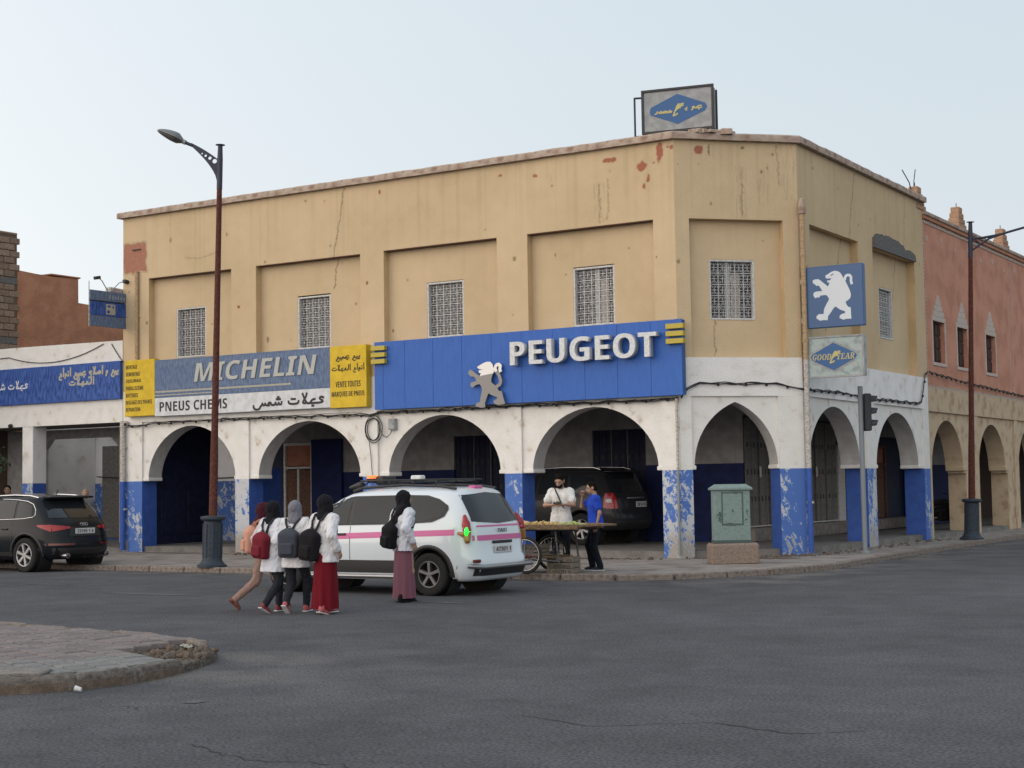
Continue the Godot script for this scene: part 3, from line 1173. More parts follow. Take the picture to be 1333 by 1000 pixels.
		rub.box(M.rubble if gnd.randf() < 0.6 else M.earth, q, Vector3(r * 2, r * 1.2, r * 1.6), r * 0.35, Basis(Vector3(gnd.randf(), 1, gnd.randf()).normalized(), gnd.randf() * 6))
	for i in 900:
		var kq := along(line, acc, 44.0 + gnd.randf() * 34.0)
		var off := 0.09 + 0.5 * pow(gnd.randf(), 3.0)
		var kn := Vector2(0, 1) if kq.x < 0.8 else Vector2(1, 0) if kq.y < 1.0 else Vector2(0.7, 0.7)
		kq += kn * off
		var r := 0.004 + 0.014 * pow(gnd.randf(), 4.0)
		rub.box([M.rubble, M.earth, M.kerb, M.leaf_litter][gnd.randi() % 4], Vector3(kq.x, r * 0.4, kq.y), Vector3(r * 2.4, r, r * 1.8), 0.0, Basis(Vector3.UP, gnd.randf() * 6))
	stuff(put("rubble", rub, pave))
	for q in [[-2.9, 0.45, 2.2, 0.3, 3], [-6.6, 0.4, 1.8, 0.22, 4], [-10.0, 0.4, 1.7, 0.2, 5], [1.8, -0.5, 0.5, 0.35, 6], [-13.6, 0.35, 1.6, 0.2, 8]]:
		var mb := Mb.new()
		mb.prism(M.earth, ragged(Vector2(q[0], -q[1]), Vector2(q[2], q[3]), q[4], 26, 0.3), Vector3(0, 0.102, 0), Vector3.RIGHT, Vector3.FORWARD, 0.0)
		put("bare_earth", mb, pave)
	island()

func along(line: Array, acc: Array, s: float) -> Vector2:
	for i in line.size() - 1:
		if s <= acc[i + 1]:
			return (line[i] as Vector2).lerp(line[i + 1], (s - acc[i]) / (acc[i + 1] - acc[i]))
	return line[line.size() - 1]

# the paved tip of the traffic island in the left foreground, broken open at its end
func island() -> void:
	var top := 0.14
	# outline in (x, z)
	M.kerb_dark = worn([lin(.085, .075, .065), lin(.17, .15, .132), lin(.23, .205, .185)], [0.25, 0.5, 0.75], 0.8, 132, 0.02, 0.97, 1.0, 0.25, 0.35)
	var rim := [Vector2(-9.0, 15.2), Vector2(-4.0, 16.05), Vector2(-0.87, 16.67), Vector2(0.51, 16.78), Vector2(1.9, 16.95), Vector2(2.5, 17.12), Vector2(3.0, 17.33), Vector2(3.38, 17.56), Vector2(3.62, 17.85), Vector2(3.78, 18.15), Vector2(3.96, 18.55), Vector2(4.14, 19.05), Vector2(4.17, 19.5), Vector2(4.1, 19.95), Vector2(3.9, 20.3), Vector2(3.6, 20.6), Vector2(2.0, 22.2), Vector2(-3.0, 26.5), Vector2(-9.0, 31.0)]
	var poly := PackedVector2Array()
	for q in rim:
		poly.append(Vector2(q.x, -q.y))
	var base := Mb.new()
	base.prism(M.earth, poly, Vector3(0, 0.075, 0), Vector3.RIGHT, Vector3.FORWARD, 0.075)
	var isl := struct("traffic_island", base)
	# rough kerb of concrete lumps round the rim
	var g := RandomNumberGenerator.new()
	g.seed = 3
	var acc := [0.0]
	for i in rim.size() - 1:
		acc.append(acc[i] + rim[i].distance_to(rim[i + 1]))
	var s := 4.6
	while s < 20.5:
		var ln := 0.45 + g.randf() * 0.45
		var here := along(rim, acc, s)
		var broken := here.x > 3.05 and here.y > 17.2 and here.y < 18.6
		if broken:
			ln *= 0.3
		var p0 := along(rim, acc, s)
		var p1 := along(rim, acc, s + ln * 0.995)
		var dir := (p1 - p0).normalized()
		var nrm := Vector2(-dir.y, dir.x)
		var mid := (p0 + p1) * 0.5 + nrm * 0.055
		var mb := Mb.new()
		var hgt := 0.143 - (0.03 + g.randf() * 0.07 if broken else g.randf() * 0.02)
		lump(mb, M.rubble if broken else M.kerb_dark if here.y > 17.6 else M.kerb, Vector3(mid.x, hgt * 0.5, mid.y), Vector3(p0.distance_to(p1) + 0.01, hgt, 0.14), Basis(Vector3.UP, -dir.angle()) * Basis(Vector3.RIGHT, (g.randf() - 0.5) * (0.5 if broken else 0.05)), g)
		put("kerb_lump", mb, isl)
		s += ln
	# paving blocks, laid staggered; the nearest ones are parts, the rest of the field is one
	var hole := PackedVector2Array([Vector2(2.9, 19.05), Vector2(3.05, 18.7), Vector2(2.95, 18.1), Vector2(2.98, 17.6), Vector2(3.8, 17.5), Vector2(4.3, 18.9), Vector2(4.15, 18.95)])
	hole = PackedVector2Array([Vector2(2.93, 18.56), Vector2(2.77, 17.93), Vector2(2.68, 17.3), Vector2(3.4, 17.2), Vector2(4.4, 18.3), Vector2(4.0, 18.74), Vector2(3.5, 18.66), Vector2(3.2, 18.64)])
	var inner := PackedVector2Array()
	for q in Geometry2D.offset_polygon(PackedVector2Array(rim), -0.15)[0]:
		inner.append(q)
	var mats := []
	for i in 5:
		var t := 0.9 + 0.05 * i
		mats.append(worn([lin(.20 * t, .17 * t, .162 * t), lin(.25 * t, .215 * t, .21 * t)], [0.3, 0.7], 0.7, 70 + i, 0.02, 0.92, 0.6, 0.2, 0.3))
	for i in 3:
		var t := 0.95 + 0.06 * i
		mats.append(worn([lin(.19 * t, .185 * t, .18 * t), lin(.25 * t, .245 * t, .235 * t)], [0.3, 0.7], 0.7, 80 + i, 0.02, 0.92, 0.6, 0.2, 0.3))
	var bl := 0.24
	var bw := 0.24
	var meshes := []
	for m in mats:
		var mb := Mb.new()
		mb.box(m, Vector3.ZERO, Vector3(bl - 0.022, 0.06, bw - 0.022), 0.008)
		meshes.append(mb.mesh())
	var rest := Mb.new()
	var dir := Vector2(0.93, 0.36).normalized()     # along the courses
	var nrm := Vector2(-dir.y, dir.x)
	var turn := -dir.angle()
	var cells := []
	for r in range(-36, 46):
		for c in range(-60, 40):
			var p := Vector2(3.0, 18.6) + nrm * (r * bw) + dir * (c * bl + (bl * 0.5 if r & 1 else 0.0))
			if not Geometry2D.is_point_in_polygon(p, inner) or Geometry2D.is_point_in_polygon(p, hole):
				continue
			if p.distance_to(Vector2(3.2, 20.3)) < 0.0:
				continue
			var rel := Vector2(CAM.x, CAM.z) - p
			cells.append([rel.length(), p, r])
	cells.sort_custom(func(a, b): return a[0] < b[0])
	var n := 0
	for c in cells:
		var p: Vector2 = c[1]
		# inside the picture?
		var v := Vector3(p.x, top, p.y) - CAM
		var f := Vector3(-0.5296, 0, -0.8482)
		var rt := Vector3(0.8482, 0, -0.5296)
		if absf(v.dot(rt) / maxf(v.dot(f), 0.1)) > 0.40 or v.dot(f) < 4.0:
			continue
		# grey repairs lie along the near edge
		var grey: bool = (p - Vector2(3.9, 20.0)).dot(Vector2(0.62, 0.78)) > -1.25 + 0.25 * sin(p.x * 3.0)
		var mi: int = 5 + g.randi() % 3 if grey else g.randi() % 5
		var y := top - 0.03 + (g.randf() - 0.5) * 0.010
		var bs := Basis(Vector3.UP, turn + (g.randf() - 0.5) * 0.03) * Basis(Vector3.RIGHT, (g.randf() - 0.5) * 0.03)
		if n < 300:
			put("paving_block", meshes[mi], isl, Transform3D(bs, Vector3(p.x, y, p.y)))
		else:
			rest.box(mats[mi], Vector3(p.x, y, p.y), Vector3(bl - 0.022, 0.06, bw - 0.022), 0.0, bs)
		n += 1
	stuff(put("paving_field", rest, isl))
	# loose clods in the hole
	var cl := Mb.new()
	for i in 170:
		var a := g.randf() * TAU
		var r := sqrt(g.randf())
		var p := Vector2(3.32, 18.0) + Vector2(cos(a) * 0.62, sin(a) * 0.6) * r
		if not Geometry2D.is_point_in_polygon(p, PackedVector2Array(rim)):
			continue
		var q := 0.008 + 0.035 * pow(g.randf(), 3.0)
		if p.x > 3.4 and g.randf() < 0.4:
			q *= 1.6
		cl.box(M.earth if g.randf() < 0.6 else M.rubble, Vector3(p.x, 0.075 + q * 0.3, p.y), Vector3(q * 2.2, q * 1.2, q * 1.8), q * 0.4, Basis(Vector3(g.randf(), 1, g.randf()).normalized(), g.randf() * 6))
	stuff(put("clods", cl, isl))
	var slab := Mb.new()
	lump(slab, M.concrete, Vector3(3.45, top + 0.008, 20.3), Vector3(0.85, 0.04, 0.42), Basis(Vector3.UP, 0.6), g)
	put("broken_slab", slab, isl)

func lump(mb: Mb, m, c: Vector3, size: Vector3, bs: Basis, g: RandomNumberGenerator) -> void:
	# a block with worn, uneven corners
	var h := size * 0.5
	var rows := []
	var prof := [[-1.0, 0.96], [0.35, 1.0], [0.8, 0.93], [1.0, 0.78]]
	var nseg := 14
	for p in prof:
		var row := PackedVector3Array()
		for k in nseg:
			var a := -TAU * k / nseg
			var x := signf(cos(a)) * pow(absf(cos(a)), 0.28)
			var z := signf(sin(a)) * pow(absf(sin(a)), 0.28)
			var j := 1.0 + (g.randf() - 0.5) * 0.16
			row.append(c + bs * Vector3(x * h.x * (p[1] + 0.02), p[0] * h.y * (1.0 + (g.randf() - 0.5) * 0.2 * (1 if p[0] > 0.5 else 0)), z * h.z * p[1] * j))
		rows.append(row)
	mb.grid(m, rows, false, true)
	var t: PackedVector3Array = rows[rows.size() - 1]
	var mid := Vector3.ZERO
	for p in t:
		mid += p / t.size()
	for i in t.size():
		mb.tri(m, mid, t[i], t[(i + 1) % t.size()])

# ---- the corner building ----
# painted plaster of a facade: w x h metres from (s0, y1) down; spots are peeled places, lines are cracks
func plaster(s0: float, y1: float, w: float, h: float, ppm: float, base: Vector3, sd: int, spots: Array, lines: Array, streaks: Array) -> StandardMaterial3D:
	var W := int(w * ppm)
	var H := int(h * ppm)
	var n1 := noise(sd, 0.006, 4).get_image(W, H).get_data()
	var n2 := noise(sd + 1, 0.05, 4).get_image(W, H).get_data()
	var nx := noise(sd + 2, 0.11, 3)
	var out := PackedByteArray()
	out.resize(W * H * 3)
	var run := PackedFloat32Array()
	for x in W:
		run.append(nx.get_noise_1d(x))
	var lut := PackedByteArray()
	for i in 1025:
		lut.append(int(255.0 * clampf(Color(i / 1024.0, 0, 0).linear_to_srgb().r, 0, 1)))
	for y in H:
		var fall := clampf(1.0 - float(y) / H, 0.0, 1.0)
		for x in W:
			var id := y * W + x
			var a := n1[id] / 255.0
			var b := n2[id] / 255.0
			var v := 0.88 + 0.16 * a + 0.07 * (b - 0.5)
			# rain streaks fade downwards from the coping
			v -= maxf(run[x] - 0.08, 0.0) * 0.2 * fall * fall
			var k := id * 3
			out[k] = lut[int(1024 * minf(base.x * v, 1.0))]
			out[k + 1] = lut[int(1024 * minf(base.y * (v - 0.01), 1.0))]
			out[k + 2] = lut[int(1024 * minf(base.z * (v - 0.03 * (1 - a)), 1.0))]
	var put_px := func(x: int, y: int, c: Vector3, t: float):
		if x < 0 or y < 0 or x >= W or y >= H:
			return
		var k := (y * W + x) * 3
		out[k] = int(lerpf(out[k], lut[int(1024 * c.x)], t))
		out[k + 1] = int(lerpf(out[k + 1], lut[int(1024 * c.y)], t))
		out[k + 2] = int(lerpf(out[k + 2], lut[int(1024 * c.z)], t))
	var ed := noise(sd + 5, 0.09, 4)
	for s in spots:
		# [s, y, rs, ry, colour, raggedness]
		var cx: float = (s[0] - s0) * ppm
		var cy: float = (y1 - s[1]) * ppm
		var rx: float = s[2] * ppm
		var ry: float = s[3] * ppm
		for y in range(int(cy - ry * 1.7), int(cy + ry * 1.7) + 1):
			for x in range(int(cx - rx * 1.7), int(cx + rx * 1.7) + 1):
				var e := Vector2((x - cx) / rx, (y - cy) / ry)
				var r: float = maxf(absf(e.x), absf(e.y)) if s[5] < 0 else e.length()
				r += ed.get_noise_2d(x * 0.9, y * 0.9) * absf(s[5])
				if r < 1.0:
					put_px.call(x, y, s[4] * (0.9 + 0.2 * ed.get_noise_2d(x * 3, y * 3)), 1.0)
				elif r < 1.12:
					put_px.call(x, y, base * 0.6, 0.5)
	for l in lines:
		var pts: Array = l[0]
		for i in pts.size() - 1:
			var a: Vector2 = pts[i]
			var b: Vector2 = pts[i + 1]
			var n := int(a.distance_to(b) * ppm * 2)
			for t in n:
				var q := a.lerp(b, float(t) / n)
				var x := (q.x - s0) * ppm + ed.get_noise_2d(t * 0.4, a.x * 9) * 2.0
				var y := (y1 - q.y) * ppm
				put_px.call(int(x), int(y), base * 0.36, l[1] * 0.6)
				if ed.get_noise_1d(t * 2.0) > 0.1:
					put_px.call(int(x) + 1, int(y), base * 0.3, l[1] * 0.7)
	for st in streaks:
		# [s, ytop, ybottom, width, strength]
		for y in range(int((y1 - st[1]) * ppm), int((y1 - st[2]) * ppm)):
			for x in range(int((st[0] - st[3] - s0) * ppm), int((st[0] + st[3] - s0) * ppm)):
				var q := ed.get_noise_2d(x * 4.0, y * 0.35)
				if q > 0.12:
					put_px.call(x, y, base * 0.5, st[4] * 0.6 * minf(q * 3, 1))
	var m := StandardMaterial3D.new()
	m.albedo_texture = ImageTexture.create_from_image(Image.create_from_data(W, H, false, Image.FORMAT_RGB8, out))
	m.uv1_scale = Vector3(1.0 / w, 1.0 / h, 1)
	m.uv1_offset = Vector3(-s0 / w, y1 / h, 0)
	m.roughness = 0.92
	m.metallic_specular = 0.3
	add_grain(m, 0.08, 0.7)
	return m

func arch_curve(l: float, r: float, spring: float, rise: float, n := 28) -> PackedVector2Array:
	var out := PackedVector2Array()
	var w := (r - l) * 0.5
	for i in n + 1:
		# closer samples at the springing
		var u := -cos(PI * i / n)
		var y: float
		if rise > w * 1.05:
			var R := (rise * rise + w * w) / (2.0 * w)
			y = sqrt(maxf(R * R - pow(absf(u) * w + R - w, 2), 0.0))
		else:
			y = rise * pow(maxf(1.0 - pow(absf(u), 1.93), 0.0), 0.535)
		out.append(Vector2((l + r) * 0.5 + u * w, spring + y))
	return out

# one front: o is its left foot, ux runs along it; piers, arches, recesses and windows in metres along it
func facade(b: Node3D, o: Vector3, ux: Vector3, L: float, piers: Array, arches: Array, recesses: Array, wins: Array, pl: StandardMaterial3D, peel: Array) -> void:
	var uy := Vector3.UP
	var n := ux.cross(uy)
	var at := func(s: float, y: float, z: float) -> Vector3: return o + ux * s + uy * y + n * z
	var TOP := 8.86
	var LOW := 4.26
	# upper wall with its recesses cut out from below
	var c := PackedVector2Array([Vector2(0, LOW)])
	for r in recesses:
		c.append_array([Vector2(r[0], LOW), Vector2(r[0], r[2]), Vector2(r[1], r[2]), Vector2(r[1], LOW)])
	c.append_array([Vector2(L, LOW), Vector2(L, TOP), Vector2(0, TOP)])
	var up := Mb.new()
	up.prism(pl, c, o, ux, uy, 0.20, M.yellow)
	put("upper_wall", up, b)
	# walls at the back of the recesses, round the windows
	var rec := Mb.new()
	for i in recesses.size():
		var r: Array = recesses[i]
		var holes := []
		for w in wins:
			if w[0] > r[0] and w[1] < r[1]:
				holes.append(w)
		var ro := o - n * 0.20
		var quads := []
		if holes.is_empty():
			quads.append([r[0], r[1], LOW, r[2]])
		else:
			var w: Array = holes[0]
			quads = [[r[0], w[0], LOW, r[2]], [w[1], r[1], LOW, r[2]], [w[0], w[1], LOW, w[2]], [w[0], w[1], w[3], r[2]]]
		for q in quads:
			rec.prism(pl, PackedVector2Array([Vector2(q[0], q[2]), Vector2(q[1], q[2]), Vector2(q[1], q[3]), Vector2(q[0], q[3])]), ro, ux, uy, 0.16, M.yellow)
	put("recess_wall", rec, b)
	for w in wins:
		grille_window(b, at.call((w[0] + w[1]) * 0.5, w[2], -0.20), ux, w[1] - w[0], w[3] - w[2], w[4] if w.size() > 4 else 0.0)
	# white band over the arcade
	var bd := Mb.new()
	bd.prism(M.white, PackedVector2Array([Vector2(0, 3.45), Vector2(L, 3.45), Vector2(L, LOW), Vector2(0, LOW)]), o + n * 0.003, ux, uy, 0.3)
	put("white_band", bd, b)
	# arcade wall
	var a := PackedVector2Array([Vector2(0, 1.92)])
	for r in arches:
		a.append(Vector2(r[0], 1.92))
		a.append_array(arch_curve(r[0], r[1], 2.0, r[2]))
		a.append(Vector2(r[1], 1.92))
	a.append_array([Vector2(L, 1.92), Vector2(L, 3.45), Vector2(0, 3.45)])
	var ar := Mb.new()
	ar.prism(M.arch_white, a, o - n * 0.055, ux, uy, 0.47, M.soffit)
	put("arcade_wall", ar, b)
	for i in piers.size():
		var p: Array = piers[i]
		var pm := Mb.new()
		# blue foot: chipped front, sides better kept
		var fr = [M.blue_peel, M.blue_chip, M.blue_chalk, M.blue_light][peel[i]]
		var w := (p[1] - p[0]) as float
		pm.prism(fr, PackedVector2Array([Vector2(p[0], 0.1), Vector2(p[1], 0.1), Vector2(p[1], 1.92), Vector2(p[0], 1.92)]), o, ux, uy, 0.525, M.blue)
		# strip of pilaster above it
		pm.prism(M.arch_white, PackedVector2Array([Vector2(p[0] + 0.002, 1.92), Vector2(p[1] - 0.002, 1.92), Vector2(p[1] - 0.002, 3.45), Vector2(p[0] + 0.002, 3.45)]), o + n * 0.001, ux, uy, 0.056, M.arch_white)
		put("pier", pm, b)
	# the blocks from which the arches spring
	for r in arches:
		for e in [[r[0] - 0.25, r[0] + 0.03], [r[1] - 0.03, r[1] + 0.25]]:
			var q0: float = e[0]
			var q1: float = e[1]
			var inside := false
			for p in piers:
				if q0 < p[0] and q1 > p[1]:
					inside = true
			if inside or q0 < 0.0 or q1 > L:
				q0 = maxf(q0, 0.02)
				q1 = minf(q1, L - 0.02)
			var cb := Mb.new()
			var mid: Vector3 = at.call((q0 + q1) * 0.5, 1.965, -0.28)
			cb.box(M.arch_white, mid, Vector3(q1 - q0, 0.085, 0.50), 0.012, Basis(ux, uy, n))
			put("springer_block", cb, b)

func grille_window(b: Node3D, foot: Vector3, ux: Vector3, w: float, h: float, curtain := 0.0) -> void:
	var n := ux.cross(Vector3.UP)
	var bs := Basis(ux, Vector3.UP, n)
	var win := Node3D.new()
	win.name = numbered("window", b)
	win.transform = Transform3D(bs, foot)
	b.add_child(win)
	if not M.has("grille_mesh%.2f" % w):
		var fr := Mb.new()
		# reveal and sill
		fr.box(M.frame_white, Vector3(-w / 2 + 0.02, h / 2, -0.08), Vector3(0.04, h, 0.152), 0.004)
		fr.box(M.frame_white, Vector3(w / 2 - 0.02, h / 2, -0.08), Vector3(0.04, h, 0.152), 0.004)
		fr.box(M.frame_white, Vector3(0, h - 0.02, -0.08), Vector3(w - 0.08, 0.04, 0.15), 0.004)
		fr.box(M.frame_white, Vector3(0, 0.02, -0.07), Vector3(w - 0.08, 0.04, 0.17), 0.004)
		var gm := Mb.new()
		var gw := w - 0.08
		var gh := h - 0.08
		var z := -0.075
		for i in 6:
			gm.box(M.grille, Vector3(-gw / 2 + gw * i / 5.0, h / 2, z), Vector3(0.016, gh, 0.014))
			gm.box(M.grille, Vector3(0, 0.04 + gh * i / 5.0, z + 0.002), Vector3(gw, 0.016, 0.013))
		for i in 5:
			for j in 5:
				var c := Vector3(-gw / 2 + gw * (i + 0.5) / 5.0, 0.04 + gh * (j + 0.5) / 5.0, z + 0.004)
				var rx := gw / 10.0
				var ry := gh / 10.0
				# a cross with a scroll in each corner
				gm.box(M.grille, c, Vector3(0.011, ry * 1.5, 0.010))
				gm.box(M.grille, c + Vector3(0, 0, 0.001), Vector3(rx * 1.5, 0.011, 0.009))
				for sx in [-1.0, 1.0]:
					for sy in [-1.0, 1.0]:
						var pts := []
						for k in 7:
							var t := -0.4 + 4.6 * k / 6.0
							var rr := 1.0 - 0.09 * k
							pts.append(c + Vector3(sx * (rx * 0.5 + cos(t) * rx * 0.30 * rr), sy * (ry * 0.5 + sin(t) * ry * 0.30 * rr), 0.0))
						gm.tube(M.grille, pts, 0.0065, 4, false)
		var pn := Mb.new()
		pn.box(M.pane, Vector3(0, h / 2, -0.145), Vector3(w - 0.08, h - 0.08, 0.01))
		M["grille_frame%.2f" % w] = fr.mesh()
		M["grille_mesh%.2f" % w] = gm.mesh()
		M["grille_pane%.2f" % w] = pn.mesh()
	put("frame", M["grille_frame%.2f" % w], win)
	put("grille", M["grille_mesh%.2f" % w], win)
	put("pane", M["grille_pane%.2f" % w], win)
	if curtain > 0.0:
		var cu := Mb.new()
		cu.box(M.frame_white, Vector3(curtain - 0.5 + 0.02, h / 2, -0.132), Vector3(0.12, h - 0.1, 0.01))
		cu.box(M.curtain, Vector3(curtain - 0.5 + 0.2, h * 0.4, -0.135), Vector3(0.2, h * 0.75, 0.006))
		put("curtain", cu, win)

func corner_building() -> void:
	var b := thing("corner_building", "two-storey yellow corner building over a white arcade with blue pier feet", "building")
	var red := Vector3(.40, .15, .095)
	var gy := Vector3(.34, .25, .15)
	var yel := Vector3(.60, .466, .296)
	var spots := []
	for q in [[15.75, 8.60, .08, .17], [15.34, 8.36, .09, .10], [15.48, 8.10, .045, .08], [15.38, 7.92, .045, .07], [16.04, 8.70, .07, .04], [14.6, 8.61, .16, .05], [12.68, 8.49, .06, .03], [11.78, 8.60, .06, .03], [8.41, 8.61, .03, .05], [15.95, 8.72, .03, .03], [15.62, 8.42, .03, .02]]:
		spots.append([q[0], q[1], q[2], q[3], red, 0.85])
	# bare render at the far left corner
	spots.append([0.42, 7.78, .40, .38, Vector3(.42, .20, .14), -0.12])
	var g := RandomNumberGenerator.new()
	g.seed = 9
	for i in 46:
		var q := Vector2(g.randf() * 16.0, 4.6 + g.randf() * 4.1)
		var r := 0.012 + 0.03 * pow(g.randf(), 2.0)
		spots.append([q.x, q.y, r, r * (0.8 + g.randf()), gy if g.randf() < 0.75 else red * 0.8, 0.5])
	var cracks := [[[Vector2(7.36, 8.82), Vector2(7.18, 7.82), Vector2(6.94, 6.88), Vector2(6.9, 6.44)], 0.75], [[Vector2(14.28, 8.1), Vector2(14.31, 7.6), Vector2(14.28, 7.25)], 0.5], [[Vector2(14.5, 8.2), Vector2(14.52, 7.7), Vector2(14.47, 7.3)], 0.35], [[Vector2(2.2, 7.62), Vector2(2.7, 7.55), Vector2(3.3, 7.66)], 0.3]]
	var streaks := [[14.3, 8.1, 7.25, 0.14, 0.5], [13.2, 8.85, 8.3, 0.2, 0.2], [4.4, 8.85, 8.4, 0.3, 0.15], [10.2, 8.85, 8.5, 0.3, 0.15]]
	var pl_left := plaster(0.0, 8.9, 16.1, 4.7, 46.0, yel, 100, spots, cracks, streaks)
	var piers := [[0.0, 0.68], [3.88, 4.33], [7.86, 8.30], [11.80, 12.25], [15.68, 16.1]]
	var arches := [[0.86, 3.84, 1.31], [4.60, 7.75, 1.29], [8.58, 11.66, 1.29], [12.50, 15.57, 1.31]]
	var recs := [[0.93, 3.78, 7.19], [4.59, 7.84, 7.19], [8.53, 11.68, 7.2], [12.48, 15.59, 7.2]]
	var wins := [[1.72, 2.74, 5.07, 6.35], [5.76, 6.78, 5.05, 6.36], [9.62, 10.64, 5.08, 6.37], [13.52, 14.54, 5.08, 6.38, 0.5]]
	facade(b, Vector3(-16.1, 0, 0), Vector3.RIGHT, 16.1, piers, arches, recs, wins, pl_left, [1, 2, 3, 1, 0])
	# the cut corner and the right front share one painted length: 0 to 2.76 and on from there
	var sp2 := []
	for q in [[0.56, 8.66, .085, .10], [0.78, 8.66, .02, .1], [1.52, 8.72, .04, .03], [1.94, 8.22, .03, .04], [2.2, 8.6, .03, .03], [0.35, 7.15, .03, .03]]:
		sp2.append([q[0], q[1], q[2], q[3], red if q[2] > .08 else gy * 0.8, 0.5])
	for i in 26:
		var q := Vector2(g.randf() * 11.4, 4.4 + g.randf() * 4.3)
		var r := 0.012 + 0.03 * pow(g.randf(), 2.0)
		sp2.append([q.x, q.y, r, r * (0.8 + g.randf()), gy, 0.5])
	var cr2 := [[[Vector2(1.5, 7.95), Vector2(1.48, 7.25)], 0.5], [[Vector2(0.9, 5.05), Vector2(0.88, 4.3)], 0.5], [[Vector2(6.38, 8.8), Vector2(6.1, 7.95), Vector2(5.9, 7.2), Vector2(5.6, 6.5)], 0.8], [[Vector2(10.05, 8.9), Vector2(9.9, 7.5), Vector2(9.4, 5.9)], 0.55], [[Vector2(7.75, 8.0), Vector2(7.73, 7.6)], 0.4], [[Vector2(2.3, 8.8), Vector2(2.35, 7.9)], 0.4]]
	var st2 := [[1.5, 8.3, 7.2, 0.12, 0.55], [2.0, 8.4, 7.5, 0.12, 0.4], [2.55, 8.85, 7.6, 0.2, 0.3], [3.2, 8.85, 7.8, 0.2, 0.25], [7.4, 8.9, 8.1, 0.4, 0.2]]
	var pl_right := plaster(0.0, 8.9, 11.56, 4.7, 46.0, yel, 200, sp2, cr2, st2)
	var ch := Vector3(1, 0, -1).normalized()
	facade(b, Vector3.ZERO, ch, 2.76, [[0.0, 0.27], [2.2, 2.76]], [[0.33, 2.18, 1.33]], [[0.31, 2.41, 7.18]], [[0.80, 1.82, 5.07, 6.35, 0.42]], pl_right, [0, 3])
	var pl_r2: StandardMaterial3D = pl_right.duplicate()
	pl_r2.uv1_offset = Vector3(2.78 / 11.56, 8.9 / 4.7, 0)
	facade(b, Vector3(1.95, 0, -1.95), Vector3.FORWARD, 8.72, [[0.0, 0.32], [3.90, 4.52], [8.22, 8.72]], [[0.40, 3.58, 1.29], [4.72, 7.92, 1.29]], [[0.65, 3.72, 7.2], [4.72, 7.92, 7.2]], [[5.66, 6.70, 5.1, 6.36]], pl_r2, [3, 0, 1])
	# coping along the three fronts
	var cp := [Vector3(-16.22, 0, 0.12), Vector3(0.05, 0, 0.12), Vector3(2.07, 0, -1.9), Vector3(2.07, 0, -10.72)]
	var g3 := noise(5, 0.8, 3)
	var com := Mb.new()
	for i in 3:
		var a: Vector3 = cp[i]
		var e: Vector3 = cp[i + 1]
		var dir := (e - a).normalized()
		var nn := dir.cross(Vector3.UP)
		var steps := int(a.distance_to(e) / 0.2)
		var rows := []
		for k in steps + 1:
			var p := a.lerp(e, float(k) / steps)
			var w := g3.get_noise_1d(k * 0.35 + i * 50) * 0.012
			var hgt := 9.0 + w
			rows.append(PackedVector3Array([p + Vector3(0, 8.845 + w * 0.4, 0) - nn * 0.10, p + Vector3(0, 8.845 + w * 0.4, 0) + nn * w * 0.5, p + Vector3(0, hgt - 0.03, 0) + nn * w * 0.5, p + Vector3(0, hgt, 0) - nn * (0.03 - w), p + Vector3(0, hgt, 0) - nn * 0.36, p + Vector3(0, 8.6, 0) - nn * 0.36]))
		for k in 5:
			var sub := []
			for r in rows:
				sub.append(PackedVector3Array([r[k], r[k + 1]]))
			com.grid(M.cornice, sub, true)
	# end of the coping
	com.box(M.cornice, Vector3(-16.2, 8.92, -0.06), Vector3(0.05, 0.15, 0.34), 0.02)
	put("coping", com, b)
	var rub := Mb.new()
	var gg := RandomNumberGenerator.new()
	gg.seed = 4
	for i in 14:
		var p := Vector3(0.2 + gg.randf() * 0.75, 0, 0)
		p = Vector3(p.x, 9.02, -p.x + 0.05 - gg.randf() * 0.1)
		lump(rub, M.cornice, p, Vector3(0.2 + gg.randf() * 0.2, 0.06 + 0.08 * gg.randf(), 0.18), Basis(Vector3.UP, gg.randf() * 3), gg)
	put("broken_coping", rub, b)
	# roof, ceiling of the arcade, floor, the walls of the shops inside
	var rf := Mb.new()
	var plan := PackedVector2Array([Vector2(-16.1, 0.2), Vector2(-0.1, 0.2), Vector2(1.75, 2.05), Vector2(1.75, 10.7), Vector2(-16.1, 10.7)])
	rf.prism(M.concrete, plan, Vector3(0, 8.62, 0), Vector3.RIGHT, Vector3.FORWARD, 0.2)
	put("roof", rf, b)
	var cl := Mb.new()
	var plan2 := PackedVector2Array([Vector2(-16.0, 0.5), Vector2(-0.25, 0.5), Vector2(1.45, 2.2), Vector2(1.45, 10.66), Vector2(-16.0, 10.66)])
	cl.prism(M.ceiling, plan2, Vector3(0, 3.72, 0), Vector3.RIGHT, Vector3.FORWARD, 0.2)
	put("arcade_ceiling", cl, b)
	var fl := Mb.new()
	var plan3 := PackedVector2Array([Vector2(-16.05, 0.08), Vector2(-0.05, 0.08), Vector2(1.85, 2.0), Vector2(1.85, 10.7), Vector2(-16.05, 10.7)])
	fl.prism(M.floor, plan3, Vector3(0, 0.24, 0), Vector3.RIGHT, Vector3.FORWARD, 0.24)
	put("arcade_floor", fl, b)
	var sw := Mb.new()
	sw.span(M.yellow, Vector3(-16.1, 4.3, -10.7), Vector3(-15.9, 8.86, -0.21))
	sw.span(M.yellow, Vector3(-15.89, 4.3, -10.7), Vector3(1.74, 8.86, -10.5))
	put("party_wall", sw, b)
	# shop fronts at the back of the arcade: a blue dado under white
	var bw := Mb.new()
	wall_strip(bw, Vector3(-16.0, 0, -5.0), Vector3(-0.985, 0, -5.0), [[-15.7, -14.9, 3.4], [-14.9, -13.85, 2.97], [-9.05, -7.3, 2.98], [-4.86, -3.36, 3.0]])
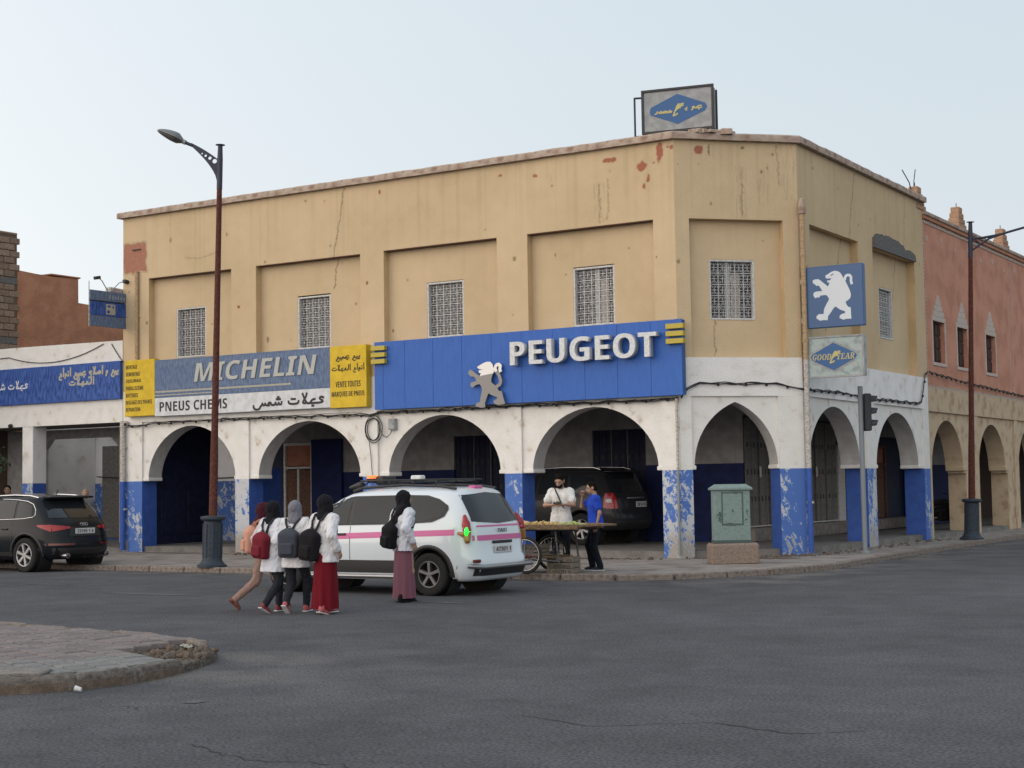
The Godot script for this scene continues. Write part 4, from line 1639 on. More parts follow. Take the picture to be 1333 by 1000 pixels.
	wall_strip(bw, Vector3(-0.78, 0, -5.0), Vector3(-0.78, 0, -22.0), [[-7.2, -5.03, 3.2], [-12.0, -8.6, 3.2], [-17.5, -13.6, 2.9]])
	put("shop_wall", bw, b)
	# dark partition door in the first bay
	var pd := Mb.new()
	pd.span(M.navy, Vector3(-15.62, 0.26, -2.9), Vector3(-15.54, 3.5, -0.62), 0.01)
	pd.span(M.navy, Vector3(-15.535, 0.5, -2.7), Vector3(-15.52, 1.7, -1.8), 0.01)
	pd.span(M.navy, Vector3(-15.535, 0.5, -1.7), Vector3(-15.52, 1.7, -0.8), 0.01)
	put("partition_door", pd, b)
	var lf := Mb.new()
	lf.span(M.blue, Vector3(-12.5, 0.28, -2.0), Vector3(-12.44, 2.2, -0.65), 0.008)
	lf.span(M.iron, Vector3(-12.44, 1.15, -1.75), Vector3(-12.40, 1.35, -1.7), 0.004)
	put("blue_door_leaf", lf, b)
	# wooden door with panes in the second bay, blue leaf beside it
	var wd := shop_door(b, "glazed_door", Vector3(-14.9, 0.24, -5.0), Vector3.RIGHT, 1.05, 2.72, M.wood, M.frame_white)
	var bl := Mb.new()
	bl.span(M.dado, Vector3(-13.82, 0.26, -4.99), Vector3(-12.75, 3.03, -4.9), 0.01)
	put("blue_shutter_box", bl, b)
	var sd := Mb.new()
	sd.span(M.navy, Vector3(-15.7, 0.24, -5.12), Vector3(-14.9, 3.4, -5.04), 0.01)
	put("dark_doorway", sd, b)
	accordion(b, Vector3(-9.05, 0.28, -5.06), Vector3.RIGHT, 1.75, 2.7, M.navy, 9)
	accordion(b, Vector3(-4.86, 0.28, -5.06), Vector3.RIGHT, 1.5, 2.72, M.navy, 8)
	var sill := Mb.new()
	sill.span(M.concrete, Vector3(-0.9, 0.24, -12.4), Vector3(-0.55, 0.56, -5.05), 0.015)
	sill.span(M.concrete, Vector3(-0.9, 0.24, -18.0), Vector3(-0.55, 0.54, -12.9), 0.015)
	put("door_sill", sill, b)
	accordion(b, Vector3(-0.74, 0.6, -5.02), Vector3.FORWARD, 2.1, 2.58, M.gate, 10)
	accordion(b, Vector3(-0.74, 0.6, -8.6), Vector3.FORWARD, 2.45, 2.58, M.gate, 11)
	var jb := Mb.new()
	jb.span(M.frame_white, Vector3(-0.8, 0.56, -11.6), Vector3(-0.68, 2.6, -11.1), 0.01)
	put("white_door_leaf", jb, b)
	shop_door(b, "wooden_door", Vector3(-0.78, 0.54, -13.7), Vector3.FORWARD, 1.6, 2.1, M.wood, M.wood)
	# drain pipes
	for q in [[Vector3(2.06, 0, -1.90), 0.16, 7.55, 0.055], [Vector3(-0.03, 0, 0.06), 0.16, 3.4, 0.028], [Vector3(-16.02, 0, 0.10), 0.14, 3.5, 0.07], [Vector3(-15.55, 0, 0.06), 4.9, 7.4, 0.05]]:
		var dp := Mb.new()
		var m = M.pipe_yellow if q[2] > 7 else M.pipe_white
		var c: Vector3 = q[0]
		if q[2] > 7.5:
			dp.tube(M.pipe_yellow, [c + Vector3(0, 4.2, 0), c + Vector3(0, 7.45, 0)], q[3], 12)
			dp.tube(M.pipe_white, [c + Vector3(0, 1.92, 0), c + Vector3(0, 4.2, 0)], q[3], 12)
			dp.tube(M.blue, [c + Vector3(0, 0.16, 0), c + Vector3(0, 1.92, 0)], q[3], 12)
			dp.lathe(M.cornice, [[0.06, 7.3], [0.085, 7.32], [0.085, 7.46], [0.075, 7.5], [0.06, 7.62], [0.0, 7.66]], Transform3D(Basis(), c), 12)
		elif q[1] < 1.0:
			dp.tube(m, [c + Vector3(0, 1.92, 0), c + Vector3(0, q[2], 0)], q[3], 12)
			dp.tube(M.pipe_grey if q[3] < 0.05 else M.blue, [c + Vector3(0, q[1], 0), c + Vector3(0, 1.92, 0)], q[3], 12)
		else:
			dp.tube(m, [c + Vector3(0, q[1], 0), c + Vector3(0, q[2], 0)], q[3], 12)
		for y in [1.2, 2.8, 4.6, 6.2]:
			if y > q[1] and y < q[2]:
				dp.box(M.pipe_white if y < 4 else M.pipe_yellow, c + Vector3(0, y, 0) - Vector3(0.0, 0, 0.03), Vector3(q[3] * 2.6, 0.05, q[3] * 1.6), 0.008)
		put("drain_pipe", dp, b)
	# broken bare lintel over the last recess
	var li := Mb.new()
	var lp := PackedVector2Array([Vector2(4.74, 7.19), Vector2(4.74, 7.42), Vector2(4.95, 7.53), Vector2(5.4, 7.56), Vector2(5.9, 7.58), Vector2(6.5, 7.55), Vector2(6.95, 7.46), Vector2(7.05, 7.40), Vector2(7.5, 7.42), Vector2(7.85, 7.36), Vector2(7.92, 7.19)])
	var lpr := PackedVector2Array()
	for i in lp.size() - 1:
		for k in 5:
			var p := lp[i].lerp(lp[i + 1], k / 5.0)
			if i > 0 and i < lp.size() - 2:
				p.y += (gg.randf() - 0.5) * 0.035
			lpr.append(p)
	lpr.append(lp[lp.size() - 1])
	li.prism(M.grey_conc, lpr, Vector3(1.955, 0, -1.95) + Vector3(0.06, 0, 0), Vector3.FORWARD, Vector3.UP, 0.07, M.grey_conc)
	put("bare_lintel", li, b)
	# a tap of rusty iron left in the wall
	var sp := Mb.new()
	sp.box(M.iron, Vector3(-15.6, 7.98, 0.02), Vector3(0.3, 0.025, 0.03))
	put("iron_stub", sp, b)
	# thin dark brown strip under the top edge of each recess on the left front
	for r in recs:
		var ed := Mb.new()
		ed.span(M.wood, Vector3(-16.1 + r[0] + 0.01, r[2] - 0.016, -0.199), Vector3(-16.1 + r[1] - 0.01, r[2] - 0.002, -0.004))
		put("recess_soffit", ed, b)

# a wall of blue dado and white above, with openings [from, to, top] along its run (world x or z)
func wall_strip(mb: Mb, a: Vector3, e: Vector3, holes: Array) -> void:
	var along_x := absf(e.x - a.x) > absf(e.z - a.z)
	var lo := minf(a.x, e.x) if along_x else minf(a.z, e.z)
	var hi := maxf(a.x, e.x) if along_x else maxf(a.z, e.z)
	var hs := holes.duplicate()
	hs.sort_custom(func(p, q): return p[0] < q[0])
	var at := lo
	var put_span := func(m, s0: float, s1: float, y0: float, y1: float):
		if s1 - s0 < 0.01 or y1 - y0 < 0.01:
			return
		if along_x:
			mb.span(m, Vector3(s0, y0, a.z - 0.2), Vector3(s1, y1, a.z))
		else:
			mb.span(m, Vector3(a.x - 0.2, y0, s0), Vector3(a.x, y1, s1))
	for h in hs + [[hi, hi, 0.0]]:
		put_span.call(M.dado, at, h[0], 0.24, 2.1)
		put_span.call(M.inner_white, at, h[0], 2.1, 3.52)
		if h[2] > 0:  # dark backing added behind each opening to shut out light from behind
			if along_x:
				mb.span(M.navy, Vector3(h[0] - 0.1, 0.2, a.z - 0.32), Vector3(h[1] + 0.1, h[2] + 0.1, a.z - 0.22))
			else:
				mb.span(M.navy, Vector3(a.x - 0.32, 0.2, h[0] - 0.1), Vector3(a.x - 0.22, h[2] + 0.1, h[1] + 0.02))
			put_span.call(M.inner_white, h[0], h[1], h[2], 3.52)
		at = h[1]

func shop_door(b: Node3D, called: String, foot: Vector3, ux: Vector3, w: float, h: float, m, fm) -> Node3D:
	var d := Node3D.new()
	d.name = numbered(called, b)
	d.transform = Transform3D(Basis(ux, Vector3.UP, ux.cross(Vector3.UP)), foot)
	b.add_child(d)
	var fr := Mb.new()
	fr.box(fm, Vector3(0.035, h / 2, -0.05), Vector3(0.07, h, 0.12), 0.006)
	fr.box(fm, Vector3(w - 0.035, h / 2, -0.05), Vector3(0.07, h, 0.12), 0.006)
	fr.box(fm, Vector3(w / 2, h - 0.04, -0.05), Vector3(w - 0.14, 0.08, 0.12), 0.006)
	fr.box(fm, Vector3(w / 2, h * 0.74, -0.05), Vector3(w - 0.14, 0.06, 0.11), 0.006)
	fr.box(fm, Vector3(w / 2, h * 0.37, -0.045), Vector3(0.07, h * 0.74, 0.1), 0.006)
	put("frame", fr, d)
	for s in [0.0, 1.0]:
		var pn := Mb.new()
		var x0: float = 0.07 + s * (w / 2 - 0.035)
		var x1: float = x0 + w / 2 - 0.105
		pn.span(m, Vector3(x0, 0.02, -0.09), Vector3(x1, h * 0.72, -0.05), 0.006)
		put("door_panel", pn, d)
	var tp := Mb.new()
	tp.span(M.terracotta, Vector3(0.07, h * 0.76, -0.09), Vector3(w - 0.07, h - 0.08, -0.06))
	put("transom_panel", tp, d)
	return d

# folding lattice gate
func accordion(b: Node3D, foot: Vector3, ux: Vector3, w: float, h: float, m, leaves: int) -> void:
	var d := Node3D.new()
	d.name = numbered("folding_gate", b)
	d.transform = Transform3D(Basis(ux, Vector3.UP, ux.cross(Vector3.UP)), foot)
	b.add_child(d)
	var lw := w / leaves
	for i in leaves:
		var mb := Mb.new()
		var x0 := i * lw
		var zig := 0.02 if i & 1 else -0.02
		var bs := Basis(Vector3.UP, zig * 8.0)
		mb.box(m, Vector3(x0 + lw / 2, h / 2, 0), Vector3(lw - 0.012, h, 0.018), 0.003, bs)
		for y in 3:
			mb.box(M.iron, Vector3(x0 + lw / 2, h * (0.25 + 0.25 * y), 0.012), Vector3(lw * 0.25, 0.12, 0.02), 0.004, bs)
		put("gate_leaf", mb, d)
	var fr := Mb.new()
	fr.box(M.frame_white if m == M.gate else M.iron, Vector3(w / 2, -0.01, 0.03), Vector3(w, 0.03, 0.05), 0.004)
	fr.box(M.iron, Vector3(w / 2, h + 0.02, 0.0), Vector3(w, 0.05, 0.06), 0.004)
	for t in [0.36, 0.66]:
		fr.box(M.gate, Vector3(w * t, h / 2, 0.035), Vector3(0.03, h, 0.03), 0.004)
	fr.box(M.frame_white if m == M.gate else M.iron, Vector3(w * 0.36, h * 0.5, 0.06), Vector3(0.09, 0.26, 0.03), 0.01)
	put("gate_frame", fr, d)

func left_building() -> void:
	var b := thing("low_white_building", "low white building with square columns, left of the yellow corner building", "building", Vector3(-16.12, 0, 0))
	# its own x runs to the left from the yellow building as negative numbers
	var bm := Mb.new()
	bm.prism(M.arch_white, PackedVector2Array([Vector2(-16, 3.48), Vector2(-0.01, 3.48), Vector2(-0.01, 5.63), Vector2(-4, 5.68), Vector2(-16, 5.7)]), Vector3(0, 0, -0.01), Vector3.RIGHT, Vector3.UP, 0.35, M.inner_white)
	put("parapet_wall", bm, b)
	var rf := Mb.new()
	rf.span(M.concrete, Vector3(-16, 3.55, -3.0), Vector3(-0.01, 3.75, -0.37))
	put("roof", rf, b)
	for x in [-3.88, -7.9, -11.9]:
		var c := Mb.new()
		c.span(M.white, Vector3(x, 1.92, -0.5), Vector3(x + 0.42, 3.478, -0.02), 0.01)
		c.span(M.blue, Vector3(x, 0.1, -0.5), Vector3(x + 0.42, 1.918, -0.023), 0.01)
		c.prism(M.blue_peel, PackedVector2Array([Vector2(x, 0.1), Vector2(x + 0.42, 0.1), Vector2(x + 0.42, 1.919), Vector2(x, 1.919)]), Vector3(0, 0, -0.019), Vector3.RIGHT, Vector3.UP, 0.0)
		put("column", c, b)
	# beam and posts of an inner row with cut corners
	var inn := Mb.new()
	inn.prism(M.soffit, PackedVector2Array([Vector2(-16, 0.2), Vector2(-6.35, 0.2), Vector2(-6.35, 2.95), Vector2(-6.05, 3.25), Vector2(-3.5, 3.25), Vector2(-3.15, 2.95), Vector2(-3.15, 0.2), Vector2(-2.6, 0.2), Vector2(-2.6, 3.52), Vector2(-16, 3.52)]), Vector3(0, 0, -2.9), Vector3.RIGHT, Vector3.UP, 0.22, M.soffit)
	inn.span(M.white, Vector3(-6.62, 0.2, -4.99), Vector3(-6.36, 3.9, -2.91))
	put("inner_beam", inn, b)
	var pp := Mb.new()
	pp.tube(M.dado, [Vector3(-6.3, 0.24, -2.8), Vector3(-6.3, 2.9, -2.8)], 0.05, 8)
	put("blue_pipe", pp, b)
	var bw := Mb.new()
	bw.span(M.white, Vector3(-16, 1.922, -5.2), Vector3(-0.1, 3.9, -5.0))
	bw.prism(M.blue_chip, PackedVector2Array([Vector2(-16, 0.2), Vector2(-0.1, 0.2), Vector2(-0.1, 1.92), Vector2(-16, 1.92)]), Vector3(0, 0, -5.0), Vector3.RIGHT, Vector3.UP, 0.2, M.blue)
	put("back_wall", bw, b)
	var dk := Mb.new()
	dk.span(M.gate, Vector3(-6.0, 0.25, -4.99), Vector3(-4.0, 3.07, -4.93), 0.01)
	put("dark_door", dk, b)
	var fl := Mb.new()
	fl.span(M.floor, Vector3(-16, 0.05, -5.0), Vector3(0.0, 0.2, -0.05))
	put("floor", fl, b)
	var cw := Mb.new()
	cw.tube(M.cable, hanging(Vector3(-6.2, 2.13, -4.9), Vector3(-0.5, 2.02, -4.9), 0.06), 0.018, 5)
	put("wall_cable", cw, b)
	var wire := Mb.new()
	wire.tube(M.cable, hanging(Vector3(-6.2, 5.28, 0.01), Vector3(-4.4, 5.42, 0.01), -0.03), 0.012, 5)
	wire.tube(M.cable, hanging(Vector3(-4.4, 5.42, 0.01), Vector3(-0.7, 5.58, 0.01), 0.3), 0.012, 5)
	wire.tube(M.cable, hanging(Vector3(-0.4, 5.56, 0.01), Vector3(0.05, 5.05, 0.03), 0.02), 0.012, 5)
	put("loose_wire", wire, b)
	var wd := Mb.new()
	wd.lathe(M.iron, [[0.0, 0.0], [0.05, 0.0], [0.06, 0.05], [0.04, 0.1], [0.0, 0.1]], Transform3D(Basis(Vector3.RIGHT, PI / 2), Vector3(-4.3, 3.52, -0.01)), 10)
	put("wall_lamp", wd, b)

func pink_building() -> void:
	var b := thing("pink_building", "pink building with stepped roof merlons and a tan arcade, right of the yellow corner building", "building", Vector3(1.95, 0, -10.7))
	var o := Vector3.ZERO
	var ux := Vector3.FORWARD
	var L := 40.0
	# arcade: arches every 4.4 m
	var poly := PackedVector2Array([Vector2(0.02, 0.1)])
	var s := 0.35
	var piers := []
	while s < L - 5:
		poly.append(Vector2(s, 0.1))
		poly.append(Vector2(s, 1.88))
		poly.append_array(arch_curve(s, s + 2.85, 1.95, 1.26))
		poly.append(Vector2(s + 3.1, 1.88))
		poly.append(Vector2(s + 3.1, 0.1))
		piers.append(s + 3.1)
		s += 4.42
	poly.append_array([Vector2(L, 0.1), Vector2(L, 3.4), Vector2(0.02, 3.4)])
	var ar := Mb.new()
	ar.prism(M.tan, poly, o - Vector3(0.07, 0, 0), ux, Vector3.UP, 0.5, M.tan)
	put("arcade_wall", ar, b)
	for p in piers:
		var pm := Mb.new()
		pm.span(M.tan, Vector3(-0.069, 0.1, -p - 1.15), Vector3(-0.012, 3.398, -p - 0.75), 0.006)
		put("pilaster", pm, b)
		var sb := Mb.new()
		sb.span(M.tan, Vector3(-0.55, 1.86, -p - 0.05), Vector3(-0.03, 1.99, -p + 0.32), 0.015)
		sb.span(M.tan, Vector3(-0.53, 1.79, -p - 0.02), Vector3(-0.05, 1.858, -p + 0.2), 0.015)
		put("springer_block", sb, b)
	var bd := Mb.new()
	bd.span(M.tan, Vector3(-0.5, 3.402, -L), Vector3(0.0, 4.06, -0.03), 0.01)
	put("tan_band", bd, b)
	# upper wall with window openings
	var wins := [[0.62, 1.68], [2.84, 3.86], [5.73, 6.78], [11.6, 12.65], [14.4, 15.45], [17.2, 18.3]]
	var up := Mb.new()
	var last := 0.03
	var strip := func(a: float, e: float, y0: float, y1: float):
		up.prism(M.pink, PackedVector2Array([Vector2(a, y0), Vector2(e, y0), Vector2(e, y1), Vector2(a, y1)]), Vector3(-0.02, 0, 0), ux, Vector3.UP, 0.3, M.pink)
	for w in wins:
		strip.call(last, w[0], 4.064, 8.43)
		strip.call(w[0], w[1], 4.064, 4.72)
		strip.call(w[0], w[1], 5.82, 8.43)
		last = w[1]
	strip.call(last, L, 4.064, 8.43)
	put("upper_wall", up, b)
	var white = M.trim_white
	for w in wins:
		var win := Node3D.new()
		win.name = numbered("window", b)
		win.transform = Transform3D(Basis(ux, Vector3.UP, Vector3.RIGHT), Vector3(-0.02, 4.72, -w[0]))
		b.add_child(win)
		var wd: float = w[1] - w[0]
		var fr := Mb.new()
		fr.span(white, Vector3(-0.07, -0.09, -0.1), Vector3(wd + 0.07, -0.002, 0.025), 0.006)
		fr.span(white, Vector3(-0.07, 0.0, -0.1), Vector3(-0.002, 1.1, 0.02), 0.006)
		fr.span(white, Vector3(wd + 0.002, 0.0, -0.1), Vector3(wd + 0.07, 1.1, 0.02), 0.006)
		# stepped crown over the opening
		var hw := wd * 0.5 + 0.07
		var y := 1.1
		for k in 5:
			var ww: float = hw * [1.0, 0.78, 0.56, 0.36, 0.16][k]
			var hh: float = [0.12, 0.16, 0.15, 0.14, 0.13][k]
			fr.span(white, Vector3(wd * 0.5 - ww, y + 0.002, -0.03), Vector3(wd * 0.5 + ww, y + hh, 0.02), 0.004)
			y += hh
		put("frame", fr, win)
		for k in 2:
			var sh := Mb.new()
			var x0 := 0.02 + k * wd * 0.5
			sh.span(M.shutter, Vector3(x0, 0.02, -0.16), Vector3(x0 + wd * 0.5 - 0.03, 1.08, -0.13), 0.004)
			for r in 3:
				for c in 2:
					var q := Vector3(x0 + 0.04 + c * (wd * 0.25 - 0.02), 0.07 + r * 0.345, -0.128)
					sh.span(M.shutter, q, q + Vector3(wd * 0.25 - 0.06, 0.29, 0.022), 0.01)
			put("shutter", sh, win)
	# cornice, dentils, coping, merlons
	var co := Mb.new()
	co.span(M.clay_wall, Vector3(-0.34, 8.434, -L), Vector3(0.06, 8.53, 0.02), 0.01)
	co.span(M.cornice, Vector3(-0.38, 8.532, -L), Vector3(0.1, 8.64, 0.04), 0.02)
	put("cornice", co, b)
	var dn := Mb.new()
	for i in 190:
		dn.span(white, Vector3(-0.018, 8.34, -0.1 - i * 0.16), Vector3(0.012, 8.425, -0.19 - i * 0.16))
	for i in 26:
		var z: float = -0.35 - i * 1.28
		var c := Vector3(-0.018, 7.95 + 0.12 * (i % 2), z)
		dn.prism(white, PackedVector2Array([Vector2(0, -0.1), Vector2(0.055, 0), Vector2(0, 0.1), Vector2(-0.055, 0)]), c + Vector3(0.012, 0, 0), ux, Vector3.UP, 0.012)
	for i in 50:
		dn.span(white, Vector3(-0.018, 4.12 + i * 0.086, -8.74), Vector3(0.006, 4.17 + i * 0.086, -8.70))
	for i in 200:
		dn.span(white, Vector3(-0.0, 4.02, -0.1 - i * 0.14), Vector3(0.008, 4.10, -0.16 - i * 0.14))
	for i in 44:
		dn.span(white, Vector3(-0.018, 4.15 + i * 0.1, -0.04), Vector3(0.006, 4.21 + i * 0.1, -0.01))
	stuff(put("painted_ornament", dn, b))
	var cols := [0.12, -3.63, -8.3, -13.0, -17.6, -22.2]
	for z in cols:
		var mm := Mb.new()
		var y := 8.642
		for k in 4:
			var w: float = [0.72, 0.58, 0.44, 0.30][k]
			var hh: float = [0.14, 0.15, 0.16, 0.17][k]
			mm.box(M.merlon, Vector3(-0.14, y + hh * 0.5, z), Vector3(0.34 - 0.03 * k, hh - 0.002, w * 1.05), 0.02)
			y += hh
		mm.tube(M.iron, [Vector3(-0.14, y, z), Vector3(-0.14, y + 0.12, z)], 0.012, 5)
		put("merlon", mm, b)
	var back := Mb.new()
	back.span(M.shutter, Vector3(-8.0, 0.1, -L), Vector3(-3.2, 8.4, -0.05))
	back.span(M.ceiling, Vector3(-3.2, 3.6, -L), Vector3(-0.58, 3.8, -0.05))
	put("back_wall", back, b)
	var roof := Mb.new()
	roof.span(M.concrete, Vector3(-7.9, 8.402, -L), Vector3(-0.4, 8.5, -0.05))
	put("roof", roof, b)
	var fl := Mb.new()
	fl.span(M.floor, Vector3(-3.2, 0.05, -L), Vector3(-0.09, 0.22, -0.02))
	put("arcade_floor", fl, b)
	var dr := Mb.new()
	for q in [[-1.2, 1.9], [-5.4, 2.3], [-9.8, 2.4]]:
		dr.span(M.gate, Vector3(-3.199, 0.3, q[0] - q[1]), Vector3(-3.14, 2.9, q[0]), 0.01)
	put("shop_shutter", dr, b)
	var rods := thing("rusty_rebar_rods", "rusty iron rods sticking up crossed at the roof end of the yellow building", "iron rods", Vector3(1.8, 9.0, -10.45))
	var rd := Mb.new()
	rd.tube(M.iron, [Vector3(0, -0.1, 0), Vector3(-0.05, 0.35, 0.12), Vector3(-0.16, 0.66, 0.34)], 0.014, 5)
	put("rod", rd, rods)
	var rd2 := Mb.new()
	rd2.tube(M.iron, [Vector3(0.02, -0.1, 0.03), Vector3(0.03, 0.4, -0.02), Vector3(0.05, 0.72, -0.1)], 0.012, 5)
	put("rod", rd2, rods)

func far_houses() -> void:
	var t := thing("block_tower", "unplastered grey-brown block wall tower behind the low white building at the left edge", "building", Vector3(-24.0, 0, -3.22))
	var core := Mb.new()
	core.span(M.mud_joint, Vector3(-7, 0, 0.0), Vector3(-0.02, 9.6, 9.0))
	put("core_wall", core, t)
	var g := RandomNumberGenerator.new()
	g.seed = 21
	var mats := []
	for i in 4:
		var k := 1.12 + 0.12 * i
		mats.append(worn([lin(.19 * k, .135 * k, .10 * k), lin(.26 * k, .195 * k, .15 * k)], [0.3, 0.7], 0.9, 50 + i, 0.02, 0.98, 0.9, 0.25, 0.35))
	var variants := []
	for i in 4:
		var mb := Mb.new()
		mb.box(mats[i], Vector3.ZERO, Vector3(0.1, 0.185, 0.385), 0.015)
		variants.append(mb.mesh())
	for r in 21:
		var y := 5.3 + r * 0.206
		if r == 5 or r == 14:
			var st := Mb.new()
			st.span(M.grey_conc, Vector3(-0.04, y - 0.1, 0.0), Vector3(0.0, y + 0.09, 4.0))
			put("concrete_course", st, t)
			continue
		for c in 8:
			var z := 0.2 + c * 0.405 + (0.2 if r & 1 else 0.0) - 0.1
			put("block", variants[g.randi() % 4], t, Transform3D(Basis(Vector3.UP, (g.randf() - 0.5) * 0.03), Vector3(-0.045 + (g.randf() - 0.5) * 0.025, y + (g.randf() - 0.5) * 0.012, z + (g.randf() - 0.5) * 0.02)))
	var top := Mb.new()
	top.span(M.mud_block, Vector3(-7, 9.602, -0.01), Vector3(0.0, 9.68, 9.0), 0.02)
	put("wall_top", top, t)
	var w := thing("terracotta_wall_house", "windowless reddish-brown house wall with a stepped top behind the low white building", "building", Vector3(-24.03, 0, -3.25))
	var mb := Mb.new()
	# runs back from the tower; own s axis goes to -z
	mb.prism(M.clay_wall, PackedVector2Array([Vector2(0.0, 0), Vector2(12.0, 0), Vector2(12.0, 7.6), Vector2(4.6, 7.66), Vector2(2.46, 7.74), Vector2(2.45, 8.52), Vector2(1.9, 8.5), Vector2(1.4, 8.48), Vector2(0.7, 8.5), Vector2(0.0, 8.54)]), Vector3.ZERO, Vector3.FORWARD, Vector3.UP, 5.0, M.clay_wall)
	put("wall", mb, w)
	var cap := Mb.new()
	cap.span(M.clay_wall, Vector3(-4, 8.52, -2.52), Vector3(0.05, 8.57, -1.3), 0.015)
	put("wall_cap", cap, w)

# ---- handwriting: Arabic letters as strokes; u grows leftwards, v upwards, base line 0 ----
const GLYPHS := {
	"alef": [0.28, [[[0.1, 0.0], [0.1, 1.0]]]],
	"lam_i": [0.30, [[[0.06, 1.0], [0.06, 0.06], [0.32, 0.0]]]],
	"ain_i": [0.46, [[[0.08, 0.42], [0.22, 0.56], [0.36, 0.46], [0.30, 0.30], [0.12, 0.16], [0.22, 0.02], [0.48, 0.0]]]],
	"ain_m": [0.42, [[[-0.02, 0.0], [0.18, 0.02], [0.32, 0.34], [0.10, 0.36], [0.22, 0.06], [0.44, 0.0]]]],
	"ain_f": [0.50, [[[-0.02, 0.0], [0.14, 0.04], [0.28, 0.30], [0.06, 0.30], [0.24, -0.02], [0.42, -0.22], [0.30, -0.48], [0.02, -0.46]]]],
	"jeem_i": [0.56, [[[0.04, 0.34], [0.20, 0.42], [0.40, 0.28], [0.56, 0.0]], [[0.06, 0.02], [0.58, 0.0]], [[0.26, -0.24], [0.32, -0.24]]]],
	"jeem_m": [0.56, [[[-0.02, 0.0], [0.58, 0.0]], [[0.12, 0.36], [0.30, 0.34], [0.46, 0.04]], [[0.26, -0.24], [0.32, -0.24]]]],
	"ha_f": [0.52, [[[-0.02, 0.3], [0.16, 0.40], [0.44, 0.30], [0.16, 0.10], [0.06, -0.16], [0.20, -0.42], [0.48, -0.40]]]],
	"lamalef": [0.52, [[[-0.02, 0.0], [0.14, 0.06], [0.36, 0.98]], [[0.08, 1.0], [0.14, 0.60], [0.34, 0.14], [0.30, 0.02], [0.14, 0.02]]]],
	"ta": [0.78, [[[0.06, 0.34], [0.08, 0.06], [0.30, 0.0], [0.56, 0.02], [0.68, 0.12], [0.68, 0.36]], [[0.28, 0.46], [0.33, 0.46]], [[0.44, 0.46], [0.49, 0.46]]]],
	"ba_i": [0.26, [[[0.08, 0.36], [0.08, 0.04], [0.28, 0.0]], [[0.10, -0.24], [0.15, -0.24]]]],
	"ya_m": [0.28, [[[-0.02, 0.0], [0.12, 0.03], [0.13, 0.34], [0.15, 0.03], [0.30, 0.0]], [[0.04, -0.24], [0.09, -0.24]], [[0.18, -0.24], [0.23, -0.24]]]],
	"noon_i": [0.26, [[[0.08, 0.36], [0.08, 0.04], [0.28, 0.0]], [[0.08, 0.56], [0.13, 0.56]]]],
	"meem_m": [0.34, [[[-0.02, 0.0], [0.08, 0.04], [0.10, 0.24], [0.24, 0.26], [0.28, 0.08], [0.14, 0.0], [0.36, 0.0]]]],
	"sheen_i": [0.62, [[[0.06, 0.34], [0.07, 0.03], [0.22, 0.02], [0.24, 0.30], [0.26, 0.02], [0.42, 0.02], [0.44, 0.34], [0.46, 0.02], [0.64, 0.0]], [[0.16, 0.52], [0.21, 0.52]], [[0.32, 0.52], [0.37, 0.52]], [[0.24, 0.70], [0.29, 0.70]]]],
	"seen_f": [0.92, [[[-0.02, 0.0], [0.10, 0.03], [0.12, 0.30], [0.14, 0.03], [0.28, 0.02], [0.30, 0.32], [0.32, 0.02], [0.42, -0.04], [0.46, -0.28], [0.66, -0.38], [0.84, -0.24], [0.86, 0.10]]]],
	"waw": [0.40, [[[0.26, 0.04], [0.10, 0.06], [0.10, 0.28], [0.24, 0.32], [0.28, 0.06], [0.22, -0.20], [0.38, -0.32]]]],
	"sad_i": [0.66, [[[0.52, 0.06], [0.26, 0.36], [0.06, 0.28], [0.06, 0.04], [0.50, 0.02], [0.52, 0.22], [0.56, 0.03], [0.68, 0.0]]]],
	"ra": [0.30, [[[0.04, 0.24], [0.12, 0.0], [0.06, -0.22], [0.26, -0.34]]]],
	"kaf_i": [0.54, [[[0.04, 0.92], [0.34, 0.60], [0.08, 0.36], [0.12, 0.04], [0.56, 0.0]]]],
	"gap": [0.26, []],
}

# writes the letters right to left into a box w x h whose lower left corner is xf's origin
func handwriting(called: String, words: Array, m: Material, parent: Node, xf: Transform3D, w: float, h: float, pen: float, depth := 0.004) -> void:
	var total := 0.0
	var lo := 0.0
	var hi := 1.0
	for t in words:
		total += GLYPHS[t][0]
		for st in GLYPHS[t][1]:
			for p in st:
				lo = minf(lo, p[1])
	var sx := w / total
	var sy := h / (hi - lo)
	var mb := Mb.new()
	var at := w
	var lift := 0
	for t in words:
		for st in GLYPHS[t][1]:
			var line := PackedVector2Array()
			for i in st.size() - 1:
				for k in 4:
					# soft corners: quarter points of the control polygon
					var a := Vector2(st[i][0], st[i][1])
					var b := Vector2(st[i + 1][0], st[i + 1][1])
					var q := a.lerp(b, k / 4.0)
					if k == 0 and i > 0:
						var z := Vector2(st[i - 1][0], st[i - 1][1])
						q = a * 0.7 + (z + b) * 0.15
					line.append(Vector2(at - q.x * sx, (q.y - lo) * sy))
			var e: Array = st[st.size() - 1]
			line.append(Vector2(at - e[0] * sx, (e[1] - lo) * sy))
			for poly in Geometry2D.offset_polyline(line, pen * 0.5, Geometry2D.JOIN_ROUND, Geometry2D.END_BUTT if line.size() > 5 else Geometry2D.END_SQUARE):
				if not Geometry2D.is_polygon_clockwise(poly):
					lift += 1
					mb.prism(m, poly, xf * Vector3(0, 0, depth + 0.0006 * (lift % 5)), xf.basis.x, xf.basis.y, depth)
		at -= GLYPHS[t][0] * sx
	put(called, mb, parent)

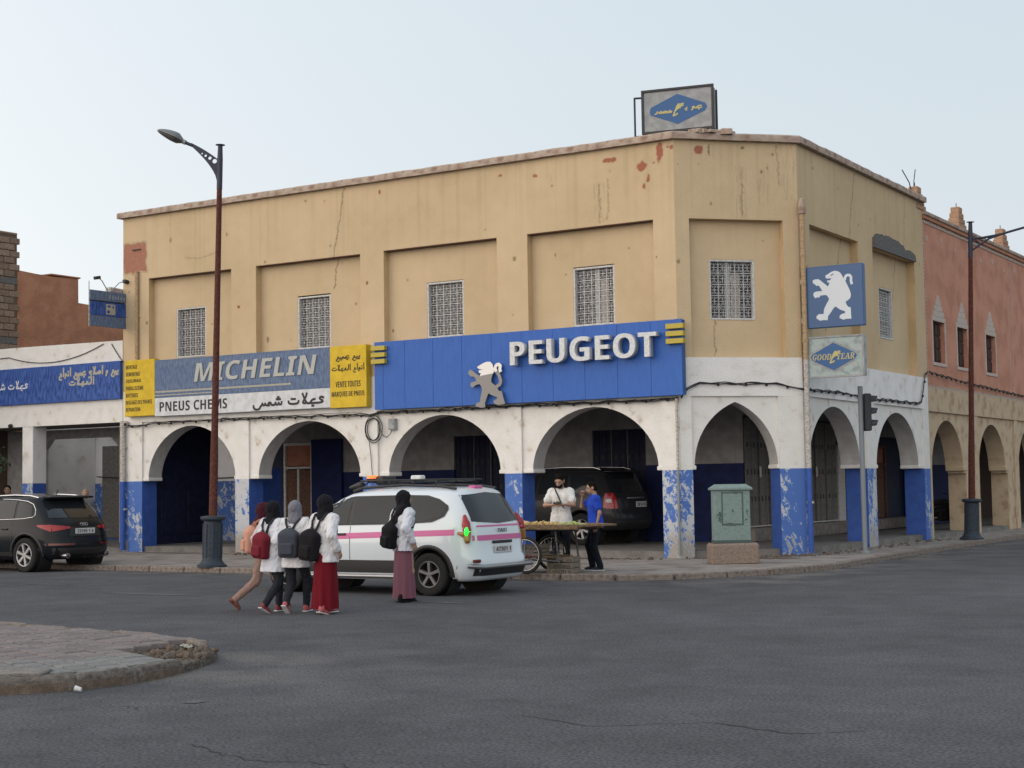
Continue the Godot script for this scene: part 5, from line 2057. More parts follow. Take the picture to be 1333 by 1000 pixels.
const LION := [0.347, 0.841, 0.396, 0.861, 0.457, 0.895, 0.523, 0.907, 0.583, 0.889, 0.625, 0.854, 0.66, 0.785, 0.695, 0.735, 0.724, 0.673, 0.759, 0.599, 0.785, 0.526, 0.787, 0.478, 0.768, 0.438, 0.725, 0.409, 0.691, 0.392, 0.709, 0.341, 0.741, 0.301, 0.777, 0.301, 0.786, 0.111, 0.744, 0.115, 0.69, 0.116, 0.647, 0.104, 0.611, 0.12, 0.575, 0.14, 0.588, 0.181, 0.631, 0.203, 0.676, 0.206, 0.676, 0.242, 0.62, 0.26, 0.566, 0.29, 0.516, 0.329, 0.476, 0.301, 0.42, 0.227, 0.377, 0.181, 0.367, 0.115, 0.298, 0.122, 0.231, 0.116, 0.166, 0.162, 0.178, 0.198, 0.215, 0.223, 0.3, 0.221, 0.307, 0.288, 0.338, 0.352, 0.406, 0.456, 0.377, 0.506, 0.353, 0.526, 0.251, 0.524, 0.232, 0.492, 0.196, 0.501, 0.166, 0.487, 0.142, 0.505, 0.124, 0.543, 0.135, 0.578, 0.174, 0.594, 0.288, 0.597, 0.236, 0.68, 0.218, 0.694, 0.187, 0.684, 0.164, 0.71, 0.122, 0.738, 0.123, 0.781, 0.165, 0.795, 0.22, 0.795, 0.267, 0.763, 0.39, 0.66, 0.411, 0.697, 0.417, 0.727, 0.387, 0.725, 0.377, 0.758, 0.43, 0.759, 0.455, 0.792, 0.394, 0.789, 0.358, 0.798]
const LION_TAIL := [0.685, 0.741, 0.699, 0.794, 0.727, 0.818, 0.775, 0.816, 0.802, 0.78, 0.797, 0.727, 0.812, 0.666]
const STEEL := [0.176, 0.632, 0.175, 0.54, 0.318, 0.426, 0.37, 0.332, 0.442, 0.336, 0.484, 0.175, 0.527, 0.051, 0.437, 0.04, 0.347, 0.028, 0.239, 0.063, 0.222, 0.125, 0.313, 0.167, 0.323, 0.204, 0.17, 0.257, 0.089, 0.299, 0.041, 0.194, -0.006, 0.089, 0.001, -0.004, -0.109, -0.015, -0.255, 0.03, -0.235, 0.098, -0.134, 0.117, -0.113, 0.247, -0.074, 0.383, -0.091, 0.461, -0.145, 0.517, -0.237, 0.498, -0.33, 0.441, -0.385, 0.49, -0.375, 0.559, -0.217, 0.59, -0.28, 0.685, -0.372, 0.698, -0.445, 0.771, -0.388, 0.853, -0.297, 0.802, -0.133, 0.693, 0.224, 0.736]
const STEEL_HEAD := [-0.128, 0.698, 0.224, 0.741, 0.234, 0.828, 0.182, 0.961, 0.12, 1.015, 0.019, 1.02, -0.073, 0.99, -0.212, 0.921, -0.212, 0.898, -0.157, 0.864, -0.057, 0.851, -0.167, 0.834, -0.159, 0.779, -0.104, 0.769]
const STEEL_TAIL := [0.285, 0.43, 0.391, 0.476, 0.419, 0.558, 0.385, 0.667, 0.306, 0.778, 0.271, 0.856, 0.291, 0.924, 0.354, 0.944, 0.408, 0.902, 0.397, 0.834, 0.423, 0.764]

func pairs(a: Array, sx := 1.0, sy := 1.0) -> PackedVector2Array:
	var p := PackedVector2Array()
	for i in range(0, a.size(), 2):
		p.append(Vector2(a[i] * sx, a[i + 1] * sy))
	return p

func stroke_of(mb: Mb, m, pts: PackedVector2Array, w: float, xf: Transform3D, z: float, depth: float) -> void:
	for poly in Geometry2D.offset_polyline(pts, w * 0.5, Geometry2D.JOIN_ROUND, Geometry2D.END_ROUND):
		if not Geometry2D.is_polygon_clockwise(poly):
			mb.prism(m, poly, xf * Vector3(0, 0, z), xf.basis.x, xf.basis.y, depth)

func board(called: String, parent: Node, m, xf: Transform3D, w: float, h: float, d: float, bev := 0.006) -> MeshInstance3D:
	var mb := Mb.new()
	mb.box(m, xf * Vector3(w / 2, h / 2, -d / 2), Vector3(w, h, d), bev, xf.basis)
	return put(called, mb, parent)

# a winged foot between two halves of a word, as slanted feather strokes
func winged_foot(called: String, m: Material, parent: Node, xf: Transform3D, h: float) -> void:
	var mb := Mb.new()
	var k := 0
	for st in [[[-0.30, -0.5], [-0.12, -0.1], [0.02, 0.25], [0.22, 0.5]], [[0.0, 0.1], [0.35, 0.42], [0.62, 0.46]], [[-0.05, -0.02], [0.3, 0.28], [0.6, 0.30]], [[-0.30, -0.5], [-0.05, -0.42], [0.1, -0.3]], [[-0.14, -0.12], [0.16, 0.12], [0.38, 0.14]]]:
		var p := PackedVector2Array()
		for q in st:
			p.append(Vector2(q[0], q[1]) * h)
		stroke_of(mb, m, p, h * 0.13, xf, 0.004 + 0.0006 * k, 0.004)
		k += 1
	put(called, mb, parent)

func signs() -> void:
	M.sign_blue = worn([lin(.037, .122, .43), lin(.039, .130, .455), lin(.041, .134, .465)], [0.25, 0.5, 0.75], 2.6, 110, 0.01, 0.5, 0.1, 0.1, 0.8)
	M.sign_blue.uv1_scale = Vector3(1.6, 0.35, 1.6)
	M.faded_blue = worn([lin(.10, .145, .25), lin(.135, .19, .31), lin(.175, .235, .35)], [0.25, 0.5, 0.75], 1.2, 111, 0.02, 0.7, 0.1, 0.2, 0.5)
	M.faded_blue.uv1_scale = Vector3(1.8, 0.4, 1.8)
	M.left_blue = worn([lin(.025, .065, .24), lin(.045, .105, .37), lin(.07, .15, .45)], [0.25, 0.5, 0.8], 1.4, 112, 0.015, 0.6, 0.1, 0.2, 0.5)
	M.left_blue.uv1_scale = Vector3(1.3, 0.4, 1.3)
	M.sign_yellow = worn([lin(.62, .42, .03), lin(.70, .49, .035)], [0.3, 0.7], 2.0, 113, 0.012, 0.6, 0.0, 0.1, 0.6)
	M.sign_white = worn([lin(.56, .58, .60), lin(.66, .68, .70)], [0.3, 0.7], 1.6, 114, 0.012, 0.6, 0.0, 0.1, 0.6)
	M.letter_black = plain(lin(.012, .012, .016), 0.6)
	M.letter_dark = plain(lin(.05, .035, .012), 0.7)
	M.letter_white = worn([lin(.58, .60, .61), lin(.70, .72, .73)], [0.3, 0.7], 0.9, 115, 0.02, 0.45, 0.0, 0.1, 0.4)
	M.letter_side = plain(lin(.24, .27, .31), 0.6)
	M.letter_cream = worn([lin(.30, .28, .22), lin(.55, .53, .44)], [0.35, 0.6], 0.4, 116, 0.03, 0.7, 0.0, 0.15, 0.3)
	M.brushed = plain(lin(.21, .205, .20), 0.5, 0.55)
	M.polished = plain(lin(.42, .42, .42), 0.35, 0.55)
	M.box_grey = worn([lin(.30, .315, .32), lin(.40, .41, .415)], [0.3, 0.7], 2.2, 117, 0.02, 0.6, 0.0, 0.2, 0.4)
	M.weathered = worn([lin(.26, .32, .32), lin(.38, .44, .44), lin(.42, .47, .46), lin(.30, .46, .47)], [0.2, 0.45, 0.62, 0.8], 2.4, 118, 0.02, 0.6, 0.0, 0.15, 0.4)
	M.emblem_blue = plain(lin(.02, .09, .24), 0.55)
	M.emblem_yellow = plain(lin(.45, .40, .18), 0.6)
	M.letter_pale = worn([lin(.36, .36, .33), lin(.55, .56, .53)], [0.3, 0.5], 0.35, 119, 0.03, 0.7, 0.0, 0.15, 0.3)
	M.letter_shade = plain(lin(.05, .07, .10), 0.7)
	M.bar_yellow = plain(lin(.42, .33, .035), 0.5)
	M.emblem_light = plain(lin(.027, .083, .205), 0.45)
	M.lion_white = plain(lin(.56, .61, .65), 0.5)
	M.sign_worn = plain(lin(.22, .26, .33), 0.7)
	# yellow-edged tyre shop sign on the left half of the front
	var t := thing("tyre_shop_sign", "long weathered sign board, faded blue over white between two yellow ends with black print", "sign", Vector3(-15.84, 3.57, 0.2))
	board("board", t, M.sign_yellow, Transform3D(Basis(), Vector3(0, 0.03, 0)), 1.07, 1.46, 0.18)
	board("board", t, M.faded_blue, Transform3D(Basis(), Vector3(1.074, 0.47, 0.0)), 5.73, 0.97, 0.16)
	board("board", t, M.sign_white, Transform3D(Basis(), Vector3(1.074, 0.0, 0.002)), 5.73, 0.467, 0.16)
	board("board", t, M.sign_yellow, Transform3D(Basis(), Vector3(6.808, -0.02, 0.01)), 1.08, 1.46, 0.18)
	var tw := ["MONTAGE", "DEMONTAGE", "EQUILIBRAGE", "PARALLELISME", "BATTERIES", "REGLAGE DES PHARES", "REPARATION"]
	for i in tw.size():
		var w: float = [0.40, 0.50, 0.54, 0.62, 0.43, 0.93, 0.51][i]
		lettering("printed_line", tw[i], M.letter_dark, t, Transform3D(Basis(), Vector3(0.05, 1.26 - i * 0.184, 0.0)), w, 0.105)
	lettering("large_word_shadow", "MICHELIN", M.letter_shade, t, Transform3D(Basis(), Vector3(2.48, 0.805, 0.0)), 3.86, 0.47, 0.003, "Droid Sans", 700, 0.22)
	lettering("large_word", "MICHELIN", M.letter_pale, t, Transform3D(Basis(), Vector3(2.44, 0.825, 0.004)), 3.86, 0.47, 0.004, "Droid Sans", 700, 0.22)
	var ln := Mb.new()
	ln.span(M.letter_cream, Vector3(1.1, 0.60, 0.001), Vector3(5.6, 0.645, 0.005))
	ln.span(M.letter_cream, Vector3(1.08, 0.52, 0.001), Vector3(3.2, 0.545, 0.004))
	put("pale_stripe", ln, t)
	lettering("black_words", "PNEUS CHEMS", M.letter_black, t, Transform3D(Basis(), Vector3(1.25, 0.11, 0.003)), 2.30, 0.255)
	handwriting("black_script", ["ain_i", "jeem_m", "lamalef", "ta", "gap", "sheen_i", "meem_m", "seen_f"], M.letter_black, t, Transform3D(Basis(), Vector3(4.38, 0.03, 0.003)), 2.28, 0.36, 0.055)
	handwriting("dark_script", ["ba_i", "ya_m", "ain_f", "gap", "jeem_i", "meem_m", "ya_m", "ain_f"], M.letter_dark, t, Transform3D(Basis(), Vector3(6.98, 1.08, 0.012)), 0.74, 0.2, 0.026)
	handwriting("dark_script", ["alef", "noon_i", "waw", "alef", "ain_f", "gap", "alef", "lam_i", "ain_m", "jeem_m", "lamalef", "ta"], M.letter_dark, t, Transform3D(Basis(), Vector3(6.86, 0.80, 0.012)), 0.98, 0.2, 0.024)
	lettering("printed_line", "VENTE TOUTES", M.letter_dark, t, Transform3D(Basis(), Vector3(6.98, 0.46, 0.011)), 0.74, 0.145)
	lettering("printed_line", "MARQUES DE PNEUS", M.letter_dark, t, Transform3D(Basis(), Vector3(6.86, 0.22, 0.011)), 0.97, 0.145)
	# big blue sign with raised letters
	var p := thing("car_dealer_sign", "long blue panel sign with raised white letters, steel lion and yellow bars", "sign", Vector3(-7.72, 3.46, 0.2))
	var px := 0.0
	for w in [0.25, 0.62, 0.79, 0.79, 0.79, 0.79, 0.79, 0.79, 0.79, 0.79, 0.72]:
		board("panel", p, M.sign_blue, Transform3D(Basis(), Vector3(px, 0, 0)), w - 0.004, 1.575, 0.06, 0.004)
		px += w
	var bk := Mb.new()
	bk.span(M.emblem_blue, Vector3(0.0, 0.01, -0.185), Vector3(px - 0.01, 1.565, -0.064))
	put("casing", bk, p)
	lettering("raised_letters", "PEUGEOT", M.letter_white, p, Transform3D(Basis(), Vector3(3.86, 0.815, 0.11)), 3.57, 0.52, 0.11)
	var ls := lettering("letter_backs", "PEUGEOT", M.letter_side, p, Transform3D(Basis(), Vector3(3.856, 0.812, 0.052)), 3.577, 0.526, 0.10)
	for e in [[0.0, 1.06], [7.6, 1.06]]:
		for i in 3:
			board("yellow_bar", p, M.bar_yellow, Transform3D(Basis(), Vector3(e[0] - (0.02 if e[0] < 1 else 0.0), e[1] + i * 0.155, 0.12)), 0.40, 0.105, 0.11, 0.006)
	var li := Mb.new()
	var lx := Transform3D(Basis(), Vector3(3.12, -0.06, 0.1))
	li.prism(M.brushed, pairs(STEEL), lx.origin, Vector3.RIGHT, Vector3.UP, 0.03)
	stroke_of(li, M.brushed, pairs(STEEL_TAIL).slice(0, 5), 0.075, lx, -0.002, 0.03)
	stroke_of(li, M.polished, pairs(STEEL_TAIL).slice(4), 0.075, Transform3D(Basis(Vector3.RIGHT, -0.16), lx.origin + Vector3(0, 0, 0.13)), 0.0, 0.03)
	li.prism(M.polished, pairs(STEEL_HEAD), lx.origin + Vector3(0, 0.0, 0.12), Vector3.RIGHT, Vector3(0, 0.985, -0.17), 0.03)
	put("steel_lion", li, p)
	# long blue sign of the low building
	var q := thing("blue_script_sign", "long blue sign with worn white handwritten script on the low white building", "sign", Vector3(-26.0, 4.09, 0.09))
	var x := 0.0
	for w in [2.4, 2.3, 2.48, 2.7]:
		board("panel", q, M.left_blue, Transform3D(Basis(), Vector3(x, 0, 0)), w - 0.006, 1.0, 0.085, 0.004)
		x += w
	handwriting("white_script", ["ain_i", "jeem_m", "lamalef", "ta", "gap", "sheen_i", "meem_m", "seen_f"], M.letter_white, q, Transform3D(Basis(), Vector3(4.75, 0.36, 0.0)), 1.62, 0.3, 0.035)
	handwriting("cream_script", ["ba_i", "ya_m", "ain_f", "gap", "waw", "gap", "alef", "sad_i", "lamalef", "ha_f", "gap", "jeem_i", "meem_m", "ya_m", "ain_f", "gap", "alef", "noon_i", "waw", "alef", "ain_f"], M.letter_cream, q, Transform3D(Basis(), Vector3(7.55, 0.60, 0.0)), 2.28, 0.30, 0.05)
	handwriting("white_script", ["alef", "lam_i", "ain_m", "jeem_m", "lamalef", "ta"], M.letter_cream, q, Transform3D(Basis(), Vector3(7.95, 0.40, 0.0)), 0.98, 0.22, 0.05)
	# roof sign
	var rb := Basis(Vector3.UP, deg_to_rad(-12.0))
	var r := thing("roof_sign_box", "grey light box with a blue diamond and Arabic script on the roof corner", "sign", Vector3(-0.86, 9.0, -0.34), deg_to_rad(12.0))
	board("box", r, M.box_grey, Transform3D(Basis(), Vector3(0, 0.14, 0)), 1.52, 0.90, 0.30, 0.01)
	var rim := Mb.new()
	for e in [[Vector3(-0.03, 0.11, -0.02), Vector3(1.55, 0.165, 0.03)], [Vector3(-0.03, 1.02, -0.02), Vector3(1.55, 1.07, 0.03)], [Vector3(-0.03, 0.165, -0.02), Vector3(0.02, 1.02, 0.03)], [Vector3(1.50, 0.165, -0.02), Vector3(1.55, 1.02, 0.03)]]:
		rim.span(M.iron, e[0], e[1], 0.004)
	put("rim", rim, r)
	var dm := Mb.new()
	dm.prism(M.emblem_blue, PackedVector2Array([Vector2(0.15, 0.60), Vector2(0.17, 0.52), Vector2(0.76, 0.28), Vector2(1.36, 0.52), Vector2(1.40, 0.60), Vector2(1.36, 0.68), Vector2(0.76, 0.93), Vector2(0.17, 0.68)]), Vector3(0, 0, 0.006), Vector3.RIGHT, Vector3.UP, 0.004)
	put("diamond", dm, r)
	handwriting("cream_script", ["jeem_i", "waw", "gap", "ba_i"], M.emblem_yellow, r, Transform3D(Basis(), Vector3(0.92, 0.55, 0.008)), 0.38, 0.15, 0.026)
	handwriting("cream_script", ["ya_m", "ya_m", "ya_m", "ra"], M.emblem_yellow, r, Transform3D(Basis(), Vector3(0.24, 0.53, 0.008)), 0.40, 0.13, 0.026)
	winged_foot("winged_foot", M.emblem_yellow, r, Transform3D(Basis(), Vector3(0.74, 0.59, 0.008)), 0.26)
	var fr := Mb.new()
	for e in [[Vector3(-0.2, 0.02, -0.06), Vector3(-0.2, 0.95, -0.06)], [Vector3(-0.2, 0.94, -0.06), Vector3(0.0, 0.94, -0.1)], [Vector3(-0.2, 0.10, -0.06), Vector3(0.0, 0.10, -0.1)], [Vector3(0.0, -0.02, -0.06), Vector3(0.0, 0.2, -0.06)], [Vector3(1.56, 0.1, -0.2), Vector3(1.56, 0.98, -0.2)], [Vector3(0.3, -0.2, -0.2), Vector3(0.3, 0.2, -0.2)], [Vector3(1.2, -0.4, -0.2), Vector3(1.2, 0.2, -0.2)]]:
		fr.tube(M.iron, [e[0], e[1]], 0.022, 6)
	put("steel_frame", fr, r)
	# two light boxes on the pole at the corner
	var l := thing("lion_light_box", "square blue light box with a white lion, upper of two on the corner pole", "sign", Vector3(2.10, 4.86, -1.93))
	board("box", l, M.emblem_light, Transform3D(Basis(), Vector3.ZERO), 1.24, 1.30, 0.16, 0.012)
	var lm := Mb.new()
	var z := Transform3D(Basis(), Vector3(0.0, 0.0, 0.0))
	lm.prism(M.lion_white, pairs(LION, 1.24, 1.30), Vector3(0, 0, 0.005), Vector3.RIGHT, Vector3.UP, 0.004)
	stroke_of(lm, M.lion_white, pairs(LION_TAIL, 1.24, 1.30), 0.055, z, 0.0056, 0.004)
	var eye := Mb.new()
	stroke_of(eye, M.emblem_blue, PackedVector2Array([Vector2(0.55, 1.085), Vector2(0.61, 1.115)]), 0.018, z, 0.009, 0.003)
	put("white_lion", lm, l)
	put("lion_eye", eye, l)
	var br := Mb.new()
	for y in [0.18, 1.0]:
		br.tube(M.pipe_white, [Vector3(-0.12, y, -0.06), Vector3(0.01, y, -0.08)], 0.025, 6)
		br.box(M.pipe_white, Vector3(-0.1, y, -0.05), Vector3(0.08, 0.12, 0.08), 0.01)
	put("bracket", br, l)
	var gy := thing("diamond_light_box", "weathered pale light box with a blue diamond, lower of two on the corner pole", "sign", Vector3(2.06, 3.82, -1.93))
	board("box", gy, M.weathered, Transform3D(Basis(), Vector3.ZERO), 1.24, 0.84, 0.22, 0.012)
	var gr := Mb.new()
	for e in [[Vector3(-0.01, -0.02, -0.03), Vector3(1.27, 0.025, 0.02)], [Vector3(-0.01, 0.82, -0.03), Vector3(1.27, 0.855, 0.02)], [Vector3(-0.01, 0.025, -0.03), Vector3(0.025, 0.82, 0.02)], [Vector3(1.225, 0.025, -0.03), Vector3(1.27, 0.82, 0.02)]]:
		gr.span(M.box_grey, e[0], e[1], 0.005)
	put("rim", gr, gy)
	var gd := Mb.new()
	var dia := PackedVector2Array([Vector2(0.10, 0.42), Vector2(0.13, 0.36), Vector2(0.60, 0.13), Vector2(1.07, 0.36), Vector2(1.11, 0.42), Vector2(1.07, 0.48), Vector2(0.60, 0.71), Vector2(0.13, 0.48)])
	var big := Geometry2D.offset_polygon(dia, 0.045)[0]
	gd.prism(M.box_grey, big, Vector3(0, 0, 0.004), Vector3.RIGHT, Vector3.UP, 0.003)
	gd.prism(M.emblem_blue, dia, Vector3(0, 0, 0.008), Vector3.RIGHT, Vector3.UP, 0.003)
	put("diamond", gd, gy)
	lettering("word", "GOOD", M.emblem_yellow, gy, Transform3D(Basis(), Vector3(0.135, 0.355, 0.008)), 0.41, 0.125, 0.006, "Droid Serif", 700, 0.15)
	lettering("word", "YEAR", M.emblem_yellow, gy, Transform3D(Basis(), Vector3(0.655, 0.355, 0.008)), 0.40, 0.125, 0.006, "Droid Serif", 700, 0.15)
	winged_foot("winged_foot", M.emblem_yellow, gy, Transform3D(Basis(), Vector3(0.60, 0.41, 0.01)), 0.25)
	var pb := Mb.new()
	pb.tube(M.cornice, [Vector3(-0.12, -0.05, -0.05), Vector3(-0.12, 0.62, -0.05)], 0.03, 6)
	pb.tube(M.iron, [Vector3(-0.05, -0.1, -0.05), Vector3(-0.05, 1.6, -0.05)], 0.02, 6)
	put("bracket", pb, gy)
	# small blue sign on brackets at the far left corner of the front
	var h := thing("blue_bracket_sign", "small blue three-board sign with two lamps on brackets at the far left corner", "sign", Vector3(-16.0, 5.92, 1.22), PI / 2)
	# own x runs from the street towards the wall
	for e in [[0.0, 0.27], [0.28, 0.36], [0.68, 0.25]]:
		board("board", h, M.faded_blue if e[0] != 0.28 else M.left_blue, Transform3D(Basis(), Vector3(0, e[0], 0)), 1.36, e[1], 0.05, 0.005)
	var lg := Mb.new()
	lg.span(M.letter_cream, Vector3(0.52, 0.33, 0.002), Vector3(0.84, 0.60, 0.006))
	lg.prism(M.left_blue, ragged(Vector2(0.60, 0.40), Vector2(0.05, 0.045), 3, 9, 0.2), Vector3(0, 0, 0.008), Vector3.RIGHT, Vector3.UP, 0.003)
	lg.prism(M.left_blue, ragged(Vector2(0.62, 0.54), Vector2(0.06, 0.035), 4, 9, 0.2), Vector3(0, 0, 0.008), Vector3.RIGHT, Vector3.UP, 0.003)
	lg.prism(M.left_blue, ragged(Vector2(0.77, 0.53), Vector2(0.03, 0.045), 5, 9, 0.2), Vector3(0, 0, 0.008), Vector3.RIGHT, Vector3.UP, 0.003)
	put("emblem", lg, h)
	for k in 7:
		var pm := Mb.new()
		pm.span(M.sign_worn, Vector3(0.62 + k * 0.1, 0.74, 0.001), Vector3(0.68 + k * 0.1, 0.84 - 0.01 * (k % 3), 0.004))
		put("worn_letter", pm, h)
	var hb := Mb.new()
	for y in [0.2, 0.66]:
		hb.tube(M.iron, [Vector3(0.0, y, -0.06), Vector3(1.5, y, -0.06)], 0.022, 6)
		hb.box(M.iron, Vector3(1.42, y, 0.02), Vector3(0.14, 0.09, 0.12), 0.01)
	hb.tube(M.pipe_white, [Vector3(-0.03, -0.02, -0.03), Vector3(-0.03, 1.15, -0.03)], 0.012, 5)
	hb.tube(M.wood, [Vector3(1.38, -0.6, 0.0), Vector3(1.38, 1.1, 0.0), Vector3(1.45, 1.3, 0.0), Vector3(1.6, 1.42, 0)], 0.016, 6)
	put("bracket", hb, h)
	for s in [-1.0, 1.0]:
		var lp := Mb.new()
		lp.tube(M.box_grey, [Vector3(0.66, 0.9, -0.03), Vector3(0.66 + s * 0.14, 1.03, -0.01), Vector3(0.66 + s * 0.3, 1.19, 0.02), Vector3(0.66 + s * 0.44, 1.24, 0.05)], 0.013, 6)
		lp.box(M.iron, Vector3(0.66 + s * 0.5, 1.24, 0.06), Vector3(0.16, 0.085, 0.12), 0.012, Basis(Vector3.BACK, -s * 0.2))
		put("sign_lamp", lp, h)
	var pj := Mb.new()
	pj.box(M.pipe_white, Vector3(1.02, 1.0, -0.2), Vector3(0.5, 0.14, 0.2), 0.02, Basis(Vector3.BACK, -0.05))
	pj.box(M.iron, Vector3(1.3, 0.98, -0.2), Vector3(0.12, 0.18, 0.2), 0.02)
	put("flood_light", pj, h)
	cables()

func cables() -> void:
	# a bundle of black cables clipped along the front, round the corner and up to the pink building
	var runs := [["wall_cable_bundle", "black cable bundle clipped under the signs along the left front", [Vector3(-16.0, 3.40, 0.06), Vector3(-15.5, 3.36, 0.06), Vector3(-15.0, 3.42, 0.05), Vector3(-12.0, 3.43, 0.05), Vector3(-10.0, 3.40, 0.05), Vector3(-8.0, 3.38, 0.05), Vector3(-7.6, 3.41, 0.05), Vector3(-4.0, 3.42, 0.05), Vector3(-1.0, 3.40, 0.05), Vector3(0.0, 3.42, 0.06)]],
		["wall_cable_bundle", "black cable bundle looping over the white band of the cut corner", [Vector3(0.06, 3.42, 0.02), Vector3(0.16, 3.62, -0.07), Vector3(0.36, 3.73, -0.28), Vector3(0.9, 3.72, -0.84), Vector3(1.55, 3.72, -1.49), Vector3(1.9, 3.62, -1.82), Vector3(2.1, 3.56, -2.1)]],
		["wall_cable_bundle", "twisted black cable bundle along the white band of the right front", [Vector3(2.02, 3.60, -2.2), Vector3(2.0, 3.62, -4.0), Vector3(2.0, 3.56, -6.5), Vector3(2.0, 3.58, -9.7), Vector3(2.0, 3.62, -9.95), Vector3(2.0, 4.36, -10.35), Vector3(2.02, 4.42, -10.5)]],
		["wall_cable_bundle", "twisted black cable bundle along the foot of the pink wall", [Vector3(2.04, 4.42, -10.55), Vector3(2.04, 4.30, -14.0), Vector3(2.04, 4.22, -18.0), Vector3(2.04, 4.12, -24.0), Vector3(2.04, 4.1, -40.0)]]]
	var nz := noise(31, 0.9, 2)
	for r in runs:
		var base := Vector3(r[2][0].x, 0, r[2][0].z)
		var o := thing(r[0], r[1], "cable", base)
		var strands := 3
		for sidx in strands:
			var pts := []
			var d := 0.0
			for i in r[2].size() - 1:
				var a: Vector3 = r[2][i]
				var b: Vector3 = r[2][i + 1]
				var n := maxi(2, int(a.distance_to(b) / 0.11))
				for k in n:
					var p := a.lerp(b, float(k) / n)
					d += a.distance_to(b) / n
					var ph := d * 5.0 + sidx * 2.1
					p += Vector3(0, sin(ph) * 0.022 + nz.get_noise_2d(d * 1.4, sidx * 7.0) * 0.028 - 0.018 * absf(sin(d * 5.2)), cos(ph) * 0.012)
					pts.append(p - base)
			pts.append(r[2][r[2].size() - 1] - base)
			var mb := Mb.new()
			mb.tube(M.cable, pts, 0.011, 5, false)
			put("strand", mb, o)
		var cm := Mb.new()
		var acc := 0.0
		for i in r[2].size() - 1:
			var a: Vector3 = r[2][i]
			var b: Vector3 = r[2][i + 1]
			var n := int(a.distance_to(b) / 0.42)
			for k in n:
				var p := a.lerp(b, (k + 0.5) / n) - base
				cm.box(M.cable, p + Vector3(0, -0.035, -0.02), Vector3(0.05, 0.06, 0.05), 0.01)
		put("clips", cm, o)
	var c := thing("cable_coil", "coil of spare black cable hung on the white pier beside a small grey box", "cable coil", Vector3(-7.92, 3.02, 0.03))
	for i in 4:
		var pts := []
		var rr := 0.26 - 0.02 * (i % 3)
		for k in 25:
			var a := TAU * k / 24.0
			pts.append(Vector3(cos(a) * rr * (0.98 if i & 1 else 0.8) + 0.02 * i, sin(a) * (rr + 0.02 * i), 0.012 * i))
		var mb := Mb.new()
		mb.tube(M.cable, pts, 0.011, 5, false)
		put("loop", mb, c)
	var tl := Mb.new()
	tl.tube(M.cable, [Vector3(0.24, 0.0, 0.02), Vector3(0.32, -0.16, 0.02), Vector3(0.42, -0.2, 0.01), Vector3(0.52, -0.12, 0.0), Vector3(0.56, 0.0, 0.0)], 0.010, 5, false)
	tl.tube(M.cable, [Vector3(-0.1, -0.24, 0.01), Vector3(-0.06, -0.6, 0.0), Vector3(0.0, -1.3, 0.0)], 0.008, 5, false)
	put("tail", tl, c)
	var jb := thing("junction_box", "small grey electric box on the white arcade wall beside the cable coil", "electric box", Vector3(-7.36, 3.02, -0.05))
	var mb := Mb.new()
	mb.box(M.box_grey, Vector3(0, 0.1, 0.05), Vector3(0.2, 0.26, 0.1), 0.01)
	put("box", mb, jb)
	var lid := Mb.new()
	lid.box(M.box_grey, Vector3(0, 0.1, 0.105), Vector3(0.17, 0.22, 0.012), 0.004)
	lid.box(M.iron, Vector3(0.06, 0.1, 0.113), Vector3(0.012, 0.05, 0.01))
	put("lid", lid, jb)
	var wc := thing("wall_camera", "round white camera housing on the far left pier under the yellow sign end", "camera", Vector3(-15.93, 3.42, 0.02))
	var cb := Mb.new()
	cb.ball(M.pipe_white, Vector3(0, 0, 0.05), Vector3(0.085, 0.085, 0.085))
	cb.ball(M.black, Vector3(0.03, -0.01, 0.1), Vector3(0.045, 0.045, 0.045))
	put("housing", cb, wc)

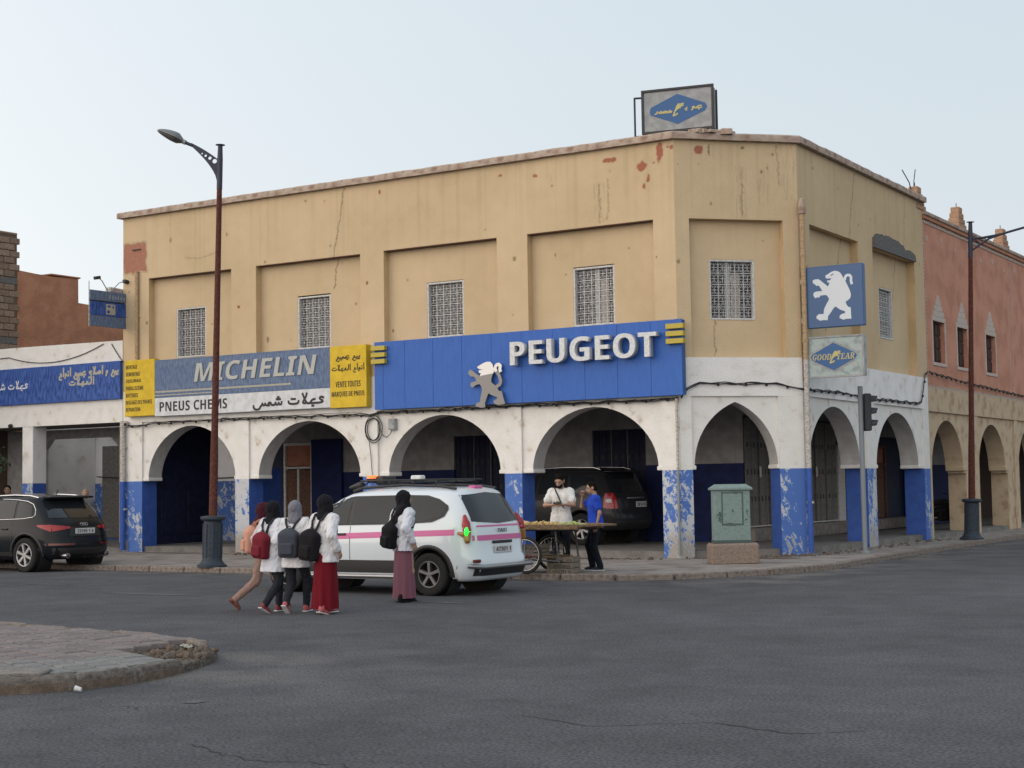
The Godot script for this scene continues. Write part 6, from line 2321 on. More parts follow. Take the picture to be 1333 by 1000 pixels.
func street_lamp(o: Node3D, h: float, arm_dir: Vector3, rust, cast, kind: int) -> void:
	# round cast base, slim rusty pole, a pierced bracket and a lamp head
	var bs := Mb.new()
	bs.lathe(cast, [[0.0, 0.0], [0.30, 0.0], [0.30, 0.045], [0.26, 0.06], [0.21, 0.12], [0.19, 0.2], [0.185, 0.9], [0.175, 0.93], [0.24, 0.955], [0.255, 0.985], [0.25, 1.02], [0.12, 1.04]], Transform3D(), 16)
	if kind == 0:
		for i in 8:
			var a := TAU * i / 8
			bs.box(cast, Vector3(cos(a) * 0.178, 0.53, sin(a) * 0.178), Vector3(0.05, 0.7, 0.05), 0.012, Basis(Vector3.UP, -a))
	put("base", bs, o)
	var pl := Mb.new()
	pl.lathe(rust, [[0.085, 1.03], [0.082, 2.2], [0.07, 2.9], [0.055, h - 1.0], [0.052, h - 0.9]], Transform3D(), 14, true)
	pl.lathe(M.lamp_blue, [[0.06, h - 0.92], [0.06, h - 0.3], [0.048, h], [0.10, h + 0.005], [0.10, h + 0.015], [0.0, h + 0.02]], Transform3D(), 12)
	put("pole", pl, o)
	var u := arm_dir.normalized()
	var ar := Mb.new()
	if kind == 0:
		var top := []
		var low := []
		var n := 12
		for i in n + 1:
			var t := float(i) / n
			top.append(Vector2(0.04 + 0.56 * t, h - 0.12 - 0.17 + 0.34 * t + 0.02 * sin(t * PI)))
			low.append(Vector2(0.04 + 0.56 * t, h - 0.80 + 0.78 * pow(t, 0.62) + 0.0))
		# plate with round holes, built as strips round them
		var outline := PackedVector2Array()
		for p in low:
			outline.append(p)
		top.reverse()
		for p in top:
			outline.append(p)
		var shape: Array = [outline]
		for q in [[0.11, h - 0.33, 0.048], [0.21, h - 0.265, 0.036], [0.30, h - 0.215, 0.027], [0.375, h - 0.17, 0.018]]:
			var circ := PackedVector2Array()
			for k in 14:
				circ.append(Vector2(q[0], q[1]) + Vector2(cos(TAU * k / 14), sin(TAU * k / 14)) * q[2])
			# cut through both sides: left half and right half, so that no piece has a hole
			var next := []
			for s in shape:
				for half in [[-1.0, q[0]], [q[0], 3.0]]:
					var rect := PackedVector2Array([Vector2(half[0], h - 2), Vector2(half[1], h - 2), Vector2(half[1], h + 2), Vector2(half[0], h + 2)])
					for piece in Geometry2D.intersect_polygons(s, rect):
						for rest in Geometry2D.clip_polygons(piece, circ):
							next.append(rest)
			shape = next
		var nn := u.cross(Vector3.UP)
		for s in shape:
			ar.prism(M.lamp_blue, s, nn * 0.015, u, Vector3.UP, 0.03)
		ar.tube(M.lamp_blue, [u * 0.58 + Vector3(0, h - 0.0, 0), u * 0.72 + Vector3(0, h + 0.055, 0), u * 0.78 + Vector3(0, h + 0.085, 0)], 0.035, 8)
	else:
		ar.tube(M.lamp_blue, [u * 0.04 + Vector3(0, h - 0.42, 0), u * 0.3 + Vector3(0, h - 0.40, 0), u * 0.7 + Vector3(0, h - 0.33, 0), u * 1.3 + Vector3(0, h - 0.16, 0), u * 1.75 + Vector3(0, h - 0.08, 0)], 0.03, 8)
		ar.tube(M.lamp_blue, [u * 0.04 + Vector3(0, h - 0.72, 0), u * 0.2 + Vector3(0, h - 0.6, 0), u * 0.45 + Vector3(0, h - 0.43, 0), u * 0.7 + Vector3(0, h - 0.34, 0)], 0.025, 8)
		ar.tube(M.lamp_blue, [u * 0.25 + Vector3(0, h - 0.57, 0), u * 0.1 + Vector3(0, h - 0.42, 0)], 0.018, 6)
	put("bracket", ar, o)
	# lamp head: a flattened drop, tilted up
	var hd := Mb.new()
	var hb := Node3D.new()
	var f := (u * cos(0.42) + Vector3.UP * sin(0.42)) if kind == 0 else (u * cos(0.2) + Vector3.UP * sin(0.2))
	var side := f.cross(Vector3.UP).normalized()
	var up := side.cross(f).normalized()
	var at := u * 0.76 + Vector3(0, h + 0.075, 0) if kind == 0 else u * 1.7 + Vector3(0, h - 0.09, 0)
	var rows := []
	var rows2 := []
	var L := 0.62
	for i in 13:
		var t := float(i) / 12
		var w := 0.185 * pow(maxf(sin(PI * pow(t, 0.62)), 0.0), 0.62) if t > 0.25 else lerpf(0.045, 0.185 * pow(sin(PI * pow(0.25, 0.62)), 0.62), t / 0.25)
		w = maxf(w, 0.006)
		var c := at + f * (t * L)
		var row := PackedVector3Array()
		var row2 := PackedVector3Array()
		for k in 9:
			var a := PI * k / 8.0
			row.append(c + side * cos(a) * w + up * sin(a) * w * 0.7)
			row2.append(c + side * cos(a) * w * 0.97 - up * (0.012 + sin(a) * w * 0.45))
		rows.append(row)
		rows2.append(row2)
	hd.grid(M.lamp_grey, rows, true)
	hd.grid(M.lamp_glass, rows2, false)
	put("lamp_head", hd, o)
	var col := Mb.new()
	col.tube(M.box_grey, [at - f * 0.04, at + f * 0.1], 0.05, 10)
	put("collar", col, o)

func street_things() -> void:
	M.rust = worn([lin(.075, .022, .016), lin(.11, .034, .024), lin(.16, .07, .05)], [0.3, 0.55, 0.85], 0.7, 120, 0.02, 0.75, 0.3, 0.2, 0.3)
	M.cast_blue = worn([lin(.03, .042, .058), lin(.05, .065, .085)], [0.3, 0.7], 0.7, 121, 0.02, 0.6, 0.3, 0.2, 0.3)
	M.lamp_blue = plain(lin(.018, .022, .045), 0.55)
	M.lamp_grey = plain(lin(.14, .15, .155), 0.5)
	M.lamp_glass = plain(lin(.09, .085, .085), 0.35)
	M.cabinet = worn([lin(.13, .17, .155), lin(.20, .275, .26), lin(.225, .30, .285)], [0.16, 0.33, 0.7], 0.9, 122, 0.02, 0.6, 0.2, 0.15, 0.4)
	M.cabinet_worn = worn([lin(.045, .06, .05), lin(.13, .20, .18)], [0.4, 0.52], 0.3, 123, 0.03, 0.8, 0.3, 0.2, 0.3)
	M.cabinet_foot = plain(lin(.05, .085, .08), 0.7)
	M.steel = worn([lin(.09, .085, .085), lin(.13, .125, .125)], [0.3, 0.7], 0.5, 124, 0.02, 0.6, 0.2, 0.2, 0.3)
	M.signal_black = plain(lin(.018, .022, .028), 0.6)
	M.lens_red = plain(lin(.12, .015, .012), 0.3)
	M.lens_amber = plain(lin(.14, .07, .012), 0.3)
	M.lens_green = plain(lin(.015, .09, .05), 0.3)
	M.plinth = worn([lin(.24, .18, .145), lin(.34, .265, .22)], [0.3, 0.7], 0.6, 125, 0.02, 0.98, 1.0, 0.25, 0.35)
	M.tank = plain(lin(.03, .03, .035), 0.35)
	var a := thing("street_lamp", "tall rusty street lamp with pierced bracket standing before the first arches", "street lamp", Vector3(-7.95, 0.1, 5.43))
	street_lamp(a, 8.68, Vector3(-0.86, 0, 0.5), M.rust, M.cast_blue, 0)
	a.rotation = Vector3(-0.012, 0, -0.02)
	var c := thing("street_lamp", "rusty street lamp with thin curved arm before the pink building", "street lamp", Vector3(2.96, 0.1, -10.65))
	street_lamp(c, 8.1, Vector3(0.93, 0, -0.36), M.rust, M.cast_blue, 1)
	c.rotation = Vector3(0, 0, -0.03)
	a.set_meta("group", "street lamps on the pavement")
	c.set_meta("group", "street lamps on the pavement")
	# traffic light seen from the side
	var t := thing("traffic_light", "grey traffic light pole with three hooded black lamps seen from the side", "traffic light", Vector3(2.82, 0.1, -3.05))
	var pm := Mb.new()
	pm.lathe(M.pipe_grey, [[0.055, 0.0], [0.055, 3.56], [0.0, 3.56]], Transform3D(), 12)
	pm.lathe(M.pipe_grey, [[0.11, 0.0], [0.11, 0.02], [0.06, 0.05]], Transform3D(), 12)
	put("pole", pm, t)
	# it faces along the street to the right of the picture
	var fd := Vector3(0.848, 0, -0.53)
	var fs := Vector3.UP.cross(fd)
	var bx := Basis(fs, Vector3.UP, fd)
	var bd := Mb.new()
	bd.box(M.signal_black, Vector3(0, 3.0, 0) + fd * 0.135, Vector3(0.24, 0.80, 0.14), 0.02, bx)
	bd.box(M.signal_black, Vector3(0, 3.3, 0) + fd * 0.06, Vector3(0.06, 0.05, 0.1), 0.0, bx)
	bd.box(M.signal_black, Vector3(0, 2.72, 0) + fd * 0.06, Vector3(0.06, 0.05, 0.1), 0.0, bx)
	put("housing", bd, t)
	for i in 3:
		var y := 3.26 - i * 0.26
		var vz := Mb.new()
		var rows := []
		for k in 5:
			var d := 0.2 + 0.16 * k / 4.0
			var row := PackedVector3Array()
			for q in 13:
				var ang := lerpf(-0.35, PI + 0.35, q / 12.0) 
				# the hood reaches furthest at its top
				var reach := 1.0 - 0.3 * (1.0 - maxf(sin(ang), 0.0))
				var dd := 0.2 + (d - 0.2) * reach
				row.append(Vector3(0, y, 0) + fd * dd + fs * cos(ang) * 0.105 + Vector3.UP * sin(ang) * (0.105 - 0.10 * (d - 0.2)))
			rows.append(row)
		vz.grid(M.signal_black, rows, true)
		put("hood", vz, t)
		var ln := Mb.new()
		ln.lathe([M.lens_red, M.lens_amber, M.lens_green][i], [[0.1, 0.0], [0.07, 0.02], [0.0, 0.03]], Transform3D(Basis(fs, fd, fs.cross(fd)), Vector3(0, y, 0) + fd * 0.2), 14)
		put("lens", ln, t)
	# green street cabinet on a stone block
	var pb := thing("cabinet_plinth", "rough brown stone block under the green street cabinet", "stone block", Vector3(1.86, 0.1, 1.52))
	pb.rotation.y = deg_to_rad(33.0)
	var gp := RandomNumberGenerator.new()
	gp.seed = 2
	var pmb := Mb.new()
	pmb.box(M.plinth, Vector3(-0.05, 0.185, 0), Vector3(0.92, 0.41, 0.62), 0.035, Basis(Vector3.BACK, 0.01))
	put("block", pmb, pb)
	var cb := thing("street_cabinet", "worn pale green street cabinet with an overhanging lid, in front of the pointed arch", "cabinet", Vector3(1.77, 0.49, 1.50))
	cb.rotation.y = deg_to_rad(33.0)
	var body := Mb.new()
	body.box(M.cabinet, Vector3(0, 0.52, 0), Vector3(0.68, 0.98, 0.46), 0.012)
	put("body", body, cb)
	var foot := Mb.new()
	foot.box(M.cabinet_foot, Vector3(0, 0.03, 0), Vector3(0.70, 0.06, 0.48), 0.006)
	put("foot", foot, cb)
	var lid := Mb.new()
	var rows := []
	for q in [[0.36, 0.25, 1.01], [0.385, 0.275, 1.015], [0.385, 0.275, 1.05], [0.28, 0.19, 1.12], [0.27, 0.18, 1.123], [0.01, 0.01, 1.125]]:
		rows.append(PackedVector3Array([Vector3(q[0], q[2], q[1]), Vector3(q[0], q[2], -q[1]), Vector3(-q[0], q[2], -q[1]), Vector3(-q[0], q[2], q[1])]))
	for i in rows.size() - 1:
		for k in 4:
			lid.quad(M.cabinet, rows[i][k], rows[i][(k + 1) % 4], rows[i + 1][(k + 1) % 4], rows[i + 1][k])
	put("lid", lid, cb)
	var dr := Mb.new()
	dr.box(M.cabinet, Vector3(0.0, 0.66, 0.232), Vector3(0.36, 0.58, 0.014), 0.004)
	put("door", dr, cb)
	var fr := Mb.new()
	for e in [[Vector3(-0.21, 0.34, 0.228), Vector3(-0.185, 0.98, 0.2345)], [Vector3(0.185, 0.34, 0.228), Vector3(0.21, 0.98, 0.2345)], [Vector3(-0.185, 0.34, 0.228), Vector3(0.185, 0.37, 0.2345)], [Vector3(-0.185, 0.95, 0.228), Vector3(0.185, 0.975, 0.2345)]]:
		fr.span(M.cabinet_worn, e[0], e[1])
	put("door_edge", fr, cb)
	var pt := Mb.new()
	for q in [[-0.24, 0.55, 0.06, 0.05, 1], [-0.25, 0.45, 0.04, 0.07, 2], [0.28, 0.6, 0.02, 0.05, 3], [0.0, 0.62, 0.02, 0.03, 4], [-0.02, 0.36, 0.12, 0.025, 5], [0.02, 0.96, 0.14, 0.02, 6], [0.26, 0.44, 0.03, 0.02, 7]]:
		pt.prism(M.cabinet_worn, ragged(Vector2(q[0], q[1]), Vector2(q[2], q[3]), q[4], 12, 0.6), Vector3(0, 0, 0.2412 if absf(q[0]) < 0.15 else 0.2318), Vector3.RIGHT, Vector3.UP, 0.0)
	put("worn_patch", pt, cb)
	cart()
	motorbikes()
	small_tree()
	litter()

func spoked_wheel(o: Node3D, at: Vector3, r: float, turn: float, spokes: int) -> void:
	var w := Node3D.new()
	w.name = numbered("wheel", o)
	w.transform = Transform3D(Basis(Vector3.UP, turn), at)
	o.add_child(w)
	var t := Mb.new()
	var pts := []
	for k in 33:
		var a := TAU * k / 32
		pts.append(Vector3(cos(a) * (r - 0.025), sin(a) * (r - 0.025), 0))
	t.tube(M.rubber, pts, 0.025, 8, false)
	put("tyre", t, w)
	var s := Mb.new()
	var rim := []
	for k in 29:
		var a := TAU * k / 28
		rim.append(Vector3(cos(a) * (r - 0.06), sin(a) * (r - 0.06), 0))
	s.tube(M.chrome, rim, 0.011, 6, false)
	for k in spokes:
		var a := TAU * k / spokes
		var e := 0.025 if k & 1 else -0.025
		s.tube(M.chrome, [Vector3(cos(a + 0.3) * 0.03, sin(a + 0.3) * 0.03, e), Vector3(cos(a) * (r - 0.06), sin(a) * (r - 0.06), 0)], 0.0035, 4, false)
	s.tube(M.steel, [Vector3(0, 0, -0.05), Vector3(0, 0, 0.05)], 0.03, 10)
	put("spokes", s, w)

func cart() -> void:
	M.cart_board = worn([lin(.14, .09, .055), lin(.22, .145, .09), lin(.27, .185, .12)], [0.25, 0.5, 0.75], 0.8, 130, 0.02, 0.9, 0.4, 0.2, 0.3)
	M.crate = worn([lin(.19, .165, .13), lin(.27, .24, .19)], [0.3, 0.7], 0.7, 131, 0.02, 0.9, 0.2, 0.2, 0.3)
	M.crate_dark = plain(lin(.045, .04, .035), 0.9)
	# bed runs along the kerb; own x to the right
	var o := thing("vendor_cart", "wooden fruit vendor's handcart on spoked wheels parked by the kerb", "cart", Vector3(-0.30, 0.1, 5.27), deg_to_rad(4.0))
	var y := 0.80
	for i in 7:
		var b := Mb.new()
		b.box(M.cart_board, Vector3(-0.12 + 0.01 * (i % 2), y + 0.002 * (i % 3), -0.42 + i * 0.14), Vector3(2.3, 0.03, 0.135), 0.005)
		put("board", b, o)
	var rim := Mb.new()
	rim.box(M.cart_board, Vector3(-0.12, y + 0.02, 0.52), Vector3(2.34, 0.09, 0.03), 0.005)
	rim.box(M.cart_board, Vector3(-0.12, y + 0.02, -0.52), Vector3(2.34, 0.09, 0.03), 0.005)
	rim.box(M.cart_board, Vector3(-1.28, y + 0.02, 0), Vector3(0.03, 0.09, 1.0), 0.005)
	rim.prism(M.cart_board, PackedVector2Array([Vector2(1.03, -0.5), Vector2(1.42, -0.26), Vector2(1.46, 0.2), Vector2(1.03, 0.5)]), Vector3(0, y + 0.06, 0), Vector3.RIGHT, Vector3.FORWARD, 0.03)
	put("rim", rim, o)
	var fr := Mb.new()
	var P := [[Vector3(-1.1, y, 0.4), Vector3(-1.1, 0.3, 0.4)], [Vector3(0.55, y, 0.4), Vector3(0.62, 0.18, 0.4)], [Vector3(0.55, y, -0.4), Vector3(0.62, 0.18, -0.4)], [Vector3(-1.1, 0.3, 0.4), Vector3(0.6, 0.22, 0.4)], [Vector3(-1.1, 0.3, -0.4), Vector3(0.6, 0.22, -0.4)], [Vector3(-0.15, y, 0.4), Vector3(-0.08, 0.25, 0.4)], [Vector3(-0.55, y, 0.4), Vector3(-0.55, 0.28, 0.4)], [Vector3(-0.55, 0.55, 0.4), Vector3(-0.15, 0.55, 0.4)], [Vector3(-1.2, y - 0.03, 0.42), Vector3(1.0, y - 0.03, 0.42)], [Vector3(-1.2, y - 0.03, -0.42), Vector3(1.0, y - 0.03, -0.42)], [Vector3(0.02, 0.33, -0.5), Vector3(0.02, 0.33, 0.5)], [Vector3(-1.1, y, -0.4), Vector3(-1.1, 0.3, -0.4)], [Vector3(0.6, 0.22, 0.4), Vector3(0.6, 0.22, -0.4)]]
	for q in P:
		fr.tube(M.steel, [q[0], q[1]], 0.019, 6)
	fr.box(M.chrome, Vector3(-0.42, 0.68, 0.44), Vector3(0.16, 0.05, 0.03), 0.01)
	put("frame", fr, o)
	for z in [0.52, -0.52]:
		spoked_wheel(o, Vector3(0.02, 0.33, z), 0.33, 0.0, 20)
	var shelf := Mb.new()
	shelf.box(M.cart_board, Vector3(-0.2, 0.29, 0), Vector3(1.4, 0.02, 0.78), 0.004)
	put("shelf", shelf, o)
	var at := o.transform
	# fruit in heaps on the bed
	var g := RandomNumberGenerator.new()
	g.seed = 17
	M.fruit = []
	for c in [lin(.46, .31, .10), lin(.38, .24, .08), lin(.52, .38, .15), lin(.32, .19, .07)]:
		M.fruit.append(plain(c, 0.6))
	var green := plain(lin(.34, .38, .13), 0.6)
	var meshes := []
	for m in M.fruit + [green]:
		var mb := Mb.new()
		mb.ball(m, Vector3.ZERO, Vector3(0.036, 0.026, 0.027), 8, 5)
		meshes.append(mb.mesh())
	var n := 0
	for heap in [[0.12, 0.05, 0.58, 0.34, 0.07, 150, 0], [0.72, 0.1, 0.26, 0.30, 0.06, 60, 1], [-0.85, 0.15, 0.25, 0.28, 0.06, 50, 0]]:
		for i in heap[5]:
			var a := g.randf() * TAU
			var r := sqrt(g.randf())
			var px: float = heap[0] + cos(a) * r * heap[2]
			var pz: float = heap[1] + sin(a) * r * heap[3]
			var hy: float = heap[4] * (1.0 - r * r) * g.randf()
			var f := MeshInstance3D.new()
			f.name = numbered("fruit", self)
			f.mesh = meshes[4] if heap[6] == 1 else meshes[g.randi() % 4]
			add_child(f)
			f.transform = at * Transform3D(Basis(Vector3(g.randf() - 0.5, 1, g.randf() - 0.5).normalized(), g.randf() * 6), Vector3(px, y + 0.04 + hy, pz))
			var lab: String = ["small brown fruit in the long heap on the cart", "small green fruit in the heap at the right end of the cart", "small brown fruit in the low heap at the left end of the cart"][[0, 1, 2][n]]
			tag(f, lab, "fruit", ["brown fruit heaped on the cart", "green fruit heaped on the cart", "brown fruit at the cart's left end"][n])
		n += 1
	var bag := MeshInstance3D.new()
	var bm := Mb.new()
	var gb := noise(3, 3.0, 2)
	var rows := []
	for i in 8:
		var t := i / 7.0
		var row := PackedVector3Array()
		for k in 18:
			var an := -TAU * k / 18
			var w := 1.0 + 0.22 * gb.get_noise_3d(cos(an), t * 2, sin(an))
			var rr: float = [0.9, 1.0, 1.0, 0.92, 0.75, 0.5, 0.25, 0.02][i]
			row.append(Vector3(cos(an) * 0.27 * rr * w, t * 0.13, sin(an) * 0.17 * rr * w))
		rows.append(row)
	bm.grid(plain(lin(.52, .36, .36), 0.6), rows, false, true)
	bag.mesh = bm.mesh()
	bag.name = "pink_bag"
	add_child(bag)
	bag.transform = at * Transform3D(Basis(Vector3.UP, 0.2), Vector3(-0.42, y + 0.02, -0.08))
	tag(bag, "crumpled pale pink plastic bag lying on the cart beside the fruit", "bag")
	# crates: one on the shelf, one on the ground
	var c1 := thing("wooden_crate", "pale wooden crate stowed on the lower shelf of the cart", "crate", at * Vector3(-0.25, 0.30, 0.16), deg_to_rad(4.0))
	crate(c1, 0.95, 0.20, 0.36, false)
	var c2 := thing("market_crate", "grey slatted market crate with dark printing on the pavement under the cart", "crate", Vector3(0.26, 0.1, 5.32), deg_to_rad(6.0))
	crate(c2, 0.50, 0.29, 0.34, true)

func crate(o: Node3D, w: float, h: float, d: float, printed: bool) -> void:
	var n := 3
	for i in n:
		for z in [d / 2, -d / 2]:
			var s := Mb.new()
			s.box(M.crate, Vector3(0, h * (i + 0.5) / n, z), Vector3(w, h / n - 0.012, 0.014), 0.003)
			put("slat", s, o)
		for x in [w / 2, -w / 2]:
			var s := Mb.new()
			s.box(M.crate, Vector3(x - signf(x) * 0.008, h * (i + 0.5) / n, 0), Vector3(0.014, h / n - 0.012, d - 0.03), 0.003)
			put("slat", s, o)
	var b := Mb.new()
	b.box(M.crate, Vector3(0, 0.01, 0), Vector3(w - 0.02, 0.018, d - 0.02), 0.002)
	for x in [-1, 1]:
		for z in [-1, 1]:
			b.box(M.crate, Vector3(x * (w / 2 - 0.02), h / 2, z * (d / 2 - 0.02)), Vector3(0.03, h, 0.026), 0.003)
	b.box(M.crate_dark, Vector3(0, h * 0.45, 0), Vector3(w - 0.06, h * 0.7, d - 0.06), 0.0)
	put("frame", b, o)
	if printed:
		var g := RandomNumberGenerator.new()
		g.seed = 5
		var p := Mb.new()
		for r in 3:
			var x := -w * 0.42
			while x < w * 0.42:
				var cw := 0.012 + g.randf() * 0.022
				if g.randf() < 0.85:
					var y0 := h * (r + 0.22) / 3.0
					p.span(M.crate_dark, Vector3(x, y0, d / 2 + 0.006), Vector3(x + cw, y0 + h * 0.055, d / 2 + 0.0085))
					p.span(M.crate_dark, Vector3(x, y0 + h * 0.08, d / 2 + 0.006), Vector3(x + cw * 0.8, y0 + h * (0.10 + 0.05 * g.randf()), d / 2 + 0.0085))
				x += cw + 0.012
		put("worn_print", p, o)

func motorbikes() -> void:
	var spots := [[Vector3(0.95, 0.225, -15.0), 0.9, "dark motorbike parked foremost in the first tan arch"], [Vector3(0.55, 0.225, -15.9), 0.7, "dark motorbike parked behind another in the first tan arch"]]
	for s in spots:
		var o := thing("motorbike", s[2], "motorbike", s[0], s[1])
		spoked_wheel(o, Vector3(-0.6, 0.29, 0), 0.29, 0.0, 14)
		spoked_wheel(o, Vector3(0.6, 0.29, 0), 0.29, 0.0, 14)
		var f := Mb.new()
		f.tube(M.iron, [Vector3(-0.6, 0.29, 0.06), Vector3(-0.15, 0.4, 0.05), Vector3(0.3, 0.55, 0), Vector3(0.38, 0.85, 0)], 0.025, 6)
		f.tube(M.chrome, [Vector3(0.6, 0.29, 0.06), Vector3(0.42, 0.7, 0.05), Vector3(0.36, 0.95, 0.05)], 0.02, 6)
		f.tube(M.chrome, [Vector3(0.6, 0.29, -0.06), Vector3(0.42, 0.7, -0.05), Vector3(0.36, 0.95, -0.05)], 0.02, 6)
		f.tube(M.chrome, [Vector3(0.0, 0.3, 0.12), Vector3(-0.5, 0.28, 0.14), Vector3(-0.85, 0.36, 0.14)], 0.035, 8)
		f.tube(M.iron, [Vector3(0.3, 1.0, -0.34), Vector3(0.36, 0.96, -0.1), Vector3(0.36, 0.96, 0.1), Vector3(0.3, 1.0, 0.34)], 0.016, 6)
		put("frame", f, o)
		var e := Mb.new()
		flesh(e, M.iron, [brick_of(Vector3(0.0, 0.38, 0), Vector3(0.14, 0.12, 0.07), 0.03), cap(Vector3(0.05, 0.45, 0), 0.07, Vector3(0.15, 0.56, 0), 0.06)], 0.025, 0.03)
		put("engine", e, o)
		var tk := Mb.new()
		flesh(tk, M.tank, [egg(Vector3(0.12, 0.74, 0), Vector3(0.24, 0.11, 0.12)), cap(Vector3(-0.3, 0.62, 0), 0.07, Vector3(0.1, 0.66, 0), 0.08)], 0.025, 0.04)
		put("tank", tk, o)
		var st := Mb.new()
		flesh(st, M.rubber, [brick_of(Vector3(-0.34, 0.76, 0), Vector3(0.28, 0.03, 0.09), 0.03)], 0.025, 0.02)
		put("seat", st, o)
		var mg := Mb.new()
		for q in [[0.6, 0.29, 0.33], [-0.6, 0.29, 0.34]]:
			var rows := []
			for i in 9:
				var an := lerpf(0.4, 2.6, i / 8.0)
				rows.append(PackedVector3Array([Vector3(q[0] + cos(an) * q[2], q[1] + sin(an) * q[2], 0.06), Vector3(q[0] + cos(an) * (q[2] + 0.02), q[1] + sin(an) * (q[2] + 0.02), 0.0), Vector3(q[0] + cos(an) * q[2], q[1] + sin(an) * q[2], -0.06)]))
			mg.grid(M.tank, rows)
		put("mudguard", mg, o)
		var hl := Mb.new()
		hl.ball(M.chrome, Vector3(0.45, 0.86, 0), Vector3(0.08, 0.09, 0.09), 10, 6)
		put("headlight", hl, o)

func small_tree() -> void:
	M.leaf = plain(lin(.018, .034, .016), 0.6)
	M.leaf2 = plain(lin(.028, .05, .022), 0.6)
	M.bark = plain(lin(.06, .045, .035), 0.95)
	var t := thing("small_tree", "small dark leafy tree before the low white building at the left edge", "tree", Vector3(-19.0, 0.1, 2.6))
	var tr := Mb.new()
	tr.tube(M.bark, [Vector3(0, -0.05, 0), Vector3(0.02, 0.8, 0), Vector3(-0.02, 1.5, 0.02), Vector3(0.02, 2.1, 0)], [0.06, 0.05, 0.045, 0.03], 8)
	var g := RandomNumberGenerator.new()
	g.seed = 8
	var tips := []
	for i in 16:
		var a := g.randf() * TAU
		var y0 := 1.2 + g.randf() * 0.8
		var e := Vector3(cos(a) * (0.35 + 0.45 * g.randf()), y0 + 0.2 + g.randf() * 0.7, sin(a) * (0.35 + 0.45 * g.randf()))
		tr.tube(M.bark, [Vector3(0, y0, 0), (Vector3(0, y0, 0) + e) * 0.5 + Vector3(0, 0.08, 0), e], [0.022, 0.015, 0.006], 5)
		tips.append(e)
	put("trunk", tr, t)
	var cr := Mb.new()
	for e in tips + [Vector3(0, 2.4, 0), Vector3(0.15, 2.6, 0.1), Vector3(0, 1.5, 0.2)]:
		for i in 120:
			var d := Vector3(g.randf() - 0.5, g.randf() - 0.5, g.randf() - 0.5)
			if d.length() > 0.5:
				continue
			var p: Vector3 = e + d * Vector3(0.8, 0.65, 0.8)
			var bs := Basis(Vector3(g.randf() - 0.5, g.randf() - 0.5, g.randf() - 0.5).normalized(), g.randf() * TAU)
			var s := 0.05 + g.randf() * 0.04
			var m = M.leaf if g.randf() < 0.6 else M.leaf2
			cr.quad(m, p + bs * Vector3(0, -s, 0), p + bs * Vector3(s * 0.42, 0, 0.01), p + bs * Vector3(0, s, 0), p + bs * Vector3(-s * 0.42, 0, 0.01))
	stuff(put("crown", cr, t))

func litter() -> void:
	var cup := thing("paper_cup", "crushed white paper cup lying in the road beside the broken kerb", "paper cup", Vector3(4.2, 0.004, 20.1), 0.4)
	var mb := Mb.new()
	mb.lathe(M.letter_white, [[0.0, 0.0], [0.017, 0.0], [0.023, 0.055], [0.025, 0.057], [0.022, 0.054], [0.016, 0.004]], Transform3D(Basis(Vector3.BACK, 1.35), Vector3(0.03, 0.024, 0)), 14)
	put("cup", mb, cup)
	var rag := thing("torn_paper", "scrap of pale torn paper lying in the broken end of the traffic island", "paper", Vector3(3.35, 0.13, 18.0), 0.3)
	var r := Mb.new()
	var rows := []
	var nz := noise(4, 4.0, 2)
	for i in 6:
		var row := PackedVector3Array()
		for k in 6:
			row.append(Vector3(i * 0.035, 0.02 + 0.05 * nz.get_noise_2d(i * 0.5, k * 0.5) + (0.02 if i == 0 else 0.0), k * 0.025 - 0.06 + 0.012 * i))
		rows.append(row)
	r.grid(M.letter_cream, rows, true)
	put("paper", r, rag)

func both_sides(mb: Mb, m, rings: Array, low: Array, top: Array, off := 0.004, nu := 6, nv := 5) -> void:
	for s in [1.0, -1.0]:
		skin_patch(mb, m, rings, 0, low, top, off, s, nu, nv)

func v2(a: Array) -> Array:
	var o := []
	for q in a:
		o.append(Vector2(q[0], q[1]))
	return o

